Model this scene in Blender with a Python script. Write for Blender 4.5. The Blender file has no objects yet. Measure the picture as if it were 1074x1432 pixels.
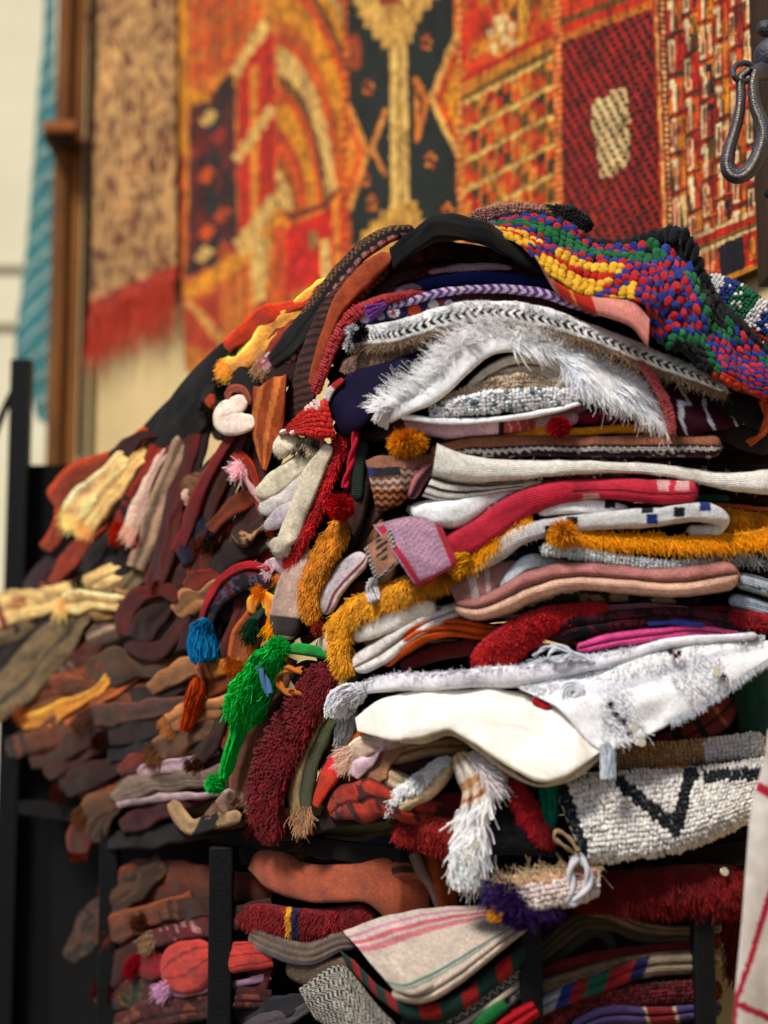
import bpy, math, numpy as np
from math import radians, sin, cos, pi
S = bpy.context.scene
RS = np.random.RandomState
# ------------------------------------------------------------------ camera
FPX, CX, CY, PWID, PHEI = 2200.0, 537.0, 716.0, 1074, 1432
HOR = 1000.0
PITCH = math.atan((HOR - CY) / FPX)
CZ = 1.38
cam_d = bpy.data.cameras.new('camera'); cam = bpy.data.objects.new('camera', cam_d)
S.collection.objects.link(cam); S.camera = cam
cam.location = (0, 0, CZ); cam.rotation_euler = (pi / 2 + PITCH, 0, 0)
cam_d.sensor_fit = 'VERTICAL'; cam_d.sensor_height = 36; cam_d.lens = FPX / PHEI * 36
cam_d.clip_end = 2000; cam_d.clip_start = 0.05
cam_d.dof.use_dof = True; cam_d.dof.focus_distance = 2.14; cam_d.dof.aperture_fstop = 2.05
cam_d.dof.aperture_blades = 0
cp, sp = cos(PITCH), sin(PITCH)

def W(px, py, Y):
    """A point of the place: seen in direction (px, py), at distance Y along the street."""
    px = np.asarray(px, float); py = np.asarray(py, float); Y = np.asarray(Y, float)
    a = (px - CX) / FPX; b = (CY - py) / FPX
    dx, dy, dz = a, cp - b * sp, sp + b * cp
    t = Y / dy
    return np.stack([dx * t, dy * t + 0 * dx, CZ + dz * t], -1)

def D(x):
    """Distance of the face of the pile: flat end towards the street, long side running away along the wall."""
    x = np.asarray(x, float)
    d = 1.316 / (0.653 + (np.minimum(x, 560) - CX) / FPX)
    k = np.clip((x - 500) / 120, 0, 1); k = k * k * (3 - 2 * k)
    return d * (1 - k) + np.minimum(d, 1.983) * k

def wallY(px):
    a = (np.asarray(px, float) - CX) / FPX
    return 2.179 / (a + 0.653)

# ------------------------------------------------------------------ numpy value noise
def _h(i, j, k, s):
    n = (i * 374761393 + j * 668265263 + k * 2147483647 % 1000003 * 69069 + s * 974711) & 0xffffffff
    n = ((n ^ (n >> 13)) * 1274126177) & 0xffffffff
    n = ((n ^ (n >> 16)) * 2246822519) & 0xffffffff
    return ((n ^ (n >> 15)) & 0xffff) / 32767.5 - 1
def vn(p, s=0):
    p = np.asarray(p, float); f = np.floor(p); i = f.astype(np.int64); t = p - f; t = t * t * (3 - 2 * t)
    r = 0
    for a in (0, 1):
        wa = t[..., 0] if a else 1 - t[..., 0]
        for b in (0, 1):
            wb = t[..., 1] if b else 1 - t[..., 1]
            for c in (0, 1):
                wc = t[..., 2] if c else 1 - t[..., 2]
                r = r + wa * wb * wc * _h(i[..., 0] + a, i[..., 1] + b, i[..., 2] + c, s)
    return r
def fbm(p, s=0, o=3):
    r = 0; a = 1; p = np.asarray(p, float)
    for k in range(o): r = r + a * vn(p * (2 ** k) + 7.3 * k, s + k); a *= .5
    return r

def lin(c):
    c = np.clip(np.asarray(c, float) / 255, 0, 1)
    return np.where(c <= .04045, c / 12.92, ((c + .055) / 1.055) ** 2.4)

# ------------------------------------------------------------------ materials
def mat_new(name):
    m = bpy.data.materials.new(name); m.use_nodes = True; nt = m.node_tree; nt.nodes.clear()
    return m, nt
def N(nt, t, **k):
    n = nt.nodes.new(t)
    for a, b in k.items():
        if a[0] == '_': n.inputs[a[1:].replace('_', ' ')].default_value = b
        else: setattr(n, a, b)
    return n
def cloth_mat(name, kind, bump=.5, pitch=3.0, rough=.95, sheen=.06):
    """Textile shader: colour from the woven colour attribute, thread relief from procedural textures on the UVs (UVs are in metres)."""
    m, nt = mat_new(name); L = nt.links.new
    out = N(nt, 'ShaderNodeOutputMaterial'); p = N(nt, 'ShaderNodeBsdfPrincipled')
    p.inputs['Roughness'].default_value = rough; p.inputs['Sheen Weight'].default_value = sheen
    p.inputs['Sheen Roughness'].default_value = .6; p.inputs['Specular IOR Level'].default_value = .06
    at = N(nt, 'ShaderNodeAttribute', attribute_name='Col'); uv = N(nt, 'ShaderNodeUVMap', uv_map='UVMap')
    mp = N(nt, 'ShaderNodeMapping'); mp.inputs['Scale'].default_value = (1000 / pitch,) * 3
    L(uv.outputs[0], mp.inputs['Vector'])
    nz = N(nt, 'ShaderNodeTexNoise', _Scale=.12, _Detail=3.0); L(mp.outputs[0], nz.inputs['Vector'])
    nf = N(nt, 'ShaderNodeTexNoise', _Scale=1.7, _Detail=2.0); L(mp.outputs[0], nf.inputs['Vector'])
    def wave(dirn, sc, dist):
        w = N(nt, 'ShaderNodeTexWave', wave_type='BANDS', bands_direction=dirn, wave_profile='SIN')
        w.inputs['Scale'].default_value = sc; w.inputs['Distortion'].default_value = dist; w.inputs['Detail'].default_value = 1.5
        w.inputs['Detail Scale'].default_value = .6
        L(mp.outputs[0], w.inputs['Vector']); return w
    def math_(op, a, b):
        n = N(nt, 'ShaderNodeMath', operation=op)
        for i, x in enumerate((a, b)):
            if isinstance(x, (int, float)): n.inputs[i].default_value = x
            else: L(x, n.inputs[i])
        return n.outputs[0]
    if kind == 'weave':
        a = wave('X', .31, 1.2).outputs['Fac']; b = wave('Y', .31, 1.2).outputs['Fac']
        h = math_('ADD', math_('MULTIPLY', a, b), math_('MULTIPLY', nf.outputs['Fac'], .7))
    elif kind == 'rib':
        a = wave('Y', .31, 2.5).outputs['Fac']; h = math_('ADD', math_('MULTIPLY', a, .7), math_('MULTIPLY', nf.outputs['Fac'], 1.0))
    elif kind == 'kilim':
        a = wave('X', .31, 2.0).outputs['Fac']; h = math_('ADD', a, math_('MULTIPLY', nf.outputs['Fac'], 1.2))
    elif kind == 'felt':
        h = math_('ADD', math_('MULTIPLY', nf.outputs['Fac'], .9), math_('MULTIPLY', nz.outputs['Fac'], .22))
    else:
        vo = N(nt, 'ShaderNodeTexVoronoi', _Scale=.55); L(mp.outputs[0], vo.inputs['Vector'])
        h = math_('ADD', math_('SUBTRACT', 1.0, vo.outputs['Distance']), math_('MULTIPLY', nf.outputs['Fac'], 1.0))
    bp = N(nt, 'ShaderNodeBump'); bp.inputs['Strength'].default_value = bump; bp.inputs['Distance'].default_value = pitch / 1000 * .6
    L(h, bp.inputs['Height']); L(bp.outputs[0], p.inputs['Normal'])
    # threads: valleys darkened as painted shade, plus slow mottling of the dye
    mr = N(nt, 'ShaderNodeMapRange'); mr.inputs['From Min'].default_value = .2; mr.inputs['From Max'].default_value = 1.4
    mr.inputs['To Min'].default_value = .62; mr.inputs['To Max'].default_value = 1.1; L(h, mr.inputs['Value'])
    if kind == 'felt': mr.inputs['To Min'].default_value = .8
    m2 = N(nt, 'ShaderNodeMapRange'); m2.inputs['From Min'].default_value = .3; m2.inputs['From Max'].default_value = .7
    m2.inputs['To Min'].default_value = .95; m2.inputs['To Max'].default_value = 1.03; L(nz.outputs['Fac'], m2.inputs['Value'])
    k = math_('MULTIPLY', mr.outputs[0], m2.outputs[0])
    vm = N(nt, 'ShaderNodeVectorMath', operation='SCALE'); L(at.outputs['Color'], vm.inputs[0]); L(k, vm.inputs['Scale'])
    L(vm.outputs[0], p.inputs['Base Color']); L(p.outputs[0], out.inputs[0])
    return m
M = {}
M['weave'] = cloth_mat('woven_wool', 'weave', .95, 3.0)
M['rib'] = cloth_mat('ribbed_wool', 'rib', .85, 2.6)
M['kilim'] = cloth_mat('flat_kilim', 'kilim', .5, 5.0)
M['felt'] = cloth_mat('brushed_cotton', 'felt', .6, 2.2)
M['shag'] = cloth_mat('shaggy_wool', 'shag', .8, 4.0)
M['satin'] = cloth_mat('smooth_satin', 'felt', .15, 2.0, .65, 0.)
def yarn_mat():
    m, nt = mat_new('loose_yarn'); L = nt.links.new
    out = N(nt, 'ShaderNodeOutputMaterial'); d = N(nt, 'ShaderNodeBsdfDiffuse'); t = N(nt, 'ShaderNodeBsdfTranslucent'); mx = N(nt, 'ShaderNodeMixShader', _Fac=.35)
    at = N(nt, 'ShaderNodeAttribute', attribute_name='Col'); tc = N(nt, 'ShaderNodeTexCoord'); nz = N(nt, 'ShaderNodeTexNoise', _Scale=120.0, _Detail=2.0); L(tc.outputs['Object'], nz.inputs['Vector'])
    mr = N(nt, 'ShaderNodeMapRange'); mr.inputs['To Min'].default_value = .85; mr.inputs['To Max'].default_value = 1.2; L(nz.outputs['Fac'], mr.inputs['Value'])
    vm = N(nt, 'ShaderNodeVectorMath', operation='SCALE'); L(at.outputs['Color'], vm.inputs[0]); L(mr.outputs[0], vm.inputs['Scale'])
    L(vm.outputs[0], d.inputs[0]); L(vm.outputs[0], t.inputs[0]); L(d.outputs[0], mx.inputs[1]); L(t.outputs[0], mx.inputs[2]); L(mx.outputs[0], out.inputs[0]); return m
M['yarn'] = yarn_mat()

def plain_mat(name, col, rough=.6, metal=0., nscale=8., var=.25, bump=.2, stretch=(1, 1, 1), bdist=.004):
    m, nt = mat_new(name); L = nt.links.new
    out = N(nt, 'ShaderNodeOutputMaterial'); p = N(nt, 'ShaderNodeBsdfPrincipled')
    p.inputs['Roughness'].default_value = rough; p.inputs['Metallic'].default_value = metal; p.inputs['Specular IOR Level'].default_value = .5 if metal > .3 else .18
    tc = N(nt, 'ShaderNodeTexCoord'); mp = N(nt, 'ShaderNodeMapping'); mp.inputs['Scale'].default_value = stretch
    L(tc.outputs['Object'], mp.inputs[0])
    a = N(nt, 'ShaderNodeTexNoise', _Scale=nscale, _Detail=6.0, _Roughness=.6); b = N(nt, 'ShaderNodeTexNoise', _Scale=nscale * 9, _Detail=3.0)
    L(mp.outputs[0], a.inputs['Vector']); L(mp.outputs[0], b.inputs['Vector'])
    c = lin(col); cr = N(nt, 'ShaderNodeValToRGB')
    cr.color_ramp.elements[0].position = .3; cr.color_ramp.elements[1].position = .7
    cr.color_ramp.elements[0].color = (*(c * (1 - var)), 1); cr.color_ramp.elements[1].color = (*np.minimum(c * (1 + var), 1), 1)
    L(a.outputs['Fac'], cr.inputs[0]); L(cr.outputs[0], p.inputs['Base Color'])
    bp = N(nt, 'ShaderNodeBump'); bp.inputs['Strength'].default_value = bump; bp.inputs['Distance'].default_value = bdist
    ad = N(nt, 'ShaderNodeMath', operation='ADD'); L(a.outputs['Fac'], ad.inputs[0]); L(b.outputs['Fac'], ad.inputs[1])
    L(ad.outputs[0], bp.inputs['Height']); L(bp.outputs[0], p.inputs['Normal']); L(p.outputs[0], out.inputs[0])
    return m

# ------------------------------------------------------------------ mesh building
class MB:
    def __init__(s): s.v = []; s.f = []; s.c = []; s.uv = []; s.n = 0
    def add(s, v, f, col, uv=None):
        v = np.asarray(v, float).reshape(-1, 3); k = len(v)
        col = np.broadcast_to(np.asarray(col, float), (k, 3))
        s.v.append(v); s.c.append(col); s.uv.append(np.zeros((k, 2)) if uv is None else np.asarray(uv, float).reshape(-1, 2))
        s.f.append(np.asarray(f, np.int64) + s.n); s.n += k
    def grid(s, P, C, UV=None, wrap=False):
        nu, nv = P.shape[:2]; i = np.arange(nu * nv).reshape(nu, nv)
        if wrap: i = np.concatenate([i, i[:, :1]], 1)
        f = np.stack([i[:-1, :-1], i[1:, :-1], i[1:, 1:], i[:-1, 1:]], -1).reshape(-1, 4)
        s.add(P.reshape(-1, 3), f, np.broadcast_to(C, P.shape).reshape(-1, 3), None if UV is None else UV.reshape(-1, 2))
    def box(s, a, b, col=(128, 128, 128)):
        (x0, y0, z0), (x1, y1, z1) = a, b
        v = [(x, y, z) for x in (x0, x1) for y in (y0, y1) for z in (z0, z1)]
        s.add(v, [(0, 1, 3, 2), (4, 6, 7, 5), (0, 4, 5, 1), (2, 3, 7, 6), (0, 2, 6, 4), (1, 5, 7, 3)], col)
    def build(s, name, mat, parent=None, smooth=True):
        me = bpy.data.meshes.new(name)
        v = np.concatenate(s.v); c = np.concatenate(s.c); uv = np.concatenate(s.uv)
        me.vertices.add(len(v)); me.vertices.foreach_set('co', v.ravel().astype(np.float32))
        tot = np.concatenate([np.full(len(f), f.shape[1]) for f in s.f]); lv = np.concatenate([f.ravel() for f in s.f])
        me.loops.add(len(lv)); me.loops.foreach_set('vertex_index', lv.astype(np.int32))
        me.polygons.add(len(tot)); st = np.concatenate([[0], np.cumsum(tot)[:-1]])
        me.polygons.foreach_set('loop_start', st.astype(np.int32)); me.polygons.foreach_set('loop_total', tot.astype(np.int32))
        me.polygons.foreach_set('use_smooth', np.full(len(tot), smooth))
        ul = me.uv_layers.new(name='UVMap'); ul.data.foreach_set('uv', uv[lv].ravel().astype(np.float32))
        ca = me.color_attributes.new('Col', 'FLOAT_COLOR', 'POINT')
        cc = np.ones((len(v), 4)); cc[:, :3] = lin(c); ca.data.foreach_set('color', cc.ravel().astype(np.float32))
        me.update(calc_edges=True); me.validate()
        me.materials.append(mat)
        o = bpy.data.objects.new(name, me); S.collection.objects.link(o)
        if parent is not None: o.parent = parent
        return o
def tag(o, label=None, cat=None, group=None, kind=None):
    if label: o['label'] = label
    if cat: o['category'] = cat
    if group: o['group'] = group
    if kind: o['kind'] = kind
    return o
def empty(name, loc=(0, 0, 0)):
    o = bpy.data.objects.new(name, None); o.empty_display_size = .05; o.location = loc; S.collection.objects.link(o); return o

def resample(P, n):
    """Catmull-Rom through the rows of P, n samples spread by arc length."""
    P = np.asarray(P, float)
    if len(P) == 2:
        t = np.linspace(0, 1, n)[:, None]; return P[0] * (1 - t) + P[1] * t
    Q = np.concatenate([[2 * P[0] - P[1]], P, [2 * P[-1] - P[-2]]]); out = []
    t = np.linspace(0, 1, 24, endpoint=False)[:, None]
    for i in range(1, len(Q) - 2):
        a, b, c, d = Q[i - 1:i + 3]
        out.append(.5 * (2 * b + (c - a) * t + (2 * a - 5 * b + 4 * c - d) * t ** 2 + (3 * b - a - 3 * c + d) * t ** 3))
    out = np.concatenate(out + [P[-1:]]); s = np.concatenate([[0], np.cumsum(np.linalg.norm(np.diff(out[:, :2], axis=0), axis=1))])
    q = np.linspace(0, s[-1], n)
    return np.stack([np.interp(q, s, out[:, k]) for k in range(P.shape[1])], -1)

def pip(px, py, poly):
    poly = np.asarray(poly, float); r = np.zeros(np.shape(px), bool); j = len(poly) - 1
    for i in range(len(poly)):
        xi, yi = poly[i]; xj, yj = poly[j]
        if yi != yj:
            r ^= ((yi > py) != (yj > py)) & (px < (xj - xi) * (py - yi) / (yj - yi) + xi)
        j = i
    return r

SEED = [1]
def nseed(): SEED[0] += 1; return SEED[0]

def tubes(mb, P, rad, col, sides=3, taper=.35):
    """P (n, k, 3): n strands of k points; each becomes a thin tube."""
    n, k = P.shape[:2]; T = np.gradient(P, axis=1); T /= np.linalg.norm(T, axis=2, keepdims=True) + 1e-9
    up = np.array([.31, -.9, .3]); A = np.cross(T, up); A /= np.linalg.norm(A, axis=2, keepdims=True) + 1e-9; B = np.cross(T, A)
    r = (np.asarray(rad) * np.ones(n))[:, None, None] * np.linspace(1, taper, k)[None, :, None]
    V = np.stack([P + r * (cos(2 * pi * q / sides) * A + sin(2 * pi * q / sides) * B) for q in range(sides)], 2)   # n,k,s,3
    i = np.arange(n * k * sides).reshape(n, k, sides); i2 = np.roll(i, -1, 2)
    if sides == 2: i, i2 = i[..., :1], i[..., 1:]      # flat fibre
    f = np.stack([i[:, :-1], i[:, 1:], i2[:, 1:], i2[:, :-1]], -1).reshape(-1, 4)
    C = np.broadcast_to(np.asarray(col, float).reshape(-1, 1, 1, 3), (n, k, sides, 3))
    shade = np.linspace(.93, 1.06, k)[None, :, None, None]
    mb.add(V.reshape(-1, 3), f, (C * shade).reshape(-1, 3))

def strands(mb, roots, dirs, length, rad, col, curl=.25, droop=.3, k=6, seed=0, jit=.15, taper=.35, cj=14, sides=3):
    rad = rad * .72; 
    r = RS(seed); n = len(roots); dirs = dirs + r.normal(0, jit, (n, 3)); dirs /= np.linalg.norm(dirs, axis=1, keepdims=True) + 1e-9
    L = length * r.uniform(.6, 1.15, n); t = np.linspace(0, 1, k)
    c1 = r.normal(0, 1, (n, 3)); c2 = r.normal(0, 1, (n, 3))
    P = roots[:, None] + dirs[:, None] * (L[:, None, None] * t[None, :, None])
    P = P + (L[:, None, None] * curl) * (c1[:, None] * (t ** 2)[None, :, None] * .45 + c2[:, None] * np.sin(t * 6)[None, :, None] * .1)
    P[..., 2] -= droop * L[:, None] * t[None] ** 2
    C = np.asarray(col, float) * np.ones((n, 3)); C = C + r.normal(0, cj, (n, 1)) + r.normal(0, 3, (n, 3))
    tubes(mb, P, rad * r.uniform(.7, 1.3, n), np.clip(C, 4, 255), taper=taper, sides=sides)

_t = (1 + 5 ** .5) / 2
ICO_V = np.array([(-1, _t, 0), (1, _t, 0), (-1, -_t, 0), (1, -_t, 0), (0, -1, _t), (0, 1, _t), (0, -1, -_t), (0, 1, -_t), (_t, 0, -1), (_t, 0, 1), (-_t, 0, -1), (-_t, 0, 1)]) / math.sqrt(1 + _t * _t)
ICO_F = np.array([(0, 11, 5), (0, 5, 1), (0, 1, 7), (0, 7, 10), (0, 10, 11), (1, 5, 9), (5, 11, 4), (11, 10, 2), (10, 7, 6), (7, 1, 8), (3, 9, 4), (3, 4, 2), (3, 2, 6), (3, 6, 8), (3, 8, 9), (4, 9, 5), (2, 4, 11), (6, 2, 10), (8, 6, 7), (9, 8, 1)])
def _sub(V, F):
    V = list(map(tuple, V)); d = {}
    def mid(a, b):
        k = (min(a, b), max(a, b))
        if k not in d:
            m = (np.array(V[a]) + np.array(V[b])); m /= np.linalg.norm(m); V.append(tuple(m)); d[k] = len(V) - 1
        return d[k]
    G = []
    for a, b, c in F:
        x, y, z = mid(a, b), mid(b, c), mid(c, a); G += [(a, x, z), (b, y, x), (c, z, y), (x, y, z)]
    return np.array(V), np.array(G)
ICO2 = _sub(ICO_V, ICO_F); ICO3 = _sub(*ICO2)

def blobs(mb, cen, A, B, Nn, col, ico=ICO2, seed=0, rough=.12):
    """Knots of yarn: ellipsoids at cen with half axes A, B, Nn (each n x 3)."""
    V, F = ico; n = len(cen); r = RS(seed)
    U = V[None] * (1 + r.normal(0, rough, (n, len(V), 1)))
    P = cen[:, None] + U[..., 0:1] * A[:, None] + U[..., 1:2] * B[:, None] + U[..., 2:3] * Nn[:, None]
    f = (F[None] + (np.arange(n) * len(V))[:, None, None]).reshape(-1, 3)
    C = np.broadcast_to(np.asarray(col, float).reshape(-1, 1, 3), (n, len(V), 3)) + r.normal(0, 7, (n, 1, 1))
    mb.add(P.reshape(-1, 3), f, np.clip(C, 3, 255).reshape(-1, 3), (U[..., :2] * .006 + r.uniform(0, 1, (n, 1, 2))).reshape(-1, 2))

class Surf:
    """A woven surface P[nu, nv]: lets yarn, knots and fringes be rooted on it."""
    def __init__(s, P, px, py, C):
        s.P = P; s.px = px; s.py = py; s.C = C
        Tu = np.gradient(P, axis=0); Tv = np.gradient(P, axis=1); n = np.cross(Tu, Tv); n /= np.linalg.norm(n, axis=2, keepdims=True) + 1e-9
        n = np.where(n[..., 1:2] > 0, -n, n); s.N = n
        s.Tu = Tu / (np.linalg.norm(Tu, axis=2, keepdims=True) + 1e-9); s.Tv = Tv / (np.linalg.norm(Tv, axis=2, keepdims=True) + 1e-9)
    def at(s, u, v, A=None):
        A = s.P if A is None else A; nu, nv = s.P.shape[:2]
        x = np.clip(np.asarray(u) * (nu - 1), 0, nu - 1.001); y = np.clip(np.asarray(v) * (nv - 1), 0, nv - 1.001)
        i = x.astype(int); j = y.astype(int); a = (x - i)[:, None]; b = (y - j)[:, None]
        if A.ndim == 2: A = A[..., None]
        return A[i, j] * (1 - a) * (1 - b) + A[i + 1, j] * a * (1 - b) + A[i, j + 1] * (1 - a) * b + A[i + 1, j + 1] * a * b

class Ctx: pass

def img_dir(d):
    """image-plane direction (right, down, towards the street) to a vector of the place"""
    d = np.asarray(d, float); return np.array([d[0], -d[2] if len(d) > 2 else 0, -d[1]])

def cloth(name, label, U, L, col, mat='weave', cat='folded textile', group=None, layers=1, bulge=1.0, back=.2, off=0, conv=.35,
          wr=1., dens=2.6, fuzz=0, pile=None, knots=None, fringes=(), parent=None, thing=True, edge=.8, ridge=.22, fine=None, var=.12, noiseC=.1):
    """One textile. U, L: its upper and lower outline (x, y[, cm behind the face of the pile]); the front rolls out between them and both run back into the pile."""
    sd = nseed(); r = RS(sd)
    U = np.array([tuple(p) + (0,) * (3 - len(p)) for p in U], float); L = np.array([tuple(p) + (0,) * (3 - len(p)) for p in L], float)
    ln = max(np.linalg.norm(np.diff(U[:, :2], axis=0), axis=1).sum(), np.linalg.norm(np.diff(L[:, :2], axis=0), axis=1).sum())
    nu = int(np.clip(ln / dens, 8, 420)); u = np.linspace(0, 1, nu)
    U = resample(U, nu); L = resample(L, nu)
    hw = np.linalg.norm(U[:, :2] - L[:, :2], axis=1) / 2
    nv = int(np.clip(2 * hw.max() / dens * 1.15, 8, 260)); v = np.linspace(0, 1, nv)
    # wavy outline
    q = np.cumsum(np.r_[0, np.linalg.norm(np.diff(U[:, :2], axis=0), axis=1)])
    for A, k in ((U, 1), (L, 2)):
        A[:, 1] += edge * fbm(np.stack([q / 22, q * 0, q * 0 + k * 9 + sd], -1), sd)
        A[:, 0] += edge * .6 * fbm(np.stack([q / 22, q * 0 + 4, q * 0 + k * 9 + sd], -1), sd)
    VV = v[None, :, None]
    Q = U[:, None] * (1 - VV) + L[:, None] * VV        # nu, nv, 3 (px, py, off)
    px, py = Q[..., 0], Q[..., 1]
    s = 2 * v - 1; env = np.sqrt(np.clip(1 - np.abs(s) ** 3.0, 0, 1))
    if layers > 1:
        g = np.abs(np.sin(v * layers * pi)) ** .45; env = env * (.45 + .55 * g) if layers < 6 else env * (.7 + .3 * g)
    Yb = D(px) + (Q[..., 2] + off) / 100
    hm = hw[:, None] / FPX * Yb
    Y = Yb - np.minimum(hm, .03) * bulge * env[None]
    P = W(px, py, Y)
    um = np.cumsum(np.r_[0, np.linalg.norm(np.diff(P[:, nv // 2], axis=0), axis=1)])[:, None] * np.ones((1, nv))
    vm = np.concatenate([np.zeros((nu, 1)), np.cumsum(np.linalg.norm(np.diff(P, axis=1), axis=2), axis=1)], 1)
    st = np.stack([um, vm, um * 0 + sd * .37], -1)
    taper = np.clip(hw / max(hw.max(), 1), .15, 1)[:, None]
    if fine is None: fine = {'felt': .12, 'satin': .1, 'shag': 1.2}.get(mat, .45)
    d = (wr * .0044 * fbm(st * np.array([13, 22, 1]), sd, 2) + fine * .0016 * fbm(st * 85, sd + 5, 2)) * taper
    rg = fbm(st * np.array([7, 120, 1]) + np.array([0, 0, 31]), sd + 11, 2)      # creases running along the fold
    d = d + ridge * .0017 * rg * taper
    P[..., 1] -= d; P[..., 2] += d * .35
    c = Ctx(); c.u = u[:, None] + 0 * px; c.v = v[None] + 0 * px; c.px = px; c.py = py; c.um = um; c.vm = vm; c.st = st; c.sd = sd
    C = col(c) if callable(col) else np.ones(P.shape) * np.asarray(col, float)
    C = np.array(C, float) * np.ones(P.shape)
    sf = Surf(P, px, py, C.copy())
    C = C * (1 + var * fbm(st * 40, sd + 9, 3)[..., None] + noiseC * r.normal(0, 1, px.shape)[..., None] * .6)
    C = C * (1 - .16 * ridge * np.clip(-rg - .1, 0, 1))[..., None]  # crease valleys darkened in the colour, as painted shade
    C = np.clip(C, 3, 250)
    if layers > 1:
        C = C * (.72 + .28 * np.clip(np.abs(np.sin(v * layers * pi)) * 2.2, 0, 1))[None, :, None]  # grooves between layers get painted shade too
    # run back into the pile
    ctr = (U + L) / 2
    def backrow(E, b):
        k = 1 - conv * (b / back)
        X = ctr[:, 0] + (E[:, 0] - ctr[:, 0]) * k; Yp = ctr[:, 1] + (E[:, 1] - ctr[:, 1]) * k
        return W(X, Yp, D(E[:, 0]) + (E[:, 2] + off) / 100 + b)
    if back > 0:
        pre = [backrow(U, b) for b in (back, back * .5, back * .18, back * .05)]; post = [backrow(L, b) for b in (back * .05, back * .18, back * .5, back)]
        G = np.concatenate([np.stack(pre, 1), P, np.stack(post, 1)], 1)
        CC = np.concatenate([np.repeat(C[:, :1], 4, 1), C, np.repeat(C[:, -1:], 4, 1)], 1)
        UV = np.concatenate([np.stack([um[:, :1] + 0 * np.arange(4), np.array([-back, -back * .5, -back * .18, -back * .05])[None] + 0 * um[:, :1]], -1), np.stack([um, vm], -1),
                             np.stack([um[:, :1] + 0 * np.arange(4), vm[:, -1:] + np.array([.05, .18, .5, 1])[None] * back], -1)], 1)
    else: G, CC, UV = P, C, np.stack([um, vm], -1)
    mb = MB(); mb.grid(G, CC, UV)
    if fuzz:
        n = int(fuzz); a, b = r.uniform(0, 1, n), r.uniform(0, 1, n); nn = sf.at(a, b, sf.N)
        strands(mb, sf.at(a, b), nn + .7 * r.normal(0, 1, (n, 3)), .0045, .00017, sf.at(a, b, sf.C) * 1.05, curl=.8, droop=0, k=4, seed=sd)
    if pile: do_pile(mb, sf, pile, sd)
    if knots: do_knots(mb, sf, c, knots, sd)
    o = mb.build(name, M[mat], parent)
    if thing and parent is None: tag(o, label, cat, group)
    for k, fr in enumerate(fringes): do_fringe(o, sf, fr, sd + k * 17)
    o_surf[o.name] = sf
    return o
o_surf = {}

def do_pile(mb, sf, pile, sd):
    """pile = dict(n, len, dir=(right, down, out), rad, col, curl, jit, vr, ur)"""
    r = RS(sd + 3); n = int(pile['n'] * 1.9); a = r.uniform(*pile.get('ur', (0, 1)), n); b = r.uniform(*pile.get('vr', (0, 1)), n)
    nn = sf.at(a, b, sf.N) * pile.get('out', .6) + img_dir(pile.get('dir', (0, .5)))
    col = pile.get('col'); col = sf.at(a, b, sf.C) if col is None else np.asarray(col, float) * np.ones((n, 3))
    R0 = sf.at(a, b); nn = nn + .8 * np.stack([vn(R0 * 110, 61), vn(R0 * 110, 62), vn(R0 * 110, 63)], -1)      # yarn mats into clumps
    col = col * (1 + .22 * vn(R0 * 90, 64))[:, None]
    strands(mb, R0 - .001 * sf.at(a, b, sf.N), nn, pile.get('len', .012) * .68, pile.get('rad', .0006), col, curl=pile.get('curl', .5) * .8, droop=pile.get('droop', .55),
            k=pile.get('k', 5), seed=sd, jit=pile.get('jit', .35) * .6, taper=pile.get('taper', .7), cj=pile.get('cj', 14))

def locks(o, sf, n, length, rad, col, ur=(0, 1), vr=(0, 1), dir=(0, .6), out=.4, curl=.25, jit=.2, droop=.2, groups=30, taper=.12, name='wool_locks', field=None):
    """Feathery locks of wool lying over a surface; neighbours share a direction."""
    sd = nseed(); r = RS(sd); a = r.uniform(*ur, n); b = r.uniform(*vr, n); cell = np.floor(a * groups).astype(int) * 7 + np.floor(b * 4).astype(int); cell -= cell.min()
    cd = r.normal(0, jit * 1.6, (cell.max() + 1, 3))[cell]
    d0 = np.array([img_dir(field(x)) for x in a]) if field else img_dir(dir)
    d = sf.at(a, b, sf.N) * out + d0 + cd; mb = MB()
    strands(mb, sf.at(a, b), d, length, rad / .72, col, curl=curl, droop=droop, k=7, seed=sd, jit=jit * .5, taper=taper, cj=5, sides=2)
    return mb.build(name, M['yarn'], o)

def do_knots(mb, sf, c, kn, sd):
    """kn = dict(nu, nv, col=f(px, py, u, v), s=relative size)"""
    r = RS(sd + 4); nu, nv = kn['nu'], kn['nv']
    a, b = np.meshgrid((np.arange(nu) + .5) / nu, (np.arange(nv) + .5) / nv, indexing='ij')
    if kn.get('stagger'): a = a + ((np.arange(nv) % 2) * .5 / nu)[None]
    a = (a + r.normal(0, .12 / nu, a.shape)).ravel().clip(0, 1); b = (b + r.normal(0, .1 / nv, b.shape)).ravel().clip(0, 1)
    P = sf.at(a, b); Tu = sf.at(a, b, sf.Tu); Tv = sf.at(a, b, sf.Tv); Nn = sf.at(a, b, sf.N)
    e = 1e-3; su = np.linalg.norm(sf.at(a + .5 / nu, b) - sf.at(a - .5 / nu, b), axis=1)[:, None] * .5
    sv = np.linalg.norm(sf.at(a, b + .5 / nv) - sf.at(a, b - .5 / nv), axis=1)[:, None] * .5
    s = kn.get('s', 1.1) * r.uniform(.85, 1.12, (len(a), 1)); h = np.minimum(su, sv) * kn.get('h', 1.0)
    col = kn['col']; col = col(sf.at(a, b, sf.px)[:, 0], sf.at(a, b, sf.py)[:, 0], a, b) if callable(col) else (sf.at(a, b, sf.C) if col is None else np.asarray(col, float) * np.ones((len(a), 3)))
    blobs(mb, P + Nn * h * .25, Tu * su * s, Tv * sv * s, Nn * h * s, col, kn.get('ico', ICO2), sd, kn.get('rough', .13))

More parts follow.
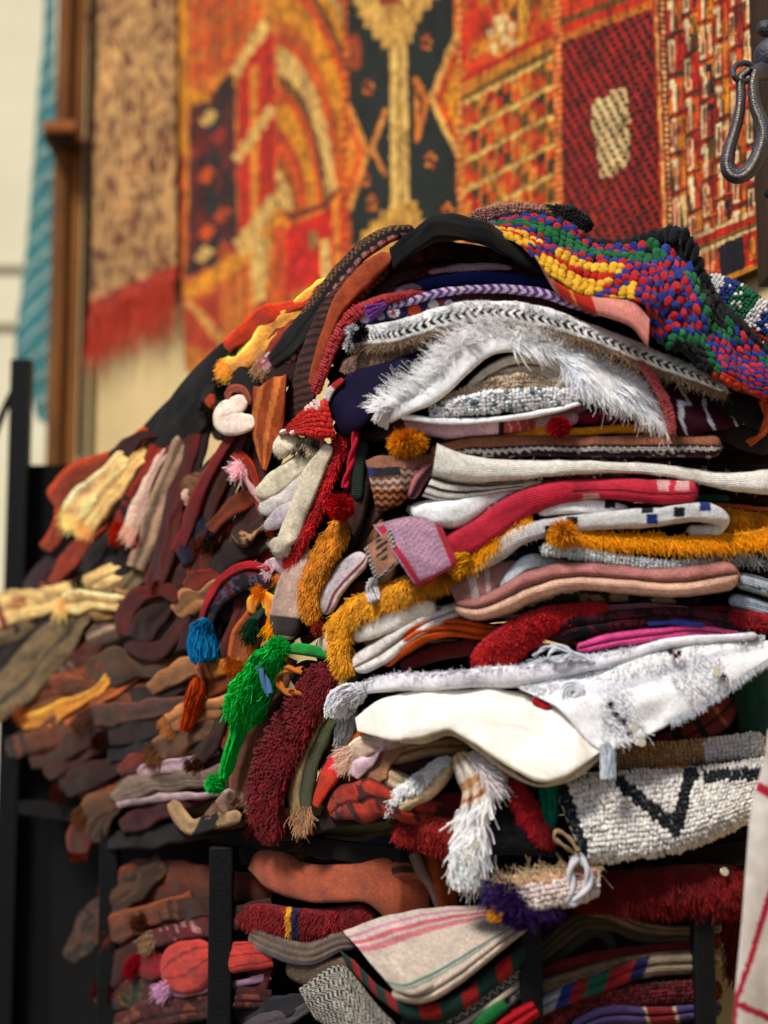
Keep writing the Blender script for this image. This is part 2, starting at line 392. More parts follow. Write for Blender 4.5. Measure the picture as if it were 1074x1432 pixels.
def do_fringe(parent, sf, fr, sd):
    """fr = dict(edge 'U','L','S','E', n, len, dir, col, rad, curl, jit, droop, name, ur)"""
    r = RS(sd + 31); n = int(fr['n'] * 1.9); lo, hi = fr.get('ur', (0, 1)); e = fr.get('edge', 'L')
    t = r.uniform(lo, hi, n); w = r.uniform(0, fr.get('band', .06), n)
    a, b = {'U': (t, w), 'L': (t, 1 - w), 'S': (w, t), 'E': (1 - w, t)}[e]
    if fr.get('clump'):
        k = fr['clump']; t2 = lo + (hi - lo) * (np.floor((t - lo) / (hi - lo) * k) + .5) / k + r.normal(0, .12 / k, n)
        a, b = {'U': (t2, w), 'L': (t2, 1 - w), 'S': (w, t2), 'E': (1 - w, t2)}[e]
    dr = np.ones((n, 1)) * img_dir(fr.get('dir', (0, 1)))
    col = fr.get('col'); col = sf.at(a, b, sf.C) if col is None else np.asarray(col, float) * np.ones((n, 3))
    mb = MB(); nn = sf.at(a, b, sf.N)
    strands(mb, sf.at(a, b) + nn * .0008, dr + nn * fr.get('out', .15), fr['len'], fr.get('rad', .0007), col, curl=fr.get('curl', .3), droop=fr.get('droop', .3), k=fr.get('k', 7), seed=sd,
            jit=fr.get('jit', .2), taper=fr.get('taper', .5), cj=fr.get('cj', 12), sides=2)
    return mb.build(fr.get('name', 'fringe'), M['yarn'], parent)

def band(name, label, pts, col, cap=(1., 1.), **kw):
    """A fold seen edge on: pts = (x, y, half height[, cm behind])"""
    P = np.array([tuple(p) + (0,) * (4 - len(p)) for p in pts], float); n = 90
    R = resample(P, n); s = np.r_[0, np.cumsum(np.linalg.norm(np.diff(R[:, :2], axis=0), axis=1))]
    T = np.gradient(R[:, :2], axis=0); T /= np.linalg.norm(T, axis=1, keepdims=True) + 1e-9
    # smooth the tangents a little
    for _ in range(4): T[1:-1] = (T[:-2] + T[1:-1] * 2 + T[2:]) / 4
    nrm = np.stack([T[:, 1], -T[:, 0]], -1)      # points up when the path runs to the right
    hw = R[:, 2].copy()
    for q, cc in ((s, cap[0]), (s[-1] - s, cap[1])):
        if cc > 0:
            k = np.clip(q / (hw * cc + 1e-6), 0, 1); hw *= np.sqrt(np.clip(1 - (1 - k) ** 2, 0.0004, 1))
    U = np.c_[R[:, :2] + nrm * hw[:, None], R[:, 3]]; L = np.c_[R[:, :2] - nrm * hw[:, None], R[:, 3]]
    # keep every row but thin to 40 control rows (outline detail is the spline's)
    idx = np.unique(np.r_[0, 1, 2, 3, np.linspace(4, n - 5, 34).astype(int), n - 4, n - 3, n - 2, n - 1])
    return cloth(name, label, U[idx], L[idx], col, **kw)

def pompom(name, x, y, rpx, col, off=0, n=900, parent=None, label=None, cat='pompom', squash=1., ln=None, rad=.0007, group=None, cj=16):
    sd = nseed(); r = RS(sd); Yc = float(D(x)) + off / 100; c = W(x, y, Yc); R = rpx / FPX * Yc
    g = r.normal(0, 1, (n, 3)); g /= np.linalg.norm(g, axis=1, keepdims=True); g[:, 2] *= squash
    mb = MB(); k = .62; V, F = ICO3
    mb.add(c + V * R * k * np.array([1, 1, squash]), F, np.asarray(col, float) * .6, V[:, :2] * .02)
    strands(mb, c + g * R * k * .8, g, (ln or R * .5), rad, col, curl=.35, droop=.12, k=4, seed=sd, jit=.22, taper=.8, cj=cj)
    o = mb.build(name, M['yarn'], parent)
    if parent is None: tag(o, label, cat, group)
    return o

def tassel(name, pts, col, off=0, n=240, spread=.3, rad=.0009, head=None, parent=None, label=None, cat='tassel', headcol=None, curl=.12, group=None, cj=14):
    """A hank of yarn along pts (x, y, half width): tied head, then spreading threads."""
    sd = nseed(); r = RS(sd); P = np.array([tuple(p) + (0,) * (4 - len(p)) for p in pts], float); k = 9; R = resample(P, k)
    Y = D(R[:, 0]) + (off + R[:, 3]) / 100; c = W(R[:, 0], R[:, 1], Y); w = R[:, 2] / FPX * Y
    th = r.uniform(0, 2 * pi, n); q = np.sqrt(r.uniform(0, 1, n)); dx = q * np.cos(th); dy = q * np.sin(th)
    T = np.gradient(R[:, :2], axis=0); T /= np.linalg.norm(T, axis=1, keepdims=True); side = np.stack([-T[:, 1], 0 * T[:, 0], -T[:, 0]], -1)
    pos = c[None] + side[None] * (w[None] * dx[:, None])[..., None] + np.array([0, 1, 0]) * (w[None] * dy[:, None] * .8)[..., None]
    j = r.normal(0, 1, (n, k, 3)) * (w.mean() * curl); j[:, 0] *= .2
    pos += j; cut = r.uniform(.85, 1, n)[:, None, None]; tt = np.linspace(0, 1, k)[None, :, None] * cut
    idx = (tt[..., 0] * (k - 1)); i0 = np.floor(idx).astype(int).clip(0, k - 2); fr = (idx - i0)[..., None]
    ar = np.arange(n)[:, None]; pos = pos[ar, i0] * (1 - fr) + pos[ar, i0 + 1] * fr
    C = np.asarray(col, float) * np.ones((n, 3)) + r.normal(0, cj, (n, 1)) + r.normal(0, 3, (n, 3))
    mb = MB(); tubes(mb, pos, rad * r.uniform(.7, 1.3, n), np.clip(C, 4, 255), taper=.8)
    if head:
        V, F = ICO3; hp = W(P[0, 0], P[0, 1], float(D(P[0, 0])) + (off + P[0, 3]) / 100); hr = head / FPX * float(D(P[0, 0]))
        mb.add(hp + V * hr, F, np.asarray(headcol if headcol is not None else col, float) * .9, V[:, :2] * .02)
    o = mb.build(name, M['yarn'], parent)
    if parent is None: tag(o, label, cat, group)
    return o

def cord(name, pts, col, rad=.0012, off=0, parent=None, label=None, cat='cord', twist=2, group=None, mat='felt'):
    """A twisted cord through pts (x, y[, cm])"""
    sd = nseed(); P = np.array([tuple(p) + (0,) * (3 - len(p)) for p in pts], float); ln = np.linalg.norm(np.diff(P[:, :2], axis=0), axis=1).sum()
    k = int(max(8, ln / 1.5)); R = resample(P, k); Y = D(R[:, 0]) + (off + R[:, 2]) / 100; c = W(R[:, 0], R[:, 1], Y)
    T = np.gradient(c, axis=0); T /= np.linalg.norm(T, axis=1, keepdims=True) + 1e-9; A = np.cross(T, [0, 1, 0]); A /= np.linalg.norm(A, axis=1, keepdims=True) + 1e-9; B = np.cross(T, A)
    s = np.r_[0, np.cumsum(np.linalg.norm(np.diff(c, axis=0), axis=1))]; mb = MB(); st = []
    for q in range(twist):
        ph = s / (rad * 3.2) + 2 * pi * q / max(twist, 1); e = rad * (.75 if twist > 1 else 0)
        st.append(c + e * (np.cos(ph)[:, None] * A + np.sin(ph)[:, None] * B))
    tubes(mb, np.array(st), rad, np.asarray(col, float) * np.ones((twist, 3)), sides=6, taper=1)
    o = mb.build(name, M[mat], parent)
    if parent is None: tag(o, label, cat, group)
    return o

def disc(name, x, y, rpx, col, off, parent, mat):
    Yc = float(D(x)) + off / 100; c = W(x, y, Yc); R = rpx / FPX * Yc; n = 20; mb = MB()
    th = np.linspace(0, 2 * pi, n, endpoint=False); nrm = np.array([.25, -1, .35]); nrm /= np.linalg.norm(nrm)
    a = np.cross(nrm, [0, 0, 1]); a /= np.linalg.norm(a); b = np.cross(nrm, a); rows = []
    for rr, h in ((.02, .2), (.3, .1), (.8, .14), (.95, .18), (1, .1), (1, 0)): rows.append(c + nrm * R * h + R * rr * (np.cos(th)[:, None] * a + np.sin(th)[:, None] * b))
    mb.grid(np.array(rows), np.asarray(col, float), wrap=True); return mb.build(name, mat, parent)

# ------------------------------------------------------------------ colour patterns
def A3(c): return np.asarray(c, float)
def bars(base, *bs, key='u', wob=.006):
    """bars across: (lo, hi, colour) along u or v"""
    def f(c):
        t = getattr(c, key) + wob * vn(c.st * 120, 3); C = np.ones(c.px.shape + (3,)) * A3(base)
        for a, b, k in bs: C[(t >= a) & (t < b)] = k
        return C
    return f
def repeat_bars(cols, widths, key='vm', wob=.0006):
    """stripes repeated, widths in metres"""
    W_ = np.cumsum(widths)
    def f(c):
        t = (getattr(c, key) + wob * vn(c.st * 150, 5)) % W_[-1]; i = np.searchsorted(W_, t, side='right').clip(0, len(cols) - 1)
        return A3(cols)[i]
    return f
def chevron(a, b, per=.009, slope=1.0, base=None, band_=(0, 1), mid=.5, duty=.5):
    def f(c):
        w = (c.vm.max(1) + 1e-6)[:, None]; t = ((c.um + slope * np.abs(c.v - mid) * w) / per) % 1
        C = np.where((t < duty)[..., None], A3(a), A3(b))
        if base is not None:
            o = (c.v < band_[0]) | (c.v > band_[1]); C = np.where(o[..., None], A3(base), C)
        return C
    return f
def speckle(cols, scale=160, seed=0, st=(1, 1, 1)):
    cols = A3(cols)
    def f(c):
        n = vn(c.st * scale * np.array(st), seed + c.sd) * .5 + .5; n = np.clip((n - .18) / .64, 0, .999)
        return cols[(n * len(cols)).astype(int)]
    return f
def zigzag(a, b, per=.014, amp=.25, n=3, wid=.5):
    def f(c):
        t = (c.v + amp * (np.abs(((c.um / per) % 1) * 2 - 1) - .5)) * n % 1
        return np.where((t < wid)[..., None], A3(a), A3(b))
    return f
def mixf(f1, f2, test):
    def f(c):
        a = f1(c) if callable(f1) else np.ones(c.px.shape + (3,)) * A3(f1); b = f2(c) if callable(f2) else np.ones(c.px.shape + (3,)) * A3(f2)
        return np.where(test(c)[..., None], a, b)
    return f
def polys(base, *ps):
    """shapes woven in, each (colour, outline)"""
    def f(c):
        C = base(c) if callable(base) else np.ones(c.px.shape + (3,)) * A3(base)
        for k, pl in ps: C[pip(c.px, c.py, pl)] = k
        return C
    return f
# ================================================================== the wall and what hangs on it
WN = np.array([-.653, -1, 0]); 
WD = np.array([-.5468, .8373, 0])      # along the wall, away
WNn = np.array([-.8373, -.5468, 0])    # out of the wall
def Wwall(px, py, off=0.):
    a = (np.asarray(px, float) - CX) / FPX; b = (CY - np.asarray(py, float)) / FPX
    dy = cp - b * sp; dz = sp + b * cp
    t = (2.179 - off * 1.194) / (a + .653 * dy)
    return np.stack([a * t, dy * t, CZ + dz * t], -1)

def wall_cloth(name, label, cat, c4, col, off=.012, mat='kilim', dens=2.3, wav=.004, extra=None):
    """c4: corners (x, y) top left, top right, bottom right, bottom left."""
    sd = nseed(); r = RS(sd); c4 = np.array(c4, float)
    nu = int(np.hypot(*(c4[1] - c4[0])) / dens); nv = int(np.hypot(*(c4[3] - c4[0])) / dens)
    u, v = np.meshgrid(np.linspace(0, 1, nu), np.linspace(0, 1, nv), indexing='ij'); u_, v_ = u[..., None], v[..., None]
    Q = (c4[0] * (1 - u_) + c4[1] * u_) * (1 - v_) + (c4[3] * (1 - u_) + c4[2] * u_) * v_
    px, py = Q[..., 0], Q[..., 1]; P = Wwall(px, py, off)
    um = (P @ WD); vm = P[..., 2]; st = np.stack([um, vm, um * 0 + sd], -1)
    P = P + WNn * (wav * (1 + fbm(st * np.array([7, 1.5, 1]), sd, 2)))[..., None]
    c = Ctx(); c.u = u; c.v = v; c.px = px; c.py = py; c.um = um; c.vm = vm; c.st = st; c.sd = sd
    C = np.array(col(c), float)
    # woven unevenness: colour runs in short weft streaks
    dk_ = fbm(st * np.array([150, 60, 1]), sd + 4, 2); C = np.where((dk_ > .42)[..., None], C * A3((.7, .64, .62)), C); C = np.where((dk_ < -.62)[..., None], C * A3((1.1, 1.15, 1.2)), C) * A3((.97, .91, .86))
    C *= (1 + .13 * vn(st * np.array([60, 230, 1]), sd) + .12 * vn(st * np.array([260, 18, 1]), sd + 6) + .1 * fbm(st * np.array([25, 12, 1]), sd + 2) + .05 * r.normal(0, 1, px.shape))[..., None]
    mb = MB(); mb.grid(P, np.clip(C, 4, 250), np.stack([um, vm], -1))
    Pb = P - WNn * .004
    for e in (lambda A: A[0], lambda A: A[-1], lambda A: A[:, 0], lambda A: A[:, -1]):
        mb.grid(np.stack([e(P), e(Pb)], 1), np.stack([e(C), e(C)], 1).clip(4, 250))
    o = mb.build(name, M[mat]); tag(o, label, cat); return o, (P, px, py, C)

# ---- left kilim
def kilim_left(c):
    x, y = c.px + 1.2 * vn(c.st * 90, 1), c.py + 1.2 * vn(c.st * 90, 2)
    C = np.ones(x.shape + (3,)) * A3((208, 104, 28))
    n = vn(c.st * np.array([45, 9, 1]), 3)
    C = np.where((n > .15)[..., None], A3((214, 132, 34)), C); C = np.where((n < -.45)[..., None], A3((170, 62, 20)), C)
    def P(k, *pl):
        for q in pl: C[pip(x, y, q)] = k
    Y_, CR, RD, DK, OL, GR, OR = (224, 150, 26), (226, 188, 104), (198, 38, 10), (42, 24, 22), (96, 66, 24), (26, 36, 30), (214, 84, 18)
    # top-left grid of small bars
    t = (x >= 262) & (x < 368) & (y < 128 - (x - 262) * .55)
    g = (((x - 262) % 17) < 6) | (((y + .45 * x) % 40) < 6)
    C[t] = OR; C[t & g] = (196, 120, 34); C[t & (((x - 262) % 17) < 2)] = (150, 70, 24)
    # yellow border and diagonal band
    P(Y_, [(243, -60), (262, -60), (262, 218), (246, 218)], [(258, 122), (300, 136), (352, 76), (374, 20), (374, 60), (352, 108), (306, 158), (262, 150)])
    P(CR, [(330, 88), (352, 70), (366, 26), (376, 40), (362, 92), (340, 108)])
    # dark panel with little flowers
    P(DK, [(268, 148), (292, 142), (318, 104), (330, 108), (334, 342), (300, 372), (264, 390)])
    m = pip(x, y, [(268, 148), (292, 142), (318, 104), (330, 108), (334, 342), (300, 372), (264, 390)])
    C[m & (vn(c.st * np.array([60, 16, 1]), 9) > .15)] = (96, 26, 22); C[m & (np.abs(x - 299) < 7) & (((y + .5 * x) % 60) < 34)] = (24, 34, 36)
    for fx, fy, k in ((293, 165, CR), (291, 245, OR), (290, 325, OR), (287, 356, CR), (312, 300, (190, 70, 20)), (308, 190, (150, 40, 20)), (276, 210, (150, 40, 20)), (313, 350, (190, 80, 30))):
        a, b = np.abs(x - fx), np.abs(y - fy + .45 * (x - fx)); C[m & (((a < 8) & (b < 3)) | ((a < 3) & (b < 9)) | ((a + b < 13) & (a + b > 9)))] = k
    # red bars between
    P(RD, [(334, 92), (386, 40), (388, 290), (336, 330)])
    P((226, 142, 40), [(352, 96), (362, 88), (364, 312), (354, 320)]); P((160, 36, 14), [(376, 60), (380, 58), (383, 288), (379, 292)])
    for (ax, ay, bx, by) in ((332, 225, 384, 150), (332, 345, 388, 275), (330, 106, 372, 30)):
        tt = ((x - ax) * (bx - ax) + (y - ay) * (by - ay)) / ((bx - ax) ** 2 + (by - ay) ** 2); dd = np.hypot(x - ax - tt * (bx - ax), y - ay - tt * (by - ay))
        C[(tt > 0) & (tt < 1) & (dd < 6.5 + 2 * np.sin(tt * 30))] = CR
    # fan of curved stripes
    m = pip(x, y, [(389, -70), (484, -70), (484, 250), (452, 284), (402, 296), (389, 290)])
    rr = np.sqrt((2.75 * (x - 384)) ** 2 + (y - 312) ** 2) + 2 * vn(c.st * 60, 12)
    cols = A3([OL, OL, CR, CR, (150, 84, 24), OR, (190, 70, 20), Y_, Y_, OR, (120, 74, 24), CR, CR, OR, (200, 100, 24), Y_, Y_, OR, (120, 74, 24), Y_, CR, OR])
    i = (rr / 19).astype(int).clip(0, len(cols) - 1); C = np.where(m[..., None], cols[i], C)
    def P(k, *pl):
        for q in pl: C[pip(x, y, q)] = k
    P((98, 40, 20), [(402, 300), (452, 286), (486, 250), (486, 258), (452, 294), (404, 308)])
    # diagonal band under the dark panel, red panel
    P(Y_, [(258, 402), (330, 358), (398, 300), (404, 318), (338, 376), (262, 418)]); P(CR, [(335, 350), (352, 330), (386, 268), (390, 290), (360, 340), (340, 362)])
    P((206, 32, 10), [(402, 318), (450, 300), (490, 262), (490, 380), (402, 412)])
    P(CR, [(449, 336), (463, 334), (466, 392), (452, 396)]); P((150, 130, 60), [(434, 326), (444, 322), (446, 346), (436, 350)]); P((226, 140, 40), [(466, 284), (476, 274), (478, 370), (468, 372)])
    P(CR, [(354, 342), (368, 330), (380, 336), (372, 420), (356, 426)]); P(OR, [(384, 320), (400, 312), (402, 420), (386, 424)])
    P((190, 62, 20), [(262, 426), (300, 408), (326, 500), (262, 480)]); P((226, 168, 80), [(262, 424), (270, 420), (316, 470), (310, 486)])
    # dark green panel
    g = [(487, -70), (634, -70), (641, 345), (492, 345)]; P(GR, g); mg = pip(x, y, g)
    P((150, 62, 22), [(488, 52), (500, 46), (507, 60), (506, 95), (490, 98)])
    P(CR, [(546, 20), (570, 10), (574, 345), (548, 345)]); P((150, 128, 54), [(557, 60), (561, 58), (563, 330), (559, 330)])
    for k_, (a, b, yy) in enumerate(((496, 620, -2), (502, 604, 14), (512, 592, 30), (522, 582, 46), (534, 578, 60))): P((220, 176, 86), [(a, yy - 20), (b, yy - 34), (b, yy), (a, yy + 10)])
    P((150, 60, 24), [(530, -10), (560, -20), (560, 4), (532, 10)])
    for (a, b, yy) in ((506, 600, 318), (518, 590, 304), (532, 584, 290)): P((216, 168, 70), [(a, yy + 6), (b, yy - 10), (b, yy + 40), (a, yy + 40)])
    # hooked triangles
    def outl(k, pts, w=4):
        nonlocal C
        for (ax, ay), (bx, by) in zip(pts[:-1], pts[1:]):
            tt = (((x - ax) * (bx - ax) + (y - ay) * (by - ay)) / ((bx - ax) ** 2 + (by - ay) ** 2)).clip(0, 1); C[np.hypot(x - ax - tt * (bx - ax), y - ay - tt * (by - ay)) < w] = k
    P(OR, [(484, 145), (512, 214), (484, 292)]); P((222, 140, 40), [(486, 168), (500, 214), (486, 268)])
    outl((230, 150, 60), [(488, 148), (514, 214), (490, 290)]); outl((230, 150, 60), [(541, 155), (520, 208), (541, 244)])
    P(OR, [(642, 52), (606, 138), (642, 222)]); P(Y_, [(642, 80), (622, 138), (642, 196)]); outl((236, 180, 90), [(640, 48), (604, 138), (642, 218)])
    outl((226, 130, 40), [(583, 112), (598, 140), (584, 196)])
    outl((226, 130, 40), [(583, 112), (584, 196)], 2.5)
    for fx, fy in ((515, 122), (520, 284), (598, 60), (603, 224), (510, 250), (628, 296)):
        for q in range(5):
            a = q * 1.26 + fx; C[mg & (np.hypot((x - fx - 6 * np.cos(a)) * 1.1, y - fy - 9 * np.sin(a)) < 3.6)] = (206, 84, 26) if q % 2 else (226, 132, 40)
    C[(x > 640)] = OR; C[(x > 640) & (((y + .45 * x) % 12) < 6)] = (236, 178, 90)
    k = (x > 481) & (x < 488); C[k] = (222, 120, 34); C[k & (((y + .5 * x) % 14) < 6)] = (170, 40, 14)
    return C
kl, _ = wall_cloth('kilim', 'large orange and yellow kilim with a dark green panel and stepped cream column', 'kilim',
                   [(244, -60), (647, -60), (650, 420), (262, 520)], kilim_left, off=.015)

# ---- right kilim
def kilim_right(c):
    x, y = c.px + .8 * vn(c.st * 120, 1), c.py + .8 * vn(c.st * 120, 2)
    C = np.ones(x.shape + (3,)) * A3((206, 78, 20))
    def P(k, *pl):
        for q in pl: C[pip(x, y, q)] = k
    Y_, CR, RD, NV, OL, OR = (222, 140, 26), (228, 200, 138), (176, 26, 14), (22, 24, 34), (112, 82, 26), (214, 82, 18)
    # top panel
    m = (x < 782) & (y < 140)
    n = vn(c.st * np.array([26, 20, 1]), 5); n2 = vn(c.st * np.array([50, 30, 1]), 6)
    C[m & (n > .1)] = (206, 50, 14); C[m & (n < -.35)] = (206, 132, 34); C[m & (n2 > .55)] = (110, 70, 30)
    for q in range(9):
        a = q * 2.4; C[np.hypot(x - 706 - 16 * np.cos(a), (y - 52 - 24 * np.sin(a)) * .8) < 6.5] = CR if q % 3 else (226, 150, 60)
    P(CR, [(698, 30), (708, 22), (716, 60), (704, 66)])
    P((206, 150, 50), [(728, 0), (748, -20), (744, 30), (730, 58)])
    # slanting border then the net of squares
    yy = y + .53 * (x - 650)
    m = (x < 786) & (yy > 108) & (yy < 142); C[m] = (196, 124, 30); C[m & (yy < 118)] = (188, 40, 14); C[m & (yy > 134)] = OL
    m = (x < 786) & (yy >= 142)
    i = np.floor((x - 650) / 11.5).astype(int); j = np.floor((yy - 142) / 41).astype(int)
    cols = A3([OR, (196, 66, 20), OL, (224, 130, 40), (186, 40, 16), (70, 52, 30), OR, (206, 140, 50)])
    kk = (i + 3 * (j % 2) + ((yy / 20.5).astype(int) % 2)) % 8; C = np.where(m[..., None], cols[kk], C)
    C[m & (((x - 650) % 23) < 2.5)] = (206, 130, 40)
    C[m & (((yy - 142 + 1.5 * np.sin(x / 4)) % 41) < 8)] = (226, 190, 100); C[m & (((yy - 142) % 41) < 2)] = OL
    def P(k, *pl):
        for q in pl: C[pip(x, y, q)] = k
    k = (x > 776) & (x < 788); C[k] = OR; C[k & (((y + .4 * x) % 9) < 4)] = (226, 160, 80)
    # red and black diamond weave, cream patch
    yb = y + .38 * (x - 785)
    m = (x >= 788) & (x < 928) & (yb > 62)
    C[m] = (158, 30, 16); d1 = ((x - .45 * yb) % 11.5); d2 = ((yb + .25 * x) % 10.5)
    C[m & (d1 < 6.6) & (d2 < 7.8)] = (5, 4, 8)
    m2 = (x >= 788) & (x < 928) & (yb <= 62); C[m2] = (196, 110, 26); C[m2 & (yb < 50)] = (206, 44, 14); C[m2 & (yb < 38)] = (110, 80, 24); C[m2 & (yb < 28)] = (206, 60, 18)
    m = pip(x, y, [(829, 150), (838, 138), (852, 138), (858, 126), (879, 124), (884, 168), (884, 232), (868, 238), (862, 248), (842, 250), (836, 196), (830, 180)])
    C[m] = (214, 184, 120); C[m & (d1 < 5) & (d2 < 7)] = (40, 18, 14); C[m & (d1 >= 5)] = (232, 208, 150)
    # striped seam
    m = (x >= 914 + (y * .045)) & (x < 936 + y * .03)
    C[m] = (186, 40, 16); q = x - y * .04; C[m & (q > 918) & (q < 922)] = (222, 170, 90); C[m & (q > 926) & (q < 930)] = (222, 190, 120); C[m & (((y) % 8) < 3) & (q > 922)] = (90, 24, 20)
    # hook pattern
    m = x >= 934 + y * .025
    X = x - 934 - y * .03; Yh = y + .46 * (x - 934)
    w = 21.; i = np.floor(X / w).astype(int); fx = X - i * w
    sh = (i % 2) * 20; j = np.floor((Yh + sh) / 56).astype(int); fy = (Yh + sh) % 56
    cols = A3([OR, NV, Y_, RD, OL, CR, OR, RD, NV, Y_])
    base = A3([(206, 60, 18), (176, 26, 14), (214, 120, 26), (96, 60, 24), (196, 70, 20)])[(i * 2 + j * 3 + (fx > 10.5) * 2 + (fy > 28)) % 5]
    one = lambda a: ((fx > a + 4) & (fx < a + 8.5) & (fy > 5) & (fy < 50)) | ((fy > 5) & (fy < 16) & (fx > a) & (fx < a + 8.5))
    h1 = one(1.5); h2 = one(11); bx = (fx > 2) & (fx < 10) & (fy > 4) & (fy < 50) & ~((fx > 4.2) & (fx < 7.8) & (fy > 8) & (fy < 45)); par = ((i + j) % 2 == 0); h1 = np.where(par, h1, bx); hook = h1 | h2
    sel = (i + 3 * j) % 10
    hc = cols[sel]; w_ = h1; hc = np.where(w_[..., None], A3((232, 212, 166)), hc)
    CC = np.where(hook[..., None], hc, base)
    out_ = ~hook & ((fx < 1.2) | (fy > 53) | ((fx > 9.8) & (fx < 11))); CC = np.where(out_[..., None], A3((40, 24, 26)), CC)
    C = np.where(m[..., None], CC, C)
    # lower border
    q = y + .42 * (x - 950)
    for a, b, k in ((340, 346, CR), (346, 358, (186, 36, 16)), (358, 364, (110, 96, 40)), (364, 370, CR), (370, 500, (206, 66, 20))): C[m & (q >= a) & (q < b)] = k
    def P(k, *pl):
        for z in pl: C[pip(x, y, z)] = k
    mm = m & (q >= 370); C[mm & ((x % 9) < 4) & (x < 1008)] = (226, 170, 110)
    P((24, 22, 34), [(1008, 346), (1042, 330), (1046, 374), (1012, 392)]); P((186, 30, 16), [(1042, 330), (1074, 316), (1074, 362), (1046, 374)])
    P((222, 150, 40), [(1050, 336), (1058, 332), (1060, 362), (1052, 366)])
    C[m & (q >= 416)] = (196, 130, 30)
    return C
kr, _ = wall_cloth('kilim', 'patchwork kilim with red and black diamond weave around a cream square', 'kilim',
                   [(648, -60), (1067, -60), (1070, 372), (650, 560)], kilim_right, off=.02, dens=1.9)

# ---- beige rug with red fringe
def speck_rug(c):
    n = fbm(c.st * np.array([55, 40, 1]), 4, 3); b = vn(c.st * np.array([9, 7, 1]), 8)
    C = np.ones(n.shape + (3,)) * A3((198, 158, 100)); C = C * (1 + .12 * b[..., None])
    lat = np.abs(np.sin(c.um * 26 + c.vm * 20)) + np.abs(np.sin(c.um * 26 - c.vm * 20))
    t = n + .5 * (lat < .75) - .15
    C = np.where((t > .2)[..., None], A3((116, 60, 38)), C); C = np.where((t > .6)[..., None], A3((90, 40, 30)), C)
    e = (c.v > .955); C[e] = (170, 46, 20); return C
rb, (Pr, rpx, rpy, rC) = wall_cloth('hanging_rug', 'beige rug speckled with brown and ending in a red fringe on the wall', 'rug',
                   [(122, -60), (246, -60), (251, 392), (122, 448)], speck_rug, off=.03, dens=2.5, wav=.008)
r_ = RS(5); n_ = 620; i_ = (r_.uniform(0, 1, n_)); ii = (np.floor(i_ * 26) / 26 + r_.normal(.02, .012, n_)).clip(0, 1) * (Pr.shape[0] - 1)
root = Pr[ii.astype(int), -1] + WNn * .004; mb = MB()
strands(mb, root + np.c_[np.zeros((n_, 2)), np.full(n_, .01)], np.ones((n_, 1)) * np.array([0, 0, -1.]), .16, .0019, (190, 56, 30), curl=.25, droop=0, k=6, seed=4, jit=.05)
mb.build('fringe', M['felt'], rb)
mb = MB()
# ---- teal striped cloth hanging beyond the timber
def teal(c):
    t = (c.py + .95 * c.px) % 34; C = np.ones(t.shape + (3,)) * A3((4, 122, 134)); C[t < 7] = (176, 196, 180); C[(t > 12) & (t < 15)] = (10, 96, 104); C[(t > 21) & (t < 25)] = (130, 176, 166)
    return C
Dt = lambda x: 0
def free_sheet(name, label, cat, L_, R_, Y0, Y1, col, mat='weave', n=120, m=40, wav=.01, thick=.003):
    sd = nseed(); L_ = resample(np.array(L_, float), n); R_ = resample(np.array(R_, float), n); v = np.linspace(0, 1, m)
    Q = L_[:, None] * (1 - v[None, :, None]) + R_[:, None] * v[None, :, None]; Y = Y0 + (Y1 - Y0) * v[None] + 0 * Q[..., 0]
    P = W(Q[..., 0], Q[..., 1], Y); c = Ctx(); c.px, c.py = Q[..., 0], Q[..., 1]; c.v = v[None] + 0 * Y; c.u = np.linspace(0, 1, n)[:, None] + 0 * Y
    c.um = P[..., 0]; c.vm = P[..., 2]; c.st = np.stack([c.um, c.vm, c.um * 0 + sd], -1); c.sd = sd
    P[..., 1] += wav * (fbm(c.st * np.array([16, 3, 1]), sd, 2)); C = np.array(col(c) if callable(col) else np.ones(P.shape) * A3(col), float)
    C = np.clip(C * (1 + .08 * fbm(c.st * 50, sd + 3)[..., None]), 3, 250)
    mb = MB(); uv = np.stack([c.um, c.vm], -1); mb.grid(P, C, uv); Pb = P + np.array([0, thick, 0]); mb.grid(Pb[::-1], C[::-1], uv[::-1])
    for e in (lambda A: A[0], lambda A: A[-1], lambda A: A[:, 0], lambda A: A[:, -1]): mb.grid(np.stack([e(P), e(Pb)], 1), np.stack([e(C), e(C)], 1))
    o = mb.build(name, M[mat]); tag(o, label, cat); return o, Surf(P, Q[..., 0], Q[..., 1], C)
free_sheet('hanging_shawl', 'teal shawl with pale diagonal stripes hanging left of the brown timber post', 'shawl',
           [(64, -60), (60, 60), (48, 210), (32, 380), (22, 500), (40, 540), (56, 590)], [(80, -60), (78, 60), (76, 210), (74, 380), (76, 480), (74, 530), (62, 592)], 5.35, 5.15, teal, wav=.03)

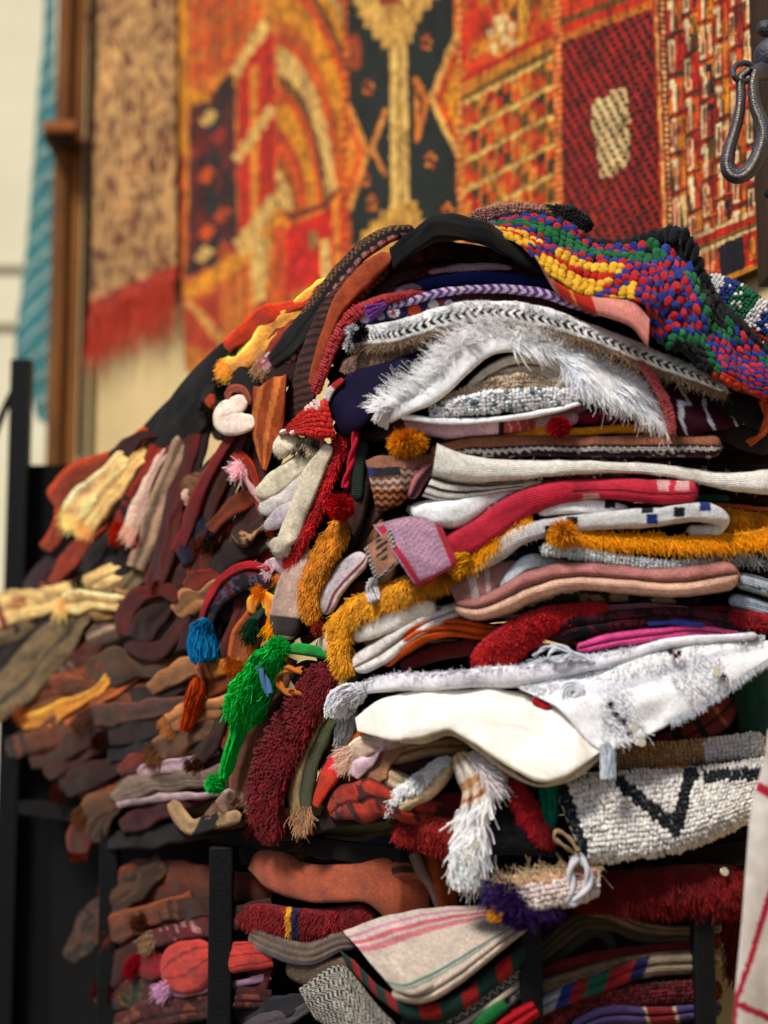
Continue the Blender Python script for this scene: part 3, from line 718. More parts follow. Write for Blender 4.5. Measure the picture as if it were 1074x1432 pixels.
# ---- the alley wall, far house, ground
plaster = plain_mat('ochre_plaster', (212, 186, 134), .95, 0, 3, .14, .5)
cream = plain_mat('cream_plaster', (228, 220, 190), .95, 0, 2.5, .06, .4)
wood = plain_mat('weathered_timber', (112, 70, 32), .75, 0, 5, .45, .6, (6, 6, 1))
dwood = plain_mat('dark_timber', (52, 38, 28), .7, 0, 6, .4, .5, (6, 6, 1))
iron = plain_mat('wrought_iron', (66, 68, 78), .5, .55, 40, .4, .5)
black = plain_mat('black_painted_steel', (9, 10, 12), .6, .1, 20, .3, .25)
blackwood = plain_mat('black_stained_board', (6, 6, 7), .9, 0, 8, .4, .3, (1, 1, 6))
stone = plain_mat('paving_stone', (120, 108, 92), .9, 0, 2, .25, .6)
def slab_along(name, s0, s1, z0, z1, mat, t=.25, off=0., kind='structure'):
    """wall slab: s = distance along the wall measured from the camera's right"""
    base = np.array([.22, 3.0, 0]) + WNn * off; a = base + WD * s0; b = base + WD * s1; q = -WNn * t
    V = [p + np.array([0, 0, z]) for p in (a, b, b + q, a + q) for z in (z0, z1)]
    mb = MB(); mb.add(V, [(0, 2, 3, 1), (2, 4, 5, 3), (4, 6, 7, 5), (6, 0, 1, 7), (1, 3, 5, 7), (0, 6, 4, 2)], (128, 128, 128))
    return mb.build(name, mat, smooth=False)
w = slab_along('alley_wall', -2.6, 2.37, 0, 4.6, plaster); tag(w, 'ochre plastered wall behind the kilims and the pile', 'wall'); 
mb = MB(); mb.box((-6, 8.2, 0), (1.5, 8.6, 6)); o = mb.build('house_wall', cream, smooth=False); tag(o, 'cream wall of the far house at the left edge', 'wall')
seam = plain_mat('render_joint', (120, 104, 76), .9)
for py in (376, 457):
    z = float(W(20, py, 8.2)[2]); mb = MB(); mb.box((-5.9, 8.188, z - .018), (1.4, 8.2, z + .012)); mb.build('joint', seam, o, smooth=False)
mb = MB(); g = 400.; nn_ = 41; gx, gy = np.meshgrid(np.linspace(-g, g, nn_), np.linspace(-g, g, nn_), indexing='ij')
mb.grid(np.stack([gx, gy, 0 * gx], -1), (128, 128, 128)); o = mb.build('ground', stone); tag(o, kind='structure')

# ---- carved timber post with ring bracket
def lathe(mb, x, y, prof, n=32, col=(128, 128, 128)):
    th = np.linspace(0, 2 * pi, n, endpoint=False); mb.grid(np.array([[(x + r * cos(t), y + r * sin(t), z) for t in th] for r, z in prof]), A3(col), wrap=True)
tp = empty('timber_post', tuple(W(88, 1430, 4.75) * [1, 1, 0])); tag(tp, 'brown timber post with a bulging ring beside the beige rug', 'post')
def world_box(name, x0, x1, y0, y1, Y, dep, mat, parent, bev=0):
    a = W(x0, y1, Y); b = W(x1, y0, Y); mb = MB(); mb.box((a[0], Y, a[2]), (b[0], Y + dep, b[2])); o = mb.build(name, mat, None, smooth=False)
    if parent is not None: o.parent = parent; o.matrix_parent_inverse = parent.matrix_world.inverted() if False else o.matrix_parent_inverse
    return o
def keep(o, parent):
    o.parent = parent; o.location = tuple(-np.array(parent.location)); return o
c0 = W(92, 200, 4.75); zz = lambda y: float(W(92, y, 4.75)[2]); px_m = 4.75 / FPX
X0 = float(c0[0])
def tbox(name, x0, x1, y0, y1, Y, dep, mat):
    a = W(x0, y1, Y); b = W(x1, y0, Y); xa, xb = W(x0, 200, Y)[0], W(x1, 200, Y)[0]; mb = MB(); mb.box((xa, Y, a[2] if y1 < 900 else 0), (xb, Y + dep, b[2])); o = keep(mb.build(name, mat, smooth=False), tp)
    bv = o.modifiers.new('b', 'BEVEL'); bv.width = .008; bv.segments = 2
tbox('shaft', 75, 95, -200, 1000, 4.75, .12, wood); tbox('shaft', 97, 114, -200, 1000, 4.78, .1, plain_mat('pale_timber', (140, 92, 48), .8, 0, 5, .4, .6, (6, 6, 1)))
wt = plain_mat('worn_timber', (150, 88, 40), .7, 0, 8, .4, .5)
tbox('bracket', 58, 106, 168, 184, 4.66, .2, wt); tbox('bracket', 60, 104, 186, 197, 4.68, .18, dwood)
jb = world_box('dark_gap_strip', 112, 128, -150, 640, 4.62, .08, dwood, None); tag(jb, 'narrow dark strip standing in for the shaded gap between brown post and beige rug', 'dark strip')  # dark strip put in for the shade of a gap
# ---- door jamb at the right with iron knocker
def jbox(name, x0, x1, y0, y1, Y, dep, mat, parent=None): return world_box(name, x0, x1, y0, y1, Y, dep, mat, parent)
dj = world_box('door_jamb', 1074, 1240, -160, 386, 2.2, .06, dwood, None); tag(dj, 'dark timber door edge behind the iron ring at the top right', 'door jamb')
dk = empty('door_knocker', tuple(W(1052, 110, 1.98))); tag(dk, 'wrought iron ring handle with beaded rim at the top right corner', 'door knocker')
def tube_path(mb, pts, rad, col=(128, 128, 128), sides=12, flat=1.0, close=False):
    P = np.array(pts, float); k = len(P); T = np.gradient(P, axis=0)
    if close: T = np.roll(P, -1, 0) - np.roll(P, 1, 0)
    T /= np.linalg.norm(T, axis=1, keepdims=True) + 1e-9; up = np.array([0, 1., 0]); A = np.cross(T, up); A /= np.linalg.norm(A, axis=1, keepdims=True) + 1e-9
    rad = np.asarray(rad) * np.ones(k); th = np.linspace(0, 2 * pi, sides, endpoint=False)
    G = np.stack([P + rad[:, None] * (cos(t) * A + sin(t) * flat * up) for t in th], 1)
    if close: G = np.concatenate([G, G[:1]])
    mb.grid(G, A3(col), wrap=True)
def imgp(pts, Y):
    R = resample(np.array(pts, float), max(24, len(pts) * 8)); return W(R[:, 0], R[:, 1], np.full(len(R), Y) if np.isscalar(Y) else np.interp(np.linspace(0, 1, len(R)), np.linspace(0, 1, len(Y)), Y)), R
Yk = 1.97; pm = Yk / FPX
ring = [(1047, 98), (1036, 110), (1036, 140), (1031, 172), (1021, 205), (1017, 228), (1022, 242), (1034, 246), (1048, 238), (1060, 218), (1068, 190), (1064, 168), (1056, 148), (1053, 120), (1056, 100)]
P_, R_ = imgp(ring, [Yk, Yk - .006, Yk - .01, Yk - .012, Yk - .008, Yk]); mb = MB(); rr = np.interp(np.linspace(0, 1, len(P_)), [0, .3, .5, .7, 1], [6, 8.5, 11.5, 11, 7]) * pm
tube_path(mb, P_, rr, sides=14, flat=1.3); keep(mb.build('ring', iron), dk)
mb = MB(); k = 96; q = resample(np.array(ring, float), k); ctr = np.array([1043, 190.]); dd = np.linspace(0, 1, k); Yb = np.interp(dd, np.linspace(0, 1, len(P_)), P_[:, 1]); ra = np.interp(dd, [0, .3, .5, .7, 1], [6, 8.5, 11.5, 11, 7])
cen = W(q[:, 0] - 1, q[:, 1], Yb - ra * pm * 1.35); I3 = np.eye(3); s_ = 2.6 * pm
blobs(mb, cen, np.ones((k, 1)) * I3[0] * s_, np.ones((k, 1)) * I3[2] * s_, np.ones((k, 1)) * I3[1] * s_, (180, 170, 160), seed=3)
keep(mb.build('beading', plain_mat('worn_bright_iron', (150, 140, 134), .45, .5, 60, .3, .3)), dk)
mb = MB(); e = [(1040 + 15 * cos(t), 101 + 13 * sin(t)) for t in np.linspace(-.3, 2 * pi - .6, 14)]; P_, _ = imgp(e, [Yk + .004, Yk - .012, Yk + .004]); tube_path(mb, P_, 4.6 * pm, sides=10); keep(mb.build('hinge_eye', iron), dk)
mb = MB(); P_, _ = imgp([(1052, 104), (1068, 100), (1096, 96)], [Yk, Yk + .04, Yk + .2]); tube_path(mb, P_, np.linspace(12, 20, len(P_)) * pm, sides=14); P_, _ = imgp([(1056, 214), (1080, 216), (1100, 218)], [Yk, Yk + .06, Yk + .2]); tube_path(mb, P_, 9 * pm, sides=12); keep(mb.build('bracket', iron), dk)
V, F = ICO3
for (x, y, rr) in ((1070, 40, 13), (1082, 80, 30), (1076, 270, 9)): mb = MB(); mb.add(W(x, y, Yk + .05) + V * rr * pm, F, (128, 128, 128)); keep(mb.build('stud', iron), dk)


# ---- the rack the pile lies on
def rack_box(mb, x, y0, y1, wpx, dep=.03, off=-.012, Y=None):
    Yc = (float(D(x)) + off) if Y is None else Y; a = W(x - wpx / 2, y1, Yc); b = W(x + wpx / 2, y0, Yc); mb.box((a[0], Yc, a[2]), (b[0], Yc + dep, b[2]))
zs = CZ - .168
def poly_slab(mb, pts, z0, z1):
    n = len(pts); V = [(x, y, z0) for x, y in pts] + [(x, y, z1) for x, y in pts]; mb.add(V, [tuple(range(n - 1, -1, -1))], 0) if False else None
    mb.add(V, [(0, 3, 2, 1), (4, 5, 6, 7)], (128, 128, 128)); mb.add(V, [(i, (i + 1) % 4, (i + 1) % 4 + 4, i + 4) for i in range(4)], (128, 128, 128))
fx = lambda Y, o=0: .01 - .653 * (Y - 2) + o
rk = empty('steel_rack', (0, 2.2, 0)); tag(rk, 'black steel rack with square posts carrying the whole pile of textiles', 'rack')
foot = [(.46, 2.03), (.02, 2.03), (fx(3.15, .02), 3.15), (fx(3.15, .6), 3.5)]
for zt in (zs, CZ - .62):
    mb = MB(); poly_slab(mb, foot, zt - .025, zt); keep(mb.build('shelf', blackwood, smooth=False), rk)
for x, wp, Yo in ((743, 31, 1.955), (985, 29, 1.955), (308, 34, float(D(308)) - .02), (150, 26, float(D(150)) - .0)):
    a = W(x - wp / 2, 1300, Yo); b = W(x + wp / 2, 1300, Yo); mb = MB(); mb.box((a[0], Yo, 0), (b[0], Yo + .028, zs - .026)); po = keep(mb.build('post', black, smooth=False), rk)
    bv = po.modifiers.new('b', 'BEVEL'); bv.width = .003; bv.segments = 2
mb = MB(); bp_ = [(1.1, 2.56), (-.02, 2.56), (-.72, 3.48), (-.70, 3.50), (0, 2.58), (1.1, 2.58)]; mb.add([(x, y, z) for x, y in bp_ for z in (0, zs - .03)], [(0, 2, 3, 1), (2, 4, 5, 3), (6, 8, 9, 7), (8, 10, 11, 9)], 0); keep(mb.build('added_dark_backing', blackwood, smooth=False), rk)  # black backing added so the depth of the lower shelf stays dark
bb = empty('black_stall_board', (0, 3.4, 0)); tag(bb, 'black stained stall board standing behind the left end of the pile', 'board')
a = W(12, 650, 3.5); b = W(330, 650, 3.5); mb = MB(); mb.box((a[0], 3.5, 0), (b[0], 3.54, a[2])); keep(mb.build('panel', blackwood, smooth=False), bb)
a = W(18, 505, 3.48); b = W(45, 505, 3.48); mb = MB(); mb.box((a[0], 3.46, 0), (b[0], 3.495, a[2])); keep(mb.build('upright', black, smooth=False), bb)
mb = MB(); P_, _ = imgp([(-30, 680), (-8, 610), (12, 560), (30, 530)], 3.47); tube_path(mb, P_, .008); keep(mb.build('brace', black), bb)
a = W(1040, 640, 2.52); b = W(1150, 800, 2.52)
mb = MB(); mb.box((a[0], 2.50, b[2]), (b[0], 2.53, a[2])); o = mb.build('plastic_crate', plain_mat('blue_plastic', (60, 110, 190), .4, 0, 6, .15, .1), smooth=False); tag(o, 'bright blue plastic crate glimpsed behind the right end of the pile', 'crate')
mb = MB(); P_, _ = imgp([(0, 1202), (30, 1202)], 3.3)
# ================================================================== the pile, end towards the street
WH, CRM, TAN, BLK = (206, 208, 214), (222, 210, 192), (176, 136, 104), (14, 14, 18)
# ---------- lower front textiles
# knitted white wool rug with black zigzag
def zz_rug(px, py, u, v):
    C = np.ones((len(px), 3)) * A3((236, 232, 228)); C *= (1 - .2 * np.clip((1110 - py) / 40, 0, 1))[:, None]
    def near(pts, w):
        m = np.zeros(len(px), bool)
        for (ax, ay), (bx, by) in zip(pts[:-1], pts[1:]):
            t = (((px - ax) * (bx - ax) + (py - ay) * (by - ay)) / ((bx - ax) ** 2 + (by - ay) ** 2)).clip(0, 1); m |= np.hypot(px - ax - t * (bx - ax), py - ay - t * (by - ay)) < w
        return m
    k = near([(868, 1098), (905, 1128), (945, 1160), (958, 1110), (968, 1078)], 9) | near([(990, 1086), (1030, 1084), (1070, 1084)], 8) | near([(786, 1104), (798, 1150), (812, 1186)], 11)
    C[k] = (20, 24, 32); return C
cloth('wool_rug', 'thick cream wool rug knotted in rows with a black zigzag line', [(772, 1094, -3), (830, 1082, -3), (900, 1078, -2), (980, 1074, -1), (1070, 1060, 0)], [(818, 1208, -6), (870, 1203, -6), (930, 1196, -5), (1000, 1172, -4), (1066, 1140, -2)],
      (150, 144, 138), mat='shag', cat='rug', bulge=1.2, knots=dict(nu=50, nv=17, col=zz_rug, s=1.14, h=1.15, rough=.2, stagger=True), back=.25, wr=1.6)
band('wool_rug', 'flat tan rug edge with pale woolly right end above the zigzag rug', [(850, 1062, 14), (920, 1056, 18), (990, 1050, 17), (1068, 1040, 18)], mixf((196, 194, 196), (172, 134, 92), lambda c: c.u + .1 * vn(c.st * 60, 2) > .62), mat='shag', cat='rug', off=1,
     knots=dict(nu=40, nv=6, col=lambda px, py, u, v: np.where(((px > 985))[:, None], A3((200, 198, 200)), A3((160, 124, 86))), s=1.1, h=.8))
band('folded_shawl', 'rust red folded shawl with black bars in the gap right of the sequinned white sheet', [(918, 1040, 10, 1), (960, 1030, 16, 0), (1000, 1005, 22, 0), (1030, 975, 18, 2)], bars((110, 34, 26), (.2, .3, BLK), (.45, .52, BLK), (.68, .72, (150, 84, 60))), layers=2, off=2)
band('folded_blanket', 'dark green blanket hanging at the right edge below the white sheet', [(1046, 930, 26), (1056, 980, 30), (1060, 1040, 24)], (10, 56, 46), off=3, cat='blanket', mat='rib')
band('folded_blanket', 'black blanket layer pressed under the zigzag wool rug', [(690, 1200, 12), (800, 1212, 14), (900, 1212, 15), (1060, 1190, 16)], BLK, off=2, cat='blanket', fuzz=300)
band('shaggy_rug', 'dark red shaggy rug hanging over the shelf edge at the right', [(800, 1236, 16, 0), (880, 1240, 24, -1), (960, 1236, 28, -1), (1044, 1240, 30, -1)], (88, 10, 14), mat='shag', cat='rug', off=0,
     pile=dict(n=5200, len=.02, dir=(.1, .9), out=.5, rad=.0006, col=(110, 10, 14), curl=.6))
disc('sequin', 1013, 1219, 6, (230, 230, 220), -5, bpy.data.objects['shaggy_rug'], plain_mat('sequin', (220, 215, 190), .25, .6, 30, .1, .05))
SEQ = bpy.data.materials['sequin']
# cream boucherouite corner with red lines
o = cloth('knotted_rug', 'cream knotted rug corner with thin crimson lines and a navy fringe', [(692, 1232, -5), (740, 1222, -6), (790, 1216, -6), (838, 1208, -5)], [(728, 1272, -7), (756, 1276, -7), (800, 1266, -7), (838, 1252, -6)], (176, 140, 108), mat='shag', cat='rug',
      knots=dict(nu=24, nv=8, col=lambda px, py, u, v: np.where((v > .3)[:, None], A3((222, 204, 198)), A3((196, 156, 122))), s=1.2, h=1.1),
      fringes=(dict(edge='S', n=700, len=.018, dir=(-.7, .6), col=(40, 20, 66), rad=.001, band=.16, curl=.8, jit=.6),
               dict(edge='L', n=420, len=.012, dir=(-.2, .9), col=(36, 20, 62), rad=.001, band=.1, ur=(0, .5), curl=.8, jit=.6),
               dict(edge='U', n=380, len=.016, dir=(.1, .7), col=(182, 160, 126), rad=.0008, band=.14, curl=.9, out=.9, jit=.6)))
for k in range(4): cord('crimson_line', [(704 + k * 5, 1240 + k * 9, -8), (740 + k * 3, 1236 + k * 9, -8.6), (790, 1229 + k * 9, -8.6), (834, 1220 + k * 9, -7.8)], (150, 16, 40), rad=.0012, parent=o)
band('wool_roll', 'shaggy navy wool edging below the fringed white tassel', [(684, 1238, 10, -3), (704, 1262, 14, -3), (738, 1280, 10, -3)], (36, 20, 60), mat='shag', cat='rug', pile=dict(n=1500, len=.012, dir=(0, .4), rad=.001, col=(44, 24, 74), curl=.8), off=-4)
pompom('pompom', 694, 1277, 9, (232, 160, 20), off=-8, n=260, label='small bright yellow tuft under the navy wool edging', cat='pompom', ln=.008)
for i, (x0, x1, sx) in enumerate(((806, 790, -8), (812, 800, 10))):
    cord('tied_cord', [(808, 1196, -8), (x0 + sx, 1216, -9), (x0 + sx * .9, 1240, -9), (x1 + 2, 1262, -9), (x1 - 3, 1256, -9)], (196, 194, 200), rad=.0034, label=('pale cotton cord loop tied at the corner of the zigzag rug, left strand' if i == 0 else 'pale cotton cord loop tied at the corner of the zigzag rug, right strand'), cat='cord')
cord('cord_loop', [(806, 1196, -8), (790, 1184, -9), (776, 1172, -9), (779, 1162, -9), (796, 1172, -9), (808, 1190, -9)], (150, 126, 92), rad=.0016, label='twisted tan cord loop beside the black stripe of the zigzag rug')
# black patch, red fuzz, green
cloth('wool_patch', 'plain black wool patch hanging between white fringe and red shag', [(676, 1112, -4), (706, 1110, -4), (728, 1114, -4)], [(690, 1198, -4.5), (730, 1196, -4.5), (790, 1200, -4)], (12, 12, 18), mat='shag', fuzz=500, cat='rug', bulge=.4)
band('shaggy_strip', 'crimson shaggy strip hanging beside the green tassel', [(716, 1090, 11), (730, 1118, 13), (746, 1148, 14), (768, 1176, 10)], (120, 10, 20), mat='shag', cat='rug', off=-5, pile=dict(n=2600, len=.01, dir=(.2, .6), rad=.0006, col=(150, 14, 26), curl=.6))
band('folded_shawl', 'faded red cloth end poking out under the cream sheet corner', [(690, 1062, 12), (710, 1082, 12), (730, 1098, 10)], (150, 56, 44), off=-3.5)
band('folded_blanket', 'deep green felt strip peeking along the cream sheet hem', [(716, 1070, 9), (748, 1094, 10), (784, 1098, 8)], (10, 62, 44), off=-3.6, cat='blanket', mat='felt')
tassel('tassel', [(768, 1090, 10), (768, 1110, 13), (770, 1135, 11), (766, 1160, 6)], (14, 110, 84), off=-5.5, n=260, label='sea green wool tassel hanging under the cream sheet corner')
# strip of pale fabric with fringe
o = band('fringed_strip', 'pale crumpled strip with long white fringe and sequins hanging left of the black patch', [(640, 1052, 14, -3), (656, 1080, 20, -4), (668, 1110, 22, -4), (662, 1150, 22, -4), (664, 1190, 24, -4), (672, 1206, 16, -4)], bars((214, 202, 190), (.0, .12, (200, 170, 130)), (.26, .33, (190, 140, 96)), (.33, .4, (216, 190, 166)), (.4, .44, (170, 110, 70))), cat='textile strip', layers=3, wr=2.2, mat='felt',
     fine=.8)
locks(o, o_surf[o.name], 360, .024, .0014, (248, 249, 251), ur=(.45, 1), dir=(-.3, 1), out=.06, curl=.5, jit=.2, taper=.75, name='cord_fringe')
do_fringe(o, o_surf[o.name], dict(edge='E', n=120, len=.03, dir=(-.3, 1), col=(242, 244, 248), rad=.0012, curl=.5, band=.3), 5)
do_fringe(o, o_surf[o.name], dict(edge='U', n=260, len=.022, dir=(.5, .6), col=(216, 212, 214), rad=.0011, curl=.5, band=.2, ur=(.1, .4), out=.6), 6)
tassel('tassel', [(640, 1188, 12, -6), (650, 1205, 20, -6), (652, 1224, 22, -6), (656, 1242, 20, -6)], (246, 248, 250), off=0, n=420, rad=.001, parent=o, cj=8)
disc('sequin', 664, 1181, 6.5, (240, 238, 190), -9, o, SEQ); disc('sequin', 655, 1199, 5, (60, 40, 60), -9, o, SEQ)
# fur roll
band('fleece_roll', 'cream sheepskin roll with ragged white edge under the left end of the cream sheet', [(546, 1136, 16, -3), (570, 1114, 20, -3), (600, 1092, 20, -3), (632, 1062, 16, -2)], mixf((214, 210, 210), (196, 168, 132), lambda c: c.v + .14 * vn(c.st * 70, 1) < .42), cat='fleece', mat='shag', layers=2, wr=2.2,
     pile=dict(n=1500, len=.009, dir=(-.3, .1), vr=(0, .4), rad=.0009, col=(240, 240, 240), curl=.7))
band('fleece_roll', 'tan and cream crumpled fold left of the sheepskin roll', [(530, 1075, 12, -1), (550, 1090, 14, -1), (580, 1098, 12, -1), (600, 1086, 9)], (196, 170, 138), cat='fleece', wr=2.5, layers=2, mat='felt')
band('folded_blanket', 'dull tan folded blanket directly under the cream sheet', [(536, 1062, 12), (570, 1052, 15), (610, 1044, 15), (660, 1044, 13)], (150, 122, 90), off=.5, cat='blanket', mat='felt', layers=2)
band('folded_blanket', 'brown maroon layer squeezed below the dull tan blanket', [(548, 1076, 8), (600, 1070, 10), (640, 1064, 9)], (74, 30, 26), off=1, cat='blanket')
band('shaggy_rug', 'red shaggy rug edge hanging below the sheepskin roll', [(556, 1154, 14), (590, 1156, 20), (620, 1164, 22), (646, 1172, 18)], (120, 20, 18), mat='shag', cat='rug', off=-.5, pile=dict(n=3200, len=.014, dir=(-.1, .9), rad=.0007, col=(142, 26, 22), curl=.6))
band('shaggy_rug', 'dark crimson rug part behind the white fringe', [(600, 1128, 16), (640, 1126, 18), (680, 1130, 16)], (110, 14, 22), mat='shag', cat='rug', off=1, pile=dict(n=1200, len=.01, dir=(0, .6), rad=.0007, curl=.6))
# cream sheet
sheet = cloth('folded_sheet', 'smooth cream cotton sheet with rounded left end draped over the lower pile', [(496, 1004, -6), (532, 980, -5), (590, 966, -5), (680, 964, -5), (745, 972, -5), (795, 996, -7), (840, 1042, -9)],
      [(500, 1024, -7), (550, 1037, -8), (592, 1032, -8), (628, 1022, -8), (662, 1040, -9), (706, 1070, -10), (752, 1093, -11), (795, 1084, -11), (842, 1050, -10)], lambda c: np.where((c.v > .955)[..., None], A3((216, 202, 180)), A3((246, 240, 230))), mat='felt', fine=.1, cat='sheet', bulge=.35, wr=1.9, ridge=.35, edge=1.5, fuzz=500, var=.03, noiseC=.03)
cloth('folded_sheet', 'second layer of cream cotton showing as a thin rim under the smooth sheet', [(560, 1030, -4), (592, 1030, -5), (628, 1020, -5), (664, 1040, -6), (706, 1072, -7), (752, 1096, -8), (800, 1082, -8), (842, 1052, -8)],
      [(560, 1040, -4), (594, 1040, -5), (630, 1030, -5), (664, 1048, -6), (706, 1080, -7), (752, 1100, -8), (804, 1090, -8), (844, 1058, -8)], (216, 202, 178), mat='rib', cat='sheet', bulge=1, wr=1, fuzz=200)
# white fringed sheet
wsh = cloth('fringed_sheet', 'large white wool handira sheet with fluffy bands and sequins, corner pointing down'.replace('handira ', ''), [(700, 952, -5), (760, 946, -5.5), (840, 934, -5.5), (920, 914, -5), (1000, 898, -4), (1084, 896, -3)],
      [(716, 958, -6), (772, 986, -8), (838, 1044, -11), (880, 1037, -10), (985, 984, -7), (1084, 916, -4)], bars((240, 241, 247), (.22, .34, (208, 208, 220)), key='v'), mat='felt', cat='sheet', bulge=.2, wr=2.4, edge=1.2, fuzz=900, var=.04,
      fringes=(dict(edge='L', n=240, len=.007, dir=(.3, .8), ur=(.6, 1), rad=.0006, col=(206, 210, 222)),))
sfw = o_surf[wsh.name]
def pile_poly(o, sf, poly, n, name='fluffy_band', **kw):
    r = RS(nseed()); a, b = r.uniform(0, 1, n * 12), r.uniform(0, 1, n * 12); x = sf.at(a, b, sf.px)[:, 0]; y = sf.at(a, b, sf.py)[:, 0]; m = pip(x, y, poly); a, b = a[m][:n], b[m][:n]
    mb = MB(); d = sf.at(a, b, sf.N) * kw.get('out', .5) + img_dir(kw.get('dir', (0, .5)))
    strands(mb, sf.at(a, b), d, kw.get('len', .012), kw.get('rad', .0008), kw.get('col', (240, 242, 248)), curl=kw.get('curl', .7), droop=.3, k=6, seed=nseed(), jit=kw.get('jit', .4), taper=.6, cj=8)
    return mb.build(name, M['felt'], o)
pile_poly(wsh, sfw, [(712, 952), (780, 948), (860, 934), (940, 912), (1010, 900), (960, 928), (880, 950), (800, 962), (760, 972)], 500, len=.007, dir=(-.4, .2))
pile_poly(wsh, sfw, [(835, 965), (875, 965), (905, 1025), (865, 1040), (840, 1030)], 520, len=.009, dir=(.3, .5))
pile_poly(wsh, sfw, [(930, 945), (1000, 915), (1020, 950), (960, 975)], 420, len=.008, dir=(.1, .5))
for x, y, k in ((887, 1018, (236, 236, 240)), (897, 1038, (230, 230, 226)), (1002, 940, (240, 224, 160))): disc('sequin', x, y, 6.5, k, -12 if y > 1000 else -7.5, wsh, SEQ)
for x, y in ((853, 984), (862, 998), (872, 1008), (880, 1026), (1012, 946), (950, 913), (938, 911), (944, 917)): pompom('dark_knot', x, y, 3.6, (40, 40, 62) if x != 944 else (150, 20, 60), off=-9.5 if y > 970 else -7, n=40, parent=wsh, ln=.003)
tassel('tassel', [(846, 1040, 7, -11), (850, 1060, 10, -11), (850, 1090, 11, -11)], (212, 218, 230), n=150, rad=.0012, parent=wsh, cj=8)
# curled yarn boss
o = bpy.data.objects['fringed_sheet']
th = np.linspace(0, 4.4 * 2 * pi, 120); cord('curled_yarn_boss', [(800 + (3 + t * .5) * cos(t), 969 + (3 + t * .55) * sin(t), -8.6) for t in th], (216, 220, 230), rad=.0019, parent=wsh)
cord('curled_yarn_boss', [(746, 918, -6), (765, 905, -7), (790, 905, -7.5), (796, 916, -7.5), (780, 926, -7.5), (768, 918, -7.5), (776, 908, -7.5), (800, 912, -7.5), (830, 926, -7)], (200, 206, 220), rad=.0016, parent=wsh)
# lavender-white upper layer
lv = band('fringed_blanket', 'long lavender white blanket fold with raw fringe and left tassel above the cream sheet', [(500, 966, 6, -5), (540, 956, 12, -5), (600, 955, 13, -5), (660, 950, 13, -5.5), (720, 946, 14, -6), (790, 934, 11, -6), (860, 922, 9, -6), (940, 900, 7, -5), (1060, 888, 5, -4)],
     (226, 224, 236), mat='felt', cat='blanket', fuzz=500, pile=dict(n=420, len=.012, dir=(-.3, -.5), vr=(0, .2), ur=(0, .7), rad=.0007, col=(232, 234, 246), curl=.7), wr=1.6)
tassel('tassel', [(510, 966, 8, -6), (492, 972, 17, -6), (476, 984, 20, -6), (470, 1004, 16, -6)], (242, 244, 250), n=500, rad=.001, parent=lv, cj=8)
tassel('tassel', [(488, 990, 12, -3), (484, 1020, 14, -3), (474, 1046, 8, -3)], (180, 182, 186), n=300, rad=.001, parent=lv, cj=8)
cloth('embroidered_cloth', 'thin white cloth with raw threads just under the pink blanket', [(700, 936, -3), (770, 918, -4), (850, 912, -4), (930, 900, -4), (1070, 888, -2)], [(690, 948, -4), (770, 936, -5), (850, 926, -5), (930, 910, -5), (1070, 898, -3)], (190, 198, 214), mat='weave', cat='cloth', fuzz=500,
      pile=dict(n=700, len=.014, dir=(-.5, .1), rad=.0008, col=(206, 212, 226), curl=.9))
band('red_patch_cloth', 'small scrap of crimson wool showing under the white sheet', [(744, 978, 5), (762, 988, 6), (782, 1000, 4)], (150, 14, 30), off=-6.6, cat='scrap', mat='shag')

# ---------- the middle stack
band('folded_blanket', 'hot pink ribbed blanket fold right above the white sheets', [(806, 908, 8, -3), (850, 897, 10, -3), (920, 887, 10, -3), (980, 883, 9, -2), (1060, 892, 7, -1)], (222, 74, 142), mat='rib', cat='blanket', layers=2, fuzz=400)
band('paisley_blanket', 'dark maroon and black patterned blanket with rounded left end above the pink one', [(768, 884, 15, -2), (800, 876, 17, -2), (860, 868, 14, -2), (930, 862, 13, -2), (1000, 868, 14, -1), (1074, 888, 10)], speckle([BLK, (30, 14, 24), (70, 14, 30), (120, 16, 36), (26, 16, 24), (90, 30, 60)], 150, 2, (1, .6, 1)), cat='blanket', layers=2, fuzz=600)
band('folded_shawl', 'black shawl layer between the pink and the patterned blanket', [(840, 886, 6), (920, 877, 6), (1000, 880, 6), (1070, 896, 5)], (20, 16, 30), off=-.8)
band('folded_shawl', 'thin royal blue line of cloth inside the dark patterned blankets', [(905, 872, 3), (950, 870, 4), (985, 874, 3)], (34, 50, 130), off=-3.6)
band('shaggy_rug', 'bright crimson shaggy rug fold curling down to the left above the white sheet', [(664, 924, 15, -4), (700, 906, 24, -4), (740, 880, 21, -3), (790, 858, 13, -2), (850, 852, 9, -1)], (150, 16, 22), mat='shag', cat='rug', off=-.5, wr=2,
     knots=dict(nu=74, nv=13, col=(182, 20, 28), s=1.2, h=1.2, rough=.3), pile=dict(n=2200, len=.007, dir=(-.2, .4), rad=.0007, col=(184, 22, 30), curl=.7))
band('shaggy_rug', 'narrow red shaggy fold at the right edge beside the patterned blanket', [(1018, 858, 9), (1045, 864, 11), (1080, 872, 12)], (130, 14, 24), mat='shag', cat='rug', off=-1, pile=dict(n=600, len=.007, dir=(0, .4), rad=.0007, curl=.7))
band('velvet_cloth', 'burnt orange velvet cloth in soft folds left of the crimson shag', [(536, 930, 9, -3), (562, 904, 14, -3), (596, 884, 15, -3), (640, 876, 13, -3), (700, 886, 11, -2)], (206, 84, 22), mat='satin', cat='cloth', layers=3, wr=2.8)
band('folded_blanket', 'dark red layer under the burnt orange velvet cloth', [(560, 932, 9), (610, 912, 12), (670, 902, 12)], (96, 16, 18), off=-1.5, cat='blanket')
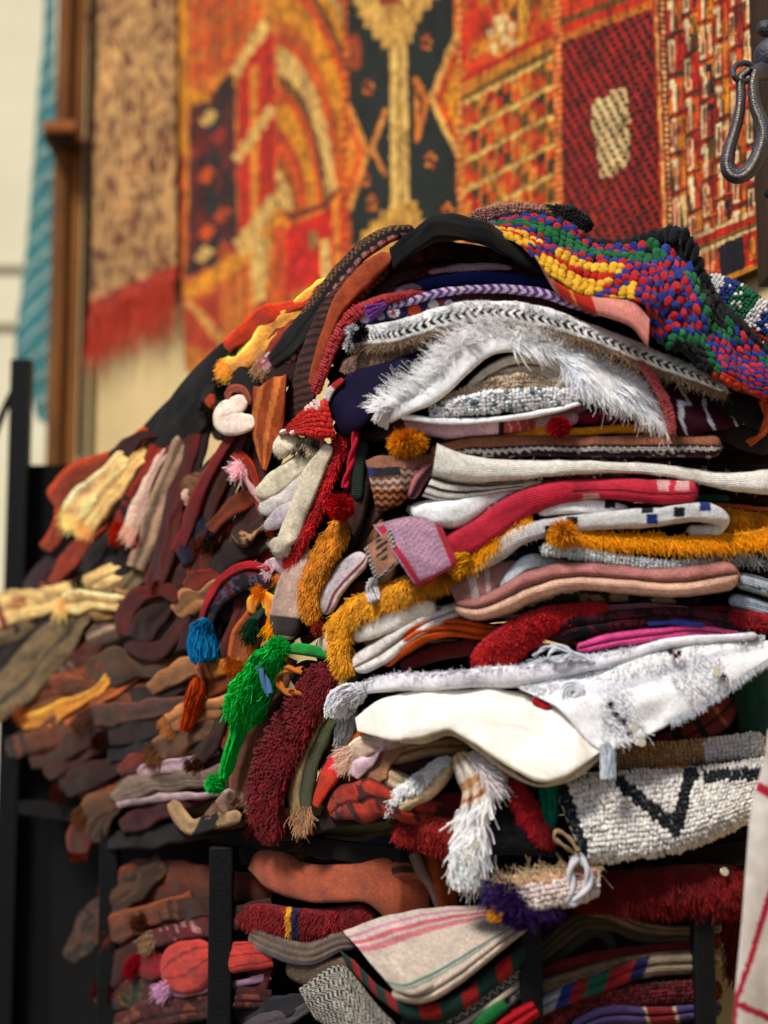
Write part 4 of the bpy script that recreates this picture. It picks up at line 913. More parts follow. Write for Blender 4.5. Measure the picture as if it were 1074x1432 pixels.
band('striped_blanket', 'dark brown blanket with cream blotches under the thick peach cushion cover', [(716, 852, 9), (760, 836, 11), (820, 832, 10), (900, 834, 9), (980, 838, 9)], speckle([BLK, (36, 22, 20), (30, 18, 18), (60, 40, 32), (186, 160, 140), (30, 18, 18)], 48, 4), cat='blanket', off=.4)
band('folded_blanket', 'cream fold end with black tip below the thick peach cushion cover', [(735, 846, 10), (765, 836, 12), (810, 828, 8)], mixf((206, 188, 166), (30, 22, 24), lambda c: c.v + .3 * c.u + .1 * vn(c.st * 60, 2) < .72), off=-1.5, cat='blanket')
cv = band('cushion_cover', 'thick peach and mauve cushion cover, the longest roll in the middle of the stack', [(634, 846, 9, -5), (664, 851, 16, -5), (700, 842, 20, -5), (742, 820, 22, -4), (800, 806, 21, -4), (860, 809, 21, -4), (930, 815, 21, -4), (985, 810, 22, -4), (1034, 802, 22, -3)],
     mixf((172, 112, 108), mixf((120, 70, 66), (222, 176, 152), lambda c: c.v < .49), lambda c: c.v < .46), mat='rib', cat='cushion cover', layers=2, bulge=1.1, fuzz=700, dens=2.2)
cloth('cushion_cover', 'mauve woven flap with two white stripes at the left end of the peach cover', [(628, 822, -5), (652, 802, -5), (684, 788, -4), (722, 782, -3)], [(640, 846, -5.5), (662, 850, -5.5), (684, 846, -5), (700, 816, -4)], bars((176, 126, 118), (.3, .42, (214, 200, 196)), (.56, .64, (214, 200, 196))), mat='weave', cat='cushion cover', bulge=.4, off=.5, fuzz=250, dens=2)
band('folded_shawl', 'pale blue cotton shawl looping up behind the mauve flap', [(700, 828, 7, -3), (716, 806, 9, -3), (740, 788, 11, -2), (780, 790, 9), (830, 796, 6)], (206, 220, 230), mat='felt', wr=2.2, off=-.5)
band('braided_blanket', 'pale grey blanket edge braided like rope above the peach cover', [(756, 768, 9, -3), (800, 772, 9, -2.5), (860, 782, 8, -2), (930, 790, 7, -2), (1000, 790, 6)], (206, 216, 222), mat='rib', cat='blanket', knots=dict(nu=46, nv=2, col=(210, 220, 226), s=1.3, h=1.1), off=-.8)
band('folded_blanket', 'dark maroon blanket line under the yellow fringed one', [(745, 772, 9), (830, 768, 10), (900, 770, 10), (1000, 780, 9)], (50, 12, 26), off=.5, cat='blanket')
band('knit_blanket', 'white and dark green knitted blanket at the right under the yellow fringe', [(956, 768, 9), (1010, 772, 11), (1080, 780, 12)], speckle([(200, 206, 206), (190, 200, 200), (20, 60, 50), (205, 210, 210)], 90, 3, (1, .5, 1)), cat='blanket', off=-1, pile=dict(n=300, len=.01, dir=(-.3, .8), rad=.0007, col=(210, 214, 220)))
band('folded_shawl', 'pale blue striped shawl end at the right edge beside the peach cover', [(1030, 812, 12), (1055, 818, 12), (1084, 826, 13)], repeat_bars([(176, 190, 206), (40, 44, 56), (190, 200, 214)], [.006, .003, .006]), off=-1)
band('folded_shawl', 'lower pale blue shawl at the right edge below the striped end', [(1018, 838, 8), (1050, 846, 10), (1084, 856, 10)], (166, 182, 204), off=-.5, layers=2)
# white blanket with blue squares and yellow fringe
def sq(c):
    C = np.ones(c.px.shape + (3,)) * A3((236, 236, 240))
    for x, y, k in ((912, 726, (28, 50, 130)), (986, 708, (28, 50, 130)), (800, 730, (20, 22, 30)), (853, 704, (20, 20, 26)), (950, 716, (20, 20, 26)), (770, 742, (20, 20, 30)), (905, 712, (20, 22, 30))):
        C[(np.abs(c.px - x) < 8) & (np.abs(c.py - y) < 6.5)] = k
    return C
band('folded_blanket', 'upper white blanket roll with a rounded left end above the blue squares', [(750, 714, 11, -3), (790, 706, 14, -3), (840, 710, 12, -3), (880, 716, 8, -2)], sq, cat='blanket', mat='felt', wr=2, off=-.5)
band('folded_blanket', 'white blanket with small blue and black squares and a looped right end', [(650, 796, 12, -4), (690, 774, 15, -4), (728, 748, 14, -4), (790, 734, 12, -3), (860, 728, 13, -3), (920, 724, 13, -3), (970, 716, 14, -3), (1004, 722, 13, -3), (1012, 738, 10, -3), (985, 742, 9, -2), (960, 742, 7, -2)],
     sq, cat='blanket', mat='weave', wr=1.4, fuzz=500, off=-.5)
yb = band('wool_fringe_edge', 'mustard yellow fringed edging running under the white blanket with blue squares', [(766, 744, 3, -4), (830, 748, 4, -3), (900, 752, 4, -3), (970, 755, 4, -3), (1040, 750, 6, -2), (1080, 746, 9, -2)], (206, 140, 20), cat='edging', mat='shag', off=-.6,
     bulge=.5, fringes=(dict(edge='L', n=1500, len=.013, dir=(.25, .8), rad=.0008, col=(232, 160, 26), curl=.6, band=.7, jit=.25, clump=70, out=.3), dict(edge='U', n=300, len=.006, dir=(.1, -.4), rad=.0007, col=(224, 150, 24), curl=.8, band=.6, jit=.5)))
pompom('tuft', 788, 744, 18, (226, 150, 26), off=-6, n=500, parent=yb, squash=.8, ln=.012)
band('shaggy_strip', 'mustard yellow shag bundle at the right edge behind the looped blanket end', [(1010, 712, 8), (1036, 728, 16), (1080, 742, 18)], (200, 130, 16), cat='edging', mat='shag', off=1.5, pile=dict(n=1500, len=.016, dir=(.5, .3), rad=.0007, col=(214, 144, 20), curl=.6, jit=.5))
ys = band('yellow_fringe_edge', 'golden yellow fringed cord sweeping down left under the crimson blanket', [(650, 786, 9, -5), (676, 768, 9, -5), (706, 744, 9, -4.5), (742, 722, 7, -4)], (214, 150, 16), cat='edging', mat='shag', off=-.2, bulge=.5, fringes=(dict(edge='L', n=800, len=.011, dir=(-.3, .8), rad=.0008, col=(236, 170, 24), curl=.5, band=.7, jit=.25, clump=44, out=.3),))
tassel('tassel', [(658, 780, 9, -6), (642, 788, 17, -6), (628, 802, 17, -6)], (230, 164, 20), n=360, rad=.001, parent=ys)
# crimson blanket with pink corner
band('folded_blanket', 'crimson blanket roll with two pale squares at its blunt right end', [(622, 772, 20, -5), (660, 752, 23, -5), (700, 724, 22, -4.5), (745, 700, 19, -4), (800, 686, 16, -4), (860, 684, 16, -4), (920, 688, 17, -4), (976, 688, 16, -4)],
     lambda c: np.where(((((np.abs(c.px - 928) < 8) | (np.abs(c.px - 954) < 9)) & (c.v < .42)) | ((c.px > 815) & (c.px < 838) & (c.v > .7)))[..., None], A3((214, 160, 160)), A3((196, 40, 64)) * np.where((np.abs(c.v - .55) < .03) & (c.px > 800), .45, 1)[..., None]), mat='rib', cat='blanket', fuzz=900, layers=1, dens=2.2)
def pinkcheck(c):
    C = np.ones(c.px.shape + (3,)) * A3((202, 156, 184)); 
    C *= (1 + .1 * np.sign(np.sin(c.um * 900) * np.sin(c.vm * 900)))[..., None]
    C[(c.u < .13) & (c.u > .03)] = (214, 44, 78); C[(c.u > .84)] = (206, 42, 70); C[(c.v > .95)] = (206, 60, 100); C[(c.v < .03)] = (180, 140, 150); return C
cloth('cushion_cover', 'pink checked cover corner edged with crimson stripes below the crimson blanket', [(522, 733, -6), (560, 724, -6), (596, 722, -6), (618, 736, -6)], [(582, 821, -8), (600, 812, -8), (622, 800, -8), (642, 788, -7)], pinkcheck, mat='weave', cat='cushion cover', bulge=.35, fuzz=450, dens=1.8, off=0, edge=.5, conv=.2)
band('folded_shawl', 'lavender and black edged shawl fold just above the crimson blanket', [(660, 728, 8, -4), (690, 706, 9, -4), (730, 688, 7, -3), (790, 672, 5)], zigzag((196, 190, 214), (30, 20, 34), .01, .4, 2), off=-.3)
band('folded_blanket', 'soft white blanket corner sagging below the striped cream one', [(574, 712, 9, -4), (604, 716, 18, -5), (640, 716, 19, -5), (680, 696, 14, -4), (730, 678, 9, -3)], (236, 238, 242), cat='blanket', mat='felt', wr=2.2, off=-.4, fuzz=300)
def crm(c):
    C = np.ones(c.px.shape + (3,)) * A3((234, 228, 218))
    for lo, hi in ((.1, .27), (.45, .62), (.8, .9)): C[(c.v > lo) & (c.v < hi) & (c.u < .85)] = (34, 26, 30)
    return C
cloth('folded_blanket', 'under fold of the cream blanket carrying three dark stripes', [(606, 664, -5), (640, 672, -5), (690, 676, -4), (760, 672, -3)], [(590, 694, -5), (630, 702, -5), (680, 694, -5), (750, 682, -3)], crm, cat='blanket', mat='rib', bulge=.8, off=-.2, fuzz=200)
cloth('folded_blanket', 'long cream ribbed blanket running right across the stack with pointed left corner', [(611, 622, -6), (650, 637, -6), (720, 643, -5), (800, 644, -5), (880, 646, -4), (950, 652, -4), (1010, 660, -3), (1084, 656, -3)],
      [(604, 664, -6), (650, 674, -6), (720, 672, -5), (800, 664, -5), (880, 662, -4), (940, 668, -4), (1000, 682, -3), (1084, 694, -3)], (240, 235, 226), mat='rib', cat='blanket', bulge=1.1, fuzz=900, wr=1.8, var=.05)
band('folded_blanket', 'taupe underside strip between cream and crimson blankets', [(700, 682, 6), (780, 670, 7), (880, 668, 6)], (150, 116, 106), off=0, cat='blanket')
# zigzag berber blanket
def berb(c):
    C = np.ones(c.px.shape + (3,)) * A3((170, 106, 76)); n = vn(c.st * np.array([160, 400, 1]), 2)
    C[(c.v > .42) & (c.v < .56)] = (24, 20, 26); z = (np.abs(((c.um / .009) % 1) * 2 - 1) - .5) * .1
    C[(c.v + z > .56) & (c.v + z < .72)] = (206, 200, 200); C[(c.v + z >= .72) & (c.v < .9)] = (26, 20, 26); C[c.v >= .9] = (96, 22, 40); C[(n > .5) & (c.v > .6)] = (200, 190, 190); return C
band('berber_blanket', 'tan blanket fold with black and white zigzag weave and blunt right end', [(600, 640, 14, -2), (660, 628, 15, -2), (740, 624, 16, -2), (820, 626, 16, -2), (900, 624, 16, -2), (960, 624, 16, -2), (1010, 626, 16, -2)], berb, cat='blanket', mat='weave', fuzz=700, off=-1, dens=2)
def kn(c):
    C = np.ones(c.px.shape + (3,)) * A3((120, 74, 54)); z = ((c.py + 5 * np.abs(((c.px / 11) % 1) * 2 - 1)) % 11) < 5
    C[z] = (206, 176, 160); C[(c.py < 652)] = (168, 108, 80); C[(c.py > 652) & (c.py < 664) & (c.px < 560)] = (30, 34, 44); C[(c.py > 652) & (c.py < 664) & (c.px < 522)] = (40, 44, 120)
    C[(c.py > 682) & z] = (196, 104, 40); C[(c.py > 682) & ~z] = (30, 18, 18); return C
cloth('berber_blanket', 'knitted brown and cream corner with tiny zigzags at the left end of the tan fold', [(511, 645, -4), (530, 636, -4), (570, 638, -4), (612, 634, -3)], [(527, 714, -4), (545, 712, -4), (566, 698, -4), (604, 652, -3)], kn, cat='blanket', mat='weave', bulge=.7, fuzz=400, dens=1.8, off=-.5)
band('folded_shawl', 'rose pink and dark shawl tip beside the pointed cream corner', [(574, 698, 7, -5), (588, 668, 10, -5), (606, 650, 9, -4)], bars((196, 110, 120), (.4, .75, (40, 24, 30)), key='v'), off=-.2)
# flat yellow, pompoms, pale pink
band('folded_shawl', 'smooth golden yellow shawl fold under the pale pink blanket', [(680, 612, 6), (740, 607, 8), (800, 605, 7), (870, 600, 7), (930, 602, 6)], (214, 140, 24), mat='satin', off=-2, wr=1.5)
p_ = bpy.data.objects['berber_blanket']
pompom('pompom', 782, 597, 21, (160, 14, 30), off=-6, n=1500, label='round crimson pompom sitting on the golden yellow fold', squash=.85, ln=.006)
pompom('pompom', 570, 619, 29, (226, 146, 22), off=-5, n=2600, rad=.0005, label='shaggy mustard yellow pompom left of the tan zigzag fold', squash=.62, ln=.012)
band('folded_shawl', 'magenta shawl scrap right of the crimson pompom', [(800, 588, 8), (850, 584, 10), (900, 588, 8)], speckle([(150, 20, 70), (110, 12, 30), (60, 10, 20), (160, 20, 80)], 90), off=-.5)
band('folded_blanket', 'pale pink blanket fold with black and salmon stripes below the white fluffy fringe', [(546, 584, 7, -2), (580, 592, 12, -3), (630, 598, 14, -3), (690, 596, 12, -3), (750, 590, 12, -2), (810, 582, 9, -1)],
     lambda c: np.select([(c.px < 566)[..., None], ((c.px > 698) & (c.px < 705))[..., None], ((c.px >= 705) & (c.px < 752))[..., None]], [A3((70, 34, 34)) * np.ones(c.px.shape + (3,)), A3((26, 18, 26)) * np.ones(c.px.shape + (3,)), np.where((((c.px - .3 * c.py) % 13) < 2.5)[..., None], A3((210, 160, 170)), A3((180, 74, 84)))], A3((208, 170, 190)) * np.ones(c.px.shape + (3,))),
     mat='felt', cat='blanket', wr=1.6, off=-.3, fuzz=300)
band('folded_blanket', 'dark brown layer with frayed edge under the pale pink blanket', [(500, 612, 10), (560, 606, 9), (640, 614, 6)], (54, 36, 30), off=1, cat='blanket', fuzz=300)
band('folded_blanket', 'dark green and maroon layers at the right end below the ikat cloth', [(900, 612, 8), (960, 606, 9), (1016, 612, 12)], speckle([(20, 40, 34), (60, 14, 26), (16, 16, 20)], 60), off=1, cat='blanket', layers=2)
# ---------- upper pile
# white fluffy fringe arch
wf = cloth('fluffy_blanket', 'white blanket with long fluffy fringe arching over the cream layers near the top', [(526, 572, -6), (556, 548, -6), (590, 520, -6), (624, 480, -6), (656, 458, -6), (700, 456, -6), (760, 472, -6), (820, 484, -5), (872, 512, -4), (912, 548, -3), (934, 588, -3)],
      [(546, 590, -6), (574, 578, -7), (612, 560, -7), (650, 528, -7), (684, 500, -7), (720, 492, -7), (770, 500, -6), (806, 540, -6), (850, 560, -5), (900, 578, -4), (930, 604, -3)], (244, 245, 249), mat='felt', cat='blanket', bulge=.5, wr=2, dens=3,
      fringes=(dict(edge='U', n=500, len=.026, dir=(-.5, -.35), ur=(.02, .62), rad=.0007, col=(246, 247, 250), curl=.35, band=.45, jit=.28, clump=46, out=.6, cj=6, droop=.1),
               dict(edge='U', n=260, len=.014, dir=(.1, -.3), ur=(.5, 1), rad=.0007, col=(238, 241, 250), curl=.5, band=.3, jit=.4, clump=30, out=.6, cj=6),
               dict(edge='L', n=300, len=.02, dir=(.25, .8), ur=(.62, 1), rad=.0007, col=(238, 241, 250), curl=.5, band=.3, jit=.35, clump=34, cj=6)))
sfl = o_surf[wf.name]
locks(wf, sfl, 620, .026, .0015, (248, 249, 252), ur=(0, .6), vr=(0, .5), out=.15, jit=.16, groups=44, name='upper_locks', field=lambda a: (-.75 + .9 * a, -.45 + .1 * a))
locks(wf, sfl, 900, .022, .0015, (244, 247, 252), ur=(.45, 1), vr=(0, 1), out=.06, jit=.14, groups=30, name='lower_locks', field=lambda a: (.55, .35 + .5 * a))
tassel('tassel', [(546, 570, 7, -7), (538, 580, 11, -7), (530, 594, 13, -7)], (246, 247, 250), n=160, rad=.0011, parent=wf, cj=6)
band('folded_sheet', 'cream cotton arch with raised rim directly inside the fluffy fringe', [(636, 566, 4, -4), (672, 526, 6, -5), (716, 503, 7, -5), (766, 508, 7, -5), (800, 530, 7, -4), (812, 546, 6, -3)], (220, 208, 192), mat='felt', cat='sheet', wr=1.2, layers=2, off=-.8)
band('folded_sheet', 'flat cream sheet layer under the cotton arch', [(648, 560, 6), (700, 524, 10), (760, 520, 12), (808, 538, 10)], (226, 214, 198), mat='felt', cat='sheet', off=-4.6, layers=2)
band('fleece_blanket', 'brown beige fleece layer inside the white arch', [(620, 566, 8), (680, 545, 13), (740, 536, 13), (800, 546, 8)], (190, 166, 140), mat='shag', cat='blanket', off=-5, knots=dict(nu=46, nv=6, col=(200, 176, 150), s=1.3, h=.9, rough=.3))
band('knit_blanket', 'white and grey knitted layer at the bottom of the arch', [(600, 574, 7), (650, 568, 12), (720, 560, 15), (780, 556, 13), (822, 556, 8)], speckle([(212, 214, 220), (206, 208, 214), (196, 204, 210), (90, 110, 124)], 110), mat='shag', cat='blanket', off=-5.6, knots=dict(nu=44, nv=6, col=lambda px, py, u, v: np.where((RS(4).uniform(0, 1, len(px)) < .12)[:, None], A3((90, 116, 130)), A3((232, 232, 236))), s=1.25, h=.9, rough=.3))
band('folded_sheet', 'thin white hem line closing the bottom of the arch', [(560, 582, 4), (620, 588, 5), (700, 586, 4), (770, 576, 4), (812, 564, 3)], (238, 238, 242), mat='felt', cat='sheet', off=-6.4)
band('folded_blanket', 'pink and dark striped cloth peeping right of the white hem', [(730, 584, 8), (790, 576, 10), (850, 570, 8)], bars((206, 140, 170), (.3, .4, BLK), (.7, 1.1, (60, 20, 40))), off=.2, cat='blanket')
# salmon braided edge and ikat cloth
def ikat(c):
    C = np.ones(c.px.shape + (3,)) * A3((48, 14, 26)); t = vn(c.st * np.array([60, 30, 1]) + c.st[..., ::-1] * np.array([0, 0, 0]), 7); a = np.abs(np.sin((c.px * .9 - c.py * .35) * .11 + 2 * vn(c.st * 40, 5)))
    C[(a < .3) & (t > -.35)] = (176, 178, 196); return C
cloth('ikat_cloth', 'maroon cloth with broken white ikat marks hanging at the right below the dark blankets', [(880, 492, 0), (930, 520, 0), (985, 545, 1), (1070, 560, 3)], [(944, 608, -3), (970, 608, -3), (1010, 600, -2), (1070, 590, 2)], ikat, cat='cloth', mat='satin', bulge=.5, off=-1, wr=2)
band('braided_edge_cloth', 'salmon pink braided hem curving down over the ikat cloth', [(770, 462, 4, -5), (830, 470, 5, -5), (880, 494, 6, -5), (914, 534, 6, -5), (934, 576, 6, -5), (940, 610, 5, -5)], (186, 84, 84), cat='hem', mat='rib', off=-1, knots=dict(nu=70, nv=2, col=(190, 86, 88), s=1.2, h=1))
band('folded_blanket', 'dark brown fold following the salmon hem on its inside', [(800, 468, 7, -2), (850, 480, 10, -2), (892, 512, 10, -2), (926, 566, 10, -2)], (70, 34, 32), off=-1, cat='blanket')
# chevron edged rug
def chev(c):
    C = np.ones(c.px.shape + (3,)) * A3((226, 224, 224)); w = .0075
    t = ((c.um - .0075 * 1.3 * np.abs(c.v - .46) * 3.2) / .0105) % 1; m = (c.v > .26) & (c.v < .66)
    C[m & (t < .52)] = (16, 22, 26); C[m & (t >= .52)] = (232, 230, 228); C[c.v > .8] = (146, 120, 98); return C
cb = band('braided_rug', 'grey white rug fold with black chevron braid running under the bobble rug', [(486, 474, 14, -6), (520, 470, 17, -6), (560, 464, 17, -6), (620, 446, 18, -6), (680, 438, 18, -6), (740, 444, 17, -6), (800, 460, 16, -6), (860, 482, 16, -6), (920, 506, 15, -5), (975, 528, 12, -5), (1016, 546, 7, -5)],
     chev, cat='rug', mat='shag', off=-.3, dens=1.9, pile=dict(n=2600, len=.006, dir=(0, .3), vr=(0, .28), rad=.0006, col=(200, 202, 206), curl=.7), fuzz=400,
     fringes=(dict(edge='L', n=900, len=.008, dir=(0, .8), rad=.0006, col=(150, 128, 106), band=.2, curl=.8, jit=.5),))
for x, y, k in ((492, 462, (206, 206, 210)), (500, 472, (22, 20, 26)), (488, 482, (206, 204, 206)), (506, 462, (20, 20, 24))): pompom('yarn_end', x, y, 8, k, off=-9, n=160, parent=cb, ln=.006)
band('fleece_blanket', 'dusty brown fleece roll just under the chevron rug at the left', [(478, 512, 10, -4), (520, 500, 12, -4), (570, 484, 11, -4), (620, 470, 8, -3)], (128, 96, 84), mat='shag', cat='blanket', pile=dict(n=1500, len=.007, dir=(0, .5), rad=.0006, col=(140, 108, 94), curl=.7))
# purple beaded edge
def bead(c):
    t = ((c.um + .006 * np.abs(c.v - .5) * 2) / .011) % 1; C = np.where((t < .5)[..., None], A3((206, 196, 216)), A3((104, 44, 140))); return C
band('embroidered_shawl', 'maroon shawl with purple and white beaded edging above the chevron rug', [(540, 428, 6, -5), (580, 420, 6, -5), (640, 408, 6, -5), (700, 404, 6, -5), (760, 410, 6, -5), (808, 428, 5, -5), (840, 442, 4, -4)], bead, cat='shawl', mat='weave', off=-.6, dens=1.8, knots=None)
def motif(c):
    C = np.ones(c.px.shape + (3,)) * A3((40, 26, 70))
    for x, y, k, rr in ((550, 436, (206, 206, 214), 9), (550, 438, (150, 50, 40), 4), (580, 434, (196, 70, 30), 9), (606, 426, (206, 206, 214), 7), (618, 424, (150, 50, 40), 5), (628, 424, (210, 206, 214), 6), (532, 442, (180, 170, 200), 6), (510, 442, (200, 190, 214), 9)):
        C[np.hypot(c.px - x, c.py - y) < rr] = k
    return C
band('embroidered_shawl', 'navy embroidered band with white and orange blobs beneath the beaded edging', [(496, 446, 10, -4), (540, 438, 11, -4), (590, 430, 12, -4), (640, 420, 11, -4), (720, 418, 9, -3), (800, 436, 6, -2)], lambda c: np.where((c.px > 636)[..., None], A3((70, 18, 34)), motif(c)), cat='shawl', mat='weave', off=-.6, dens=1.8)
tassel('tassel', [(540, 426, 3, -7), (528, 432, 8, -7), (512, 440, 13, -7)], (150, 90, 180), n=90, rad=.0007, label='loose violet threads at the left end of the beaded edging')
band('red_edge_blanket', 'red pink ribbed edging sweeping down the left shoulder of the pile', [(600, 412, 4, -4), (560, 414, 6, -5), (522, 424, 8, -5), (492, 444, 9, -5), (470, 476, 9, -5), (454, 514, 8, -5), (440, 552, 7, -4)], speckle([(160, 34, 40), (176, 50, 56), (150, 40, 40), (186, 60, 60)], 160), cat='blanket', mat='rib', off=-1, fuzz=300, knots=dict(nu=60, nv=2, col=(172, 46, 50), s=1.1, h=.6))
# inner top layers
band('folded_blanket', 'red speckled blanket under the white stripe below the black cloth', [(540, 390, 8), (600, 382, 10), (680, 376, 10), (760, 384, 10)], speckle([(96, 18, 30), (70, 14, 24), (120, 24, 40), (60, 20, 30)], 100), off=1.5, cat='blanket')
band('folded_shawl', 'greyish pink cloth stripe under the black cloth', [(598, 382, 4), (640, 376, 5), (690, 374, 5), (716, 376, 3)], (180, 150, 166), off=-.8)
band('folded_blanket', 'royal blue blanket fold near the top of the pile', [(580, 400, 5), (610, 394, 8), (660, 388, 9), (720, 390, 8), (776, 396, 6)], (24, 44, 124), off=-.6, cat='blanket', fuzz=200)
band('folded_shawl', 'pale mauve tip left of the royal blue fold', [(552, 410, 6), (570, 404, 7), (592, 398, 5)], (186, 140, 164), off=-.8)
band('folded_blanket', 'charcoal grey layer under the royal blue fold', [(570, 414, 5), (640, 402, 6), (720, 400, 5), (780, 406, 5)], (44, 38, 44), off=.2, cat='blanket')
band('folded_blanket', 'brown and rust layer tucked below the black cloth arch', [(530, 384, 10), (570, 366, 12), (620, 350, 12), (690, 360, 12), (740, 374, 10)], speckle([(74, 34, 26), (50, 22, 20), (96, 50, 34)], 50), off=2.5, cat='blanket')
band('folded_blanket', 'dark grey brown fold dropping left below the rust layer', [(500, 440, 6), (520, 410, 9), (548, 392, 9), (590, 380, 6)], (70, 50, 50), off=1, cat='blanket')
band('folded_blanket', 'maroon striped fold inside the red pink edging', [(478, 500, 8), (490, 460, 9), (520, 430, 9), (560, 402, 7)], repeat_bars([(100, 24, 34), (60, 14, 20)], [.004, .004]), off=.5, cat='blanket')
# navy velvet
cloth('velvet_cloth', 'smooth midnight purple velvet roll under the chevron rug', [(456, 560, -6), (470, 540, -6), (500, 520, -6), (550, 503, -6), (600, 486, -5), (640, 468, -4)], [(478, 614, -6), (500, 606, -7), (520, 586, -7), (548, 556, -7), (590, 534, -6), (640, 508, -4)], (24, 19, 46), mat='satin', cat='cloth', bulge=.8, wr=2.2, var=.05, noiseC=.02, off=1)
# knitted red cap
rc = cloth('knitted_trim', 'bright red knitted corner with a row of white dots at the left of the purple velvet', [(402, 596, -8), (418, 580, -8), (436, 562, -8), (458, 560, -8)], [(390, 607, -8), (418, 608, -9), (446, 612, -9), (470, 612, -8)], lambda c: np.where(((c.py < 572) & (c.px < 452))[..., None], A3((222, 190, 186)), A3((206, 34, 24))), cat='knitted trim', mat='rib', bulge=.8, fuzz=200, dens=2, knots=dict(nu=14, nv=7, col=None, s=1.1, h=.6))
for k in range(6): mb = MB(); blobs(mb, W(396 + k * 14, 604 + k * 1.3, float(D(400)) - .115)[None] * 1., np.array([[.0048, 0, .0006]]), np.array([[0, 0, .0036]]), np.array([[0, .004, 0]]), (222, 216, 206), ICO3, k); mb.build('white_dot', M['felt'], rc)
band('red_edge_blanket', 'narrow red and white piping climbing beside the purple velvet', [(452, 574, 4), (462, 548, 5), (480, 530, 4)], bars((176, 30, 34), (.3, .6, (216, 206, 206))), off=-7.5, cat='blanket', mat='rib')
# rust strips, black stitched edge, arch
band('striped_runner', 'dark brown runner with slanting black stripes falling from the top of the pile', [(540, 366, 16, -2), (506, 392, 20, -2), (474, 428, 22, -2), (448, 476, 22, -2), (430, 530, 20, -2), (414, 590, 14, -2)],
     lambda c: np.where((((c.um - .4 * c.vm) % .013) < .0055)[..., None], A3((16, 10, 12)), A3((84, 42, 30))), cat='runner', mat='rib', wr=1.4)
band('satin_shawl', 'rust brown satin shawl edge shining along the left shoulder of the pile', [(546, 356, 10, -4), (516, 378, 13, -4), (488, 406, 13, -4), (466, 444, 9, -4), (448, 490, 7, -4), (434, 540, 6, -3)], (150, 66, 38), cat='shawl', mat='satin', off=-.3, wr=1.6)
def stitch(c):
    t = (c.um / .02) % 1; C = np.ones(c.px.shape + (3,)) * A3((24, 16, 18)); C[(c.v < .35) & (t < .5)] = (186, 130, 120); C[(c.v < .3) & (t > .75)] = (190, 60, 70); C[(c.v > .6) & (((c.um + .5 * c.vm) % .011) < .004)] = (150, 100, 60); return C
band('striped_runner', 'black runner with stitched pink and tan edge on the outer left shoulder', [(580, 322, 8, 2), (544, 328, 12, 0), (508, 350, 13, -1), (476, 384, 13, -1), (446, 424, 13, -1), (420, 468, 14, -1), (396, 504, 13, -1), (374, 524, 6, -1)], stitch, cat='runner', mat='weave', off=0)
cloth('black_cloth', 'plain black cloth arched over the very top of the pile', [(545, 350, -5), (575, 326, -4), (606, 305, -3), (640, 301, -3), (684, 314, -3), (722, 340, -3), (756, 370, -4)], [(549, 374, -6), (580, 356, -6), (612, 340, -5), (650, 336, -5), (690, 350, -5), (724, 366, -5), (756, 384, -4)], (5, 5, 7), cat='cloth', mat='felt', bulge=.7, ridge=1.2, edge=2, wr=3.2, var=.04, back=.3)
band('fleece_blanket', 'dusky pink and black woolly blanket on top behind the bobble rug', [(660, 304, 9, 12), (710, 296, 12, 12), (760, 298, 13, 12), (800, 306, 14, 12), (826, 322, 9, 12)], mixf(BLK, (150, 104, 92), lambda c: c.u + .2 * vn(c.st * 40, 2) > .62), mat='shag', cat='blanket', knots=dict(nu=36, nv=6, col=None, s=1.2, h=1), pile=dict(n=900, len=.008, dir=(0, -.3), rad=.0008))
# ---------- bobble rug
RDc, BLc, GRc, YEc, BKc, PKc = (166, 26, 32), (30, 48, 124), (22, 92, 52), (218, 166, 44), (12, 12, 18), (200, 130, 120)
ER = [(690, 318), (726, 318), (752, 338), (776, 366), (800, 385), (850, 398), (904, 412)]
def segd(px, py, pts):
    d = np.full(np.shape(px), 1e9)
    for (ax, ay), (bx, by) in zip(pts[:-1], pts[1:]):
        t = (((px - ax) * (bx - ax) + (py - ay) * (by - ay)) / ((bx - ax) ** 2 + (by - ay) ** 2)).clip(0, 1); d = np.minimum(d, np.hypot(px - ax - t * (bx - ax), py - ay - t * (by - ay)))
    return d
def bob(px, py, u, v):
    iu = np.floor(u * 43).astype(int); iv = np.floor(v * 15).astype(int); chk = ((iu + iv) % 2 == 0)
    rb_ = np.where(chk[:, None], A3(RDc), A3(BLc)); n = len(px)
    C = np.ones((n, 3)) * A3(GRc)
    left = u < .47
    for lo, hi, k in ((0, 1, BKc), (1, 3, None), (3, 6, GRc), (6, 8, None)):
        m = left & (iv >= lo) & (iv < hi); C[m] = rb_[m] if k is None else k
    m = left & (iv >= 8); C[m] = YEc; m = left & (iv == 10); C[m] = (176, 24, 26)
    m = left & (iv >= 8) & (((iu + iv // 2) % 11) < 2); C[m] = rb_[m]
    d = np.abs(((iu + 4) % 14) - 7) * 1.0 + np.abs(((iv + 4) % 12) - 6)
    r_ = ~left; C[r_ & (d < 3.2)] = BKc; m = r_ & (d >= 3.2) & (d < 6); C[m] = GRc; m = r_ & (d >= 6); C[m] = rb_[m]
    m = r_ & (iv >= 13) & (u > .8); C[m] = (168, 40, 24); m = r_ & (iv < 1); C[m] = BKc
    m = (u > .47) & (u < .56) & (iv > 10); C[m] = rb_[m]
    return C
BU = [(684, 312, 4), (730, 305, 5), (780, 312, 6), (830, 334, 7), (880, 336, 7), (930, 334, 6), (962, 350, 4), (986, 386, 2), (1014, 432, 0), (1046, 468, -2), (1088, 506, -3)]
BL = [(690, 328, -4), (722, 340, -5), (748, 362, -6), (774, 388, -7), (812, 408, -8), (856, 418, -9), (898, 430, -10), (914, 468, -9), (944, 488, -8), (985, 520, -7), (1030, 548, -6), (1088, 560, -5)]
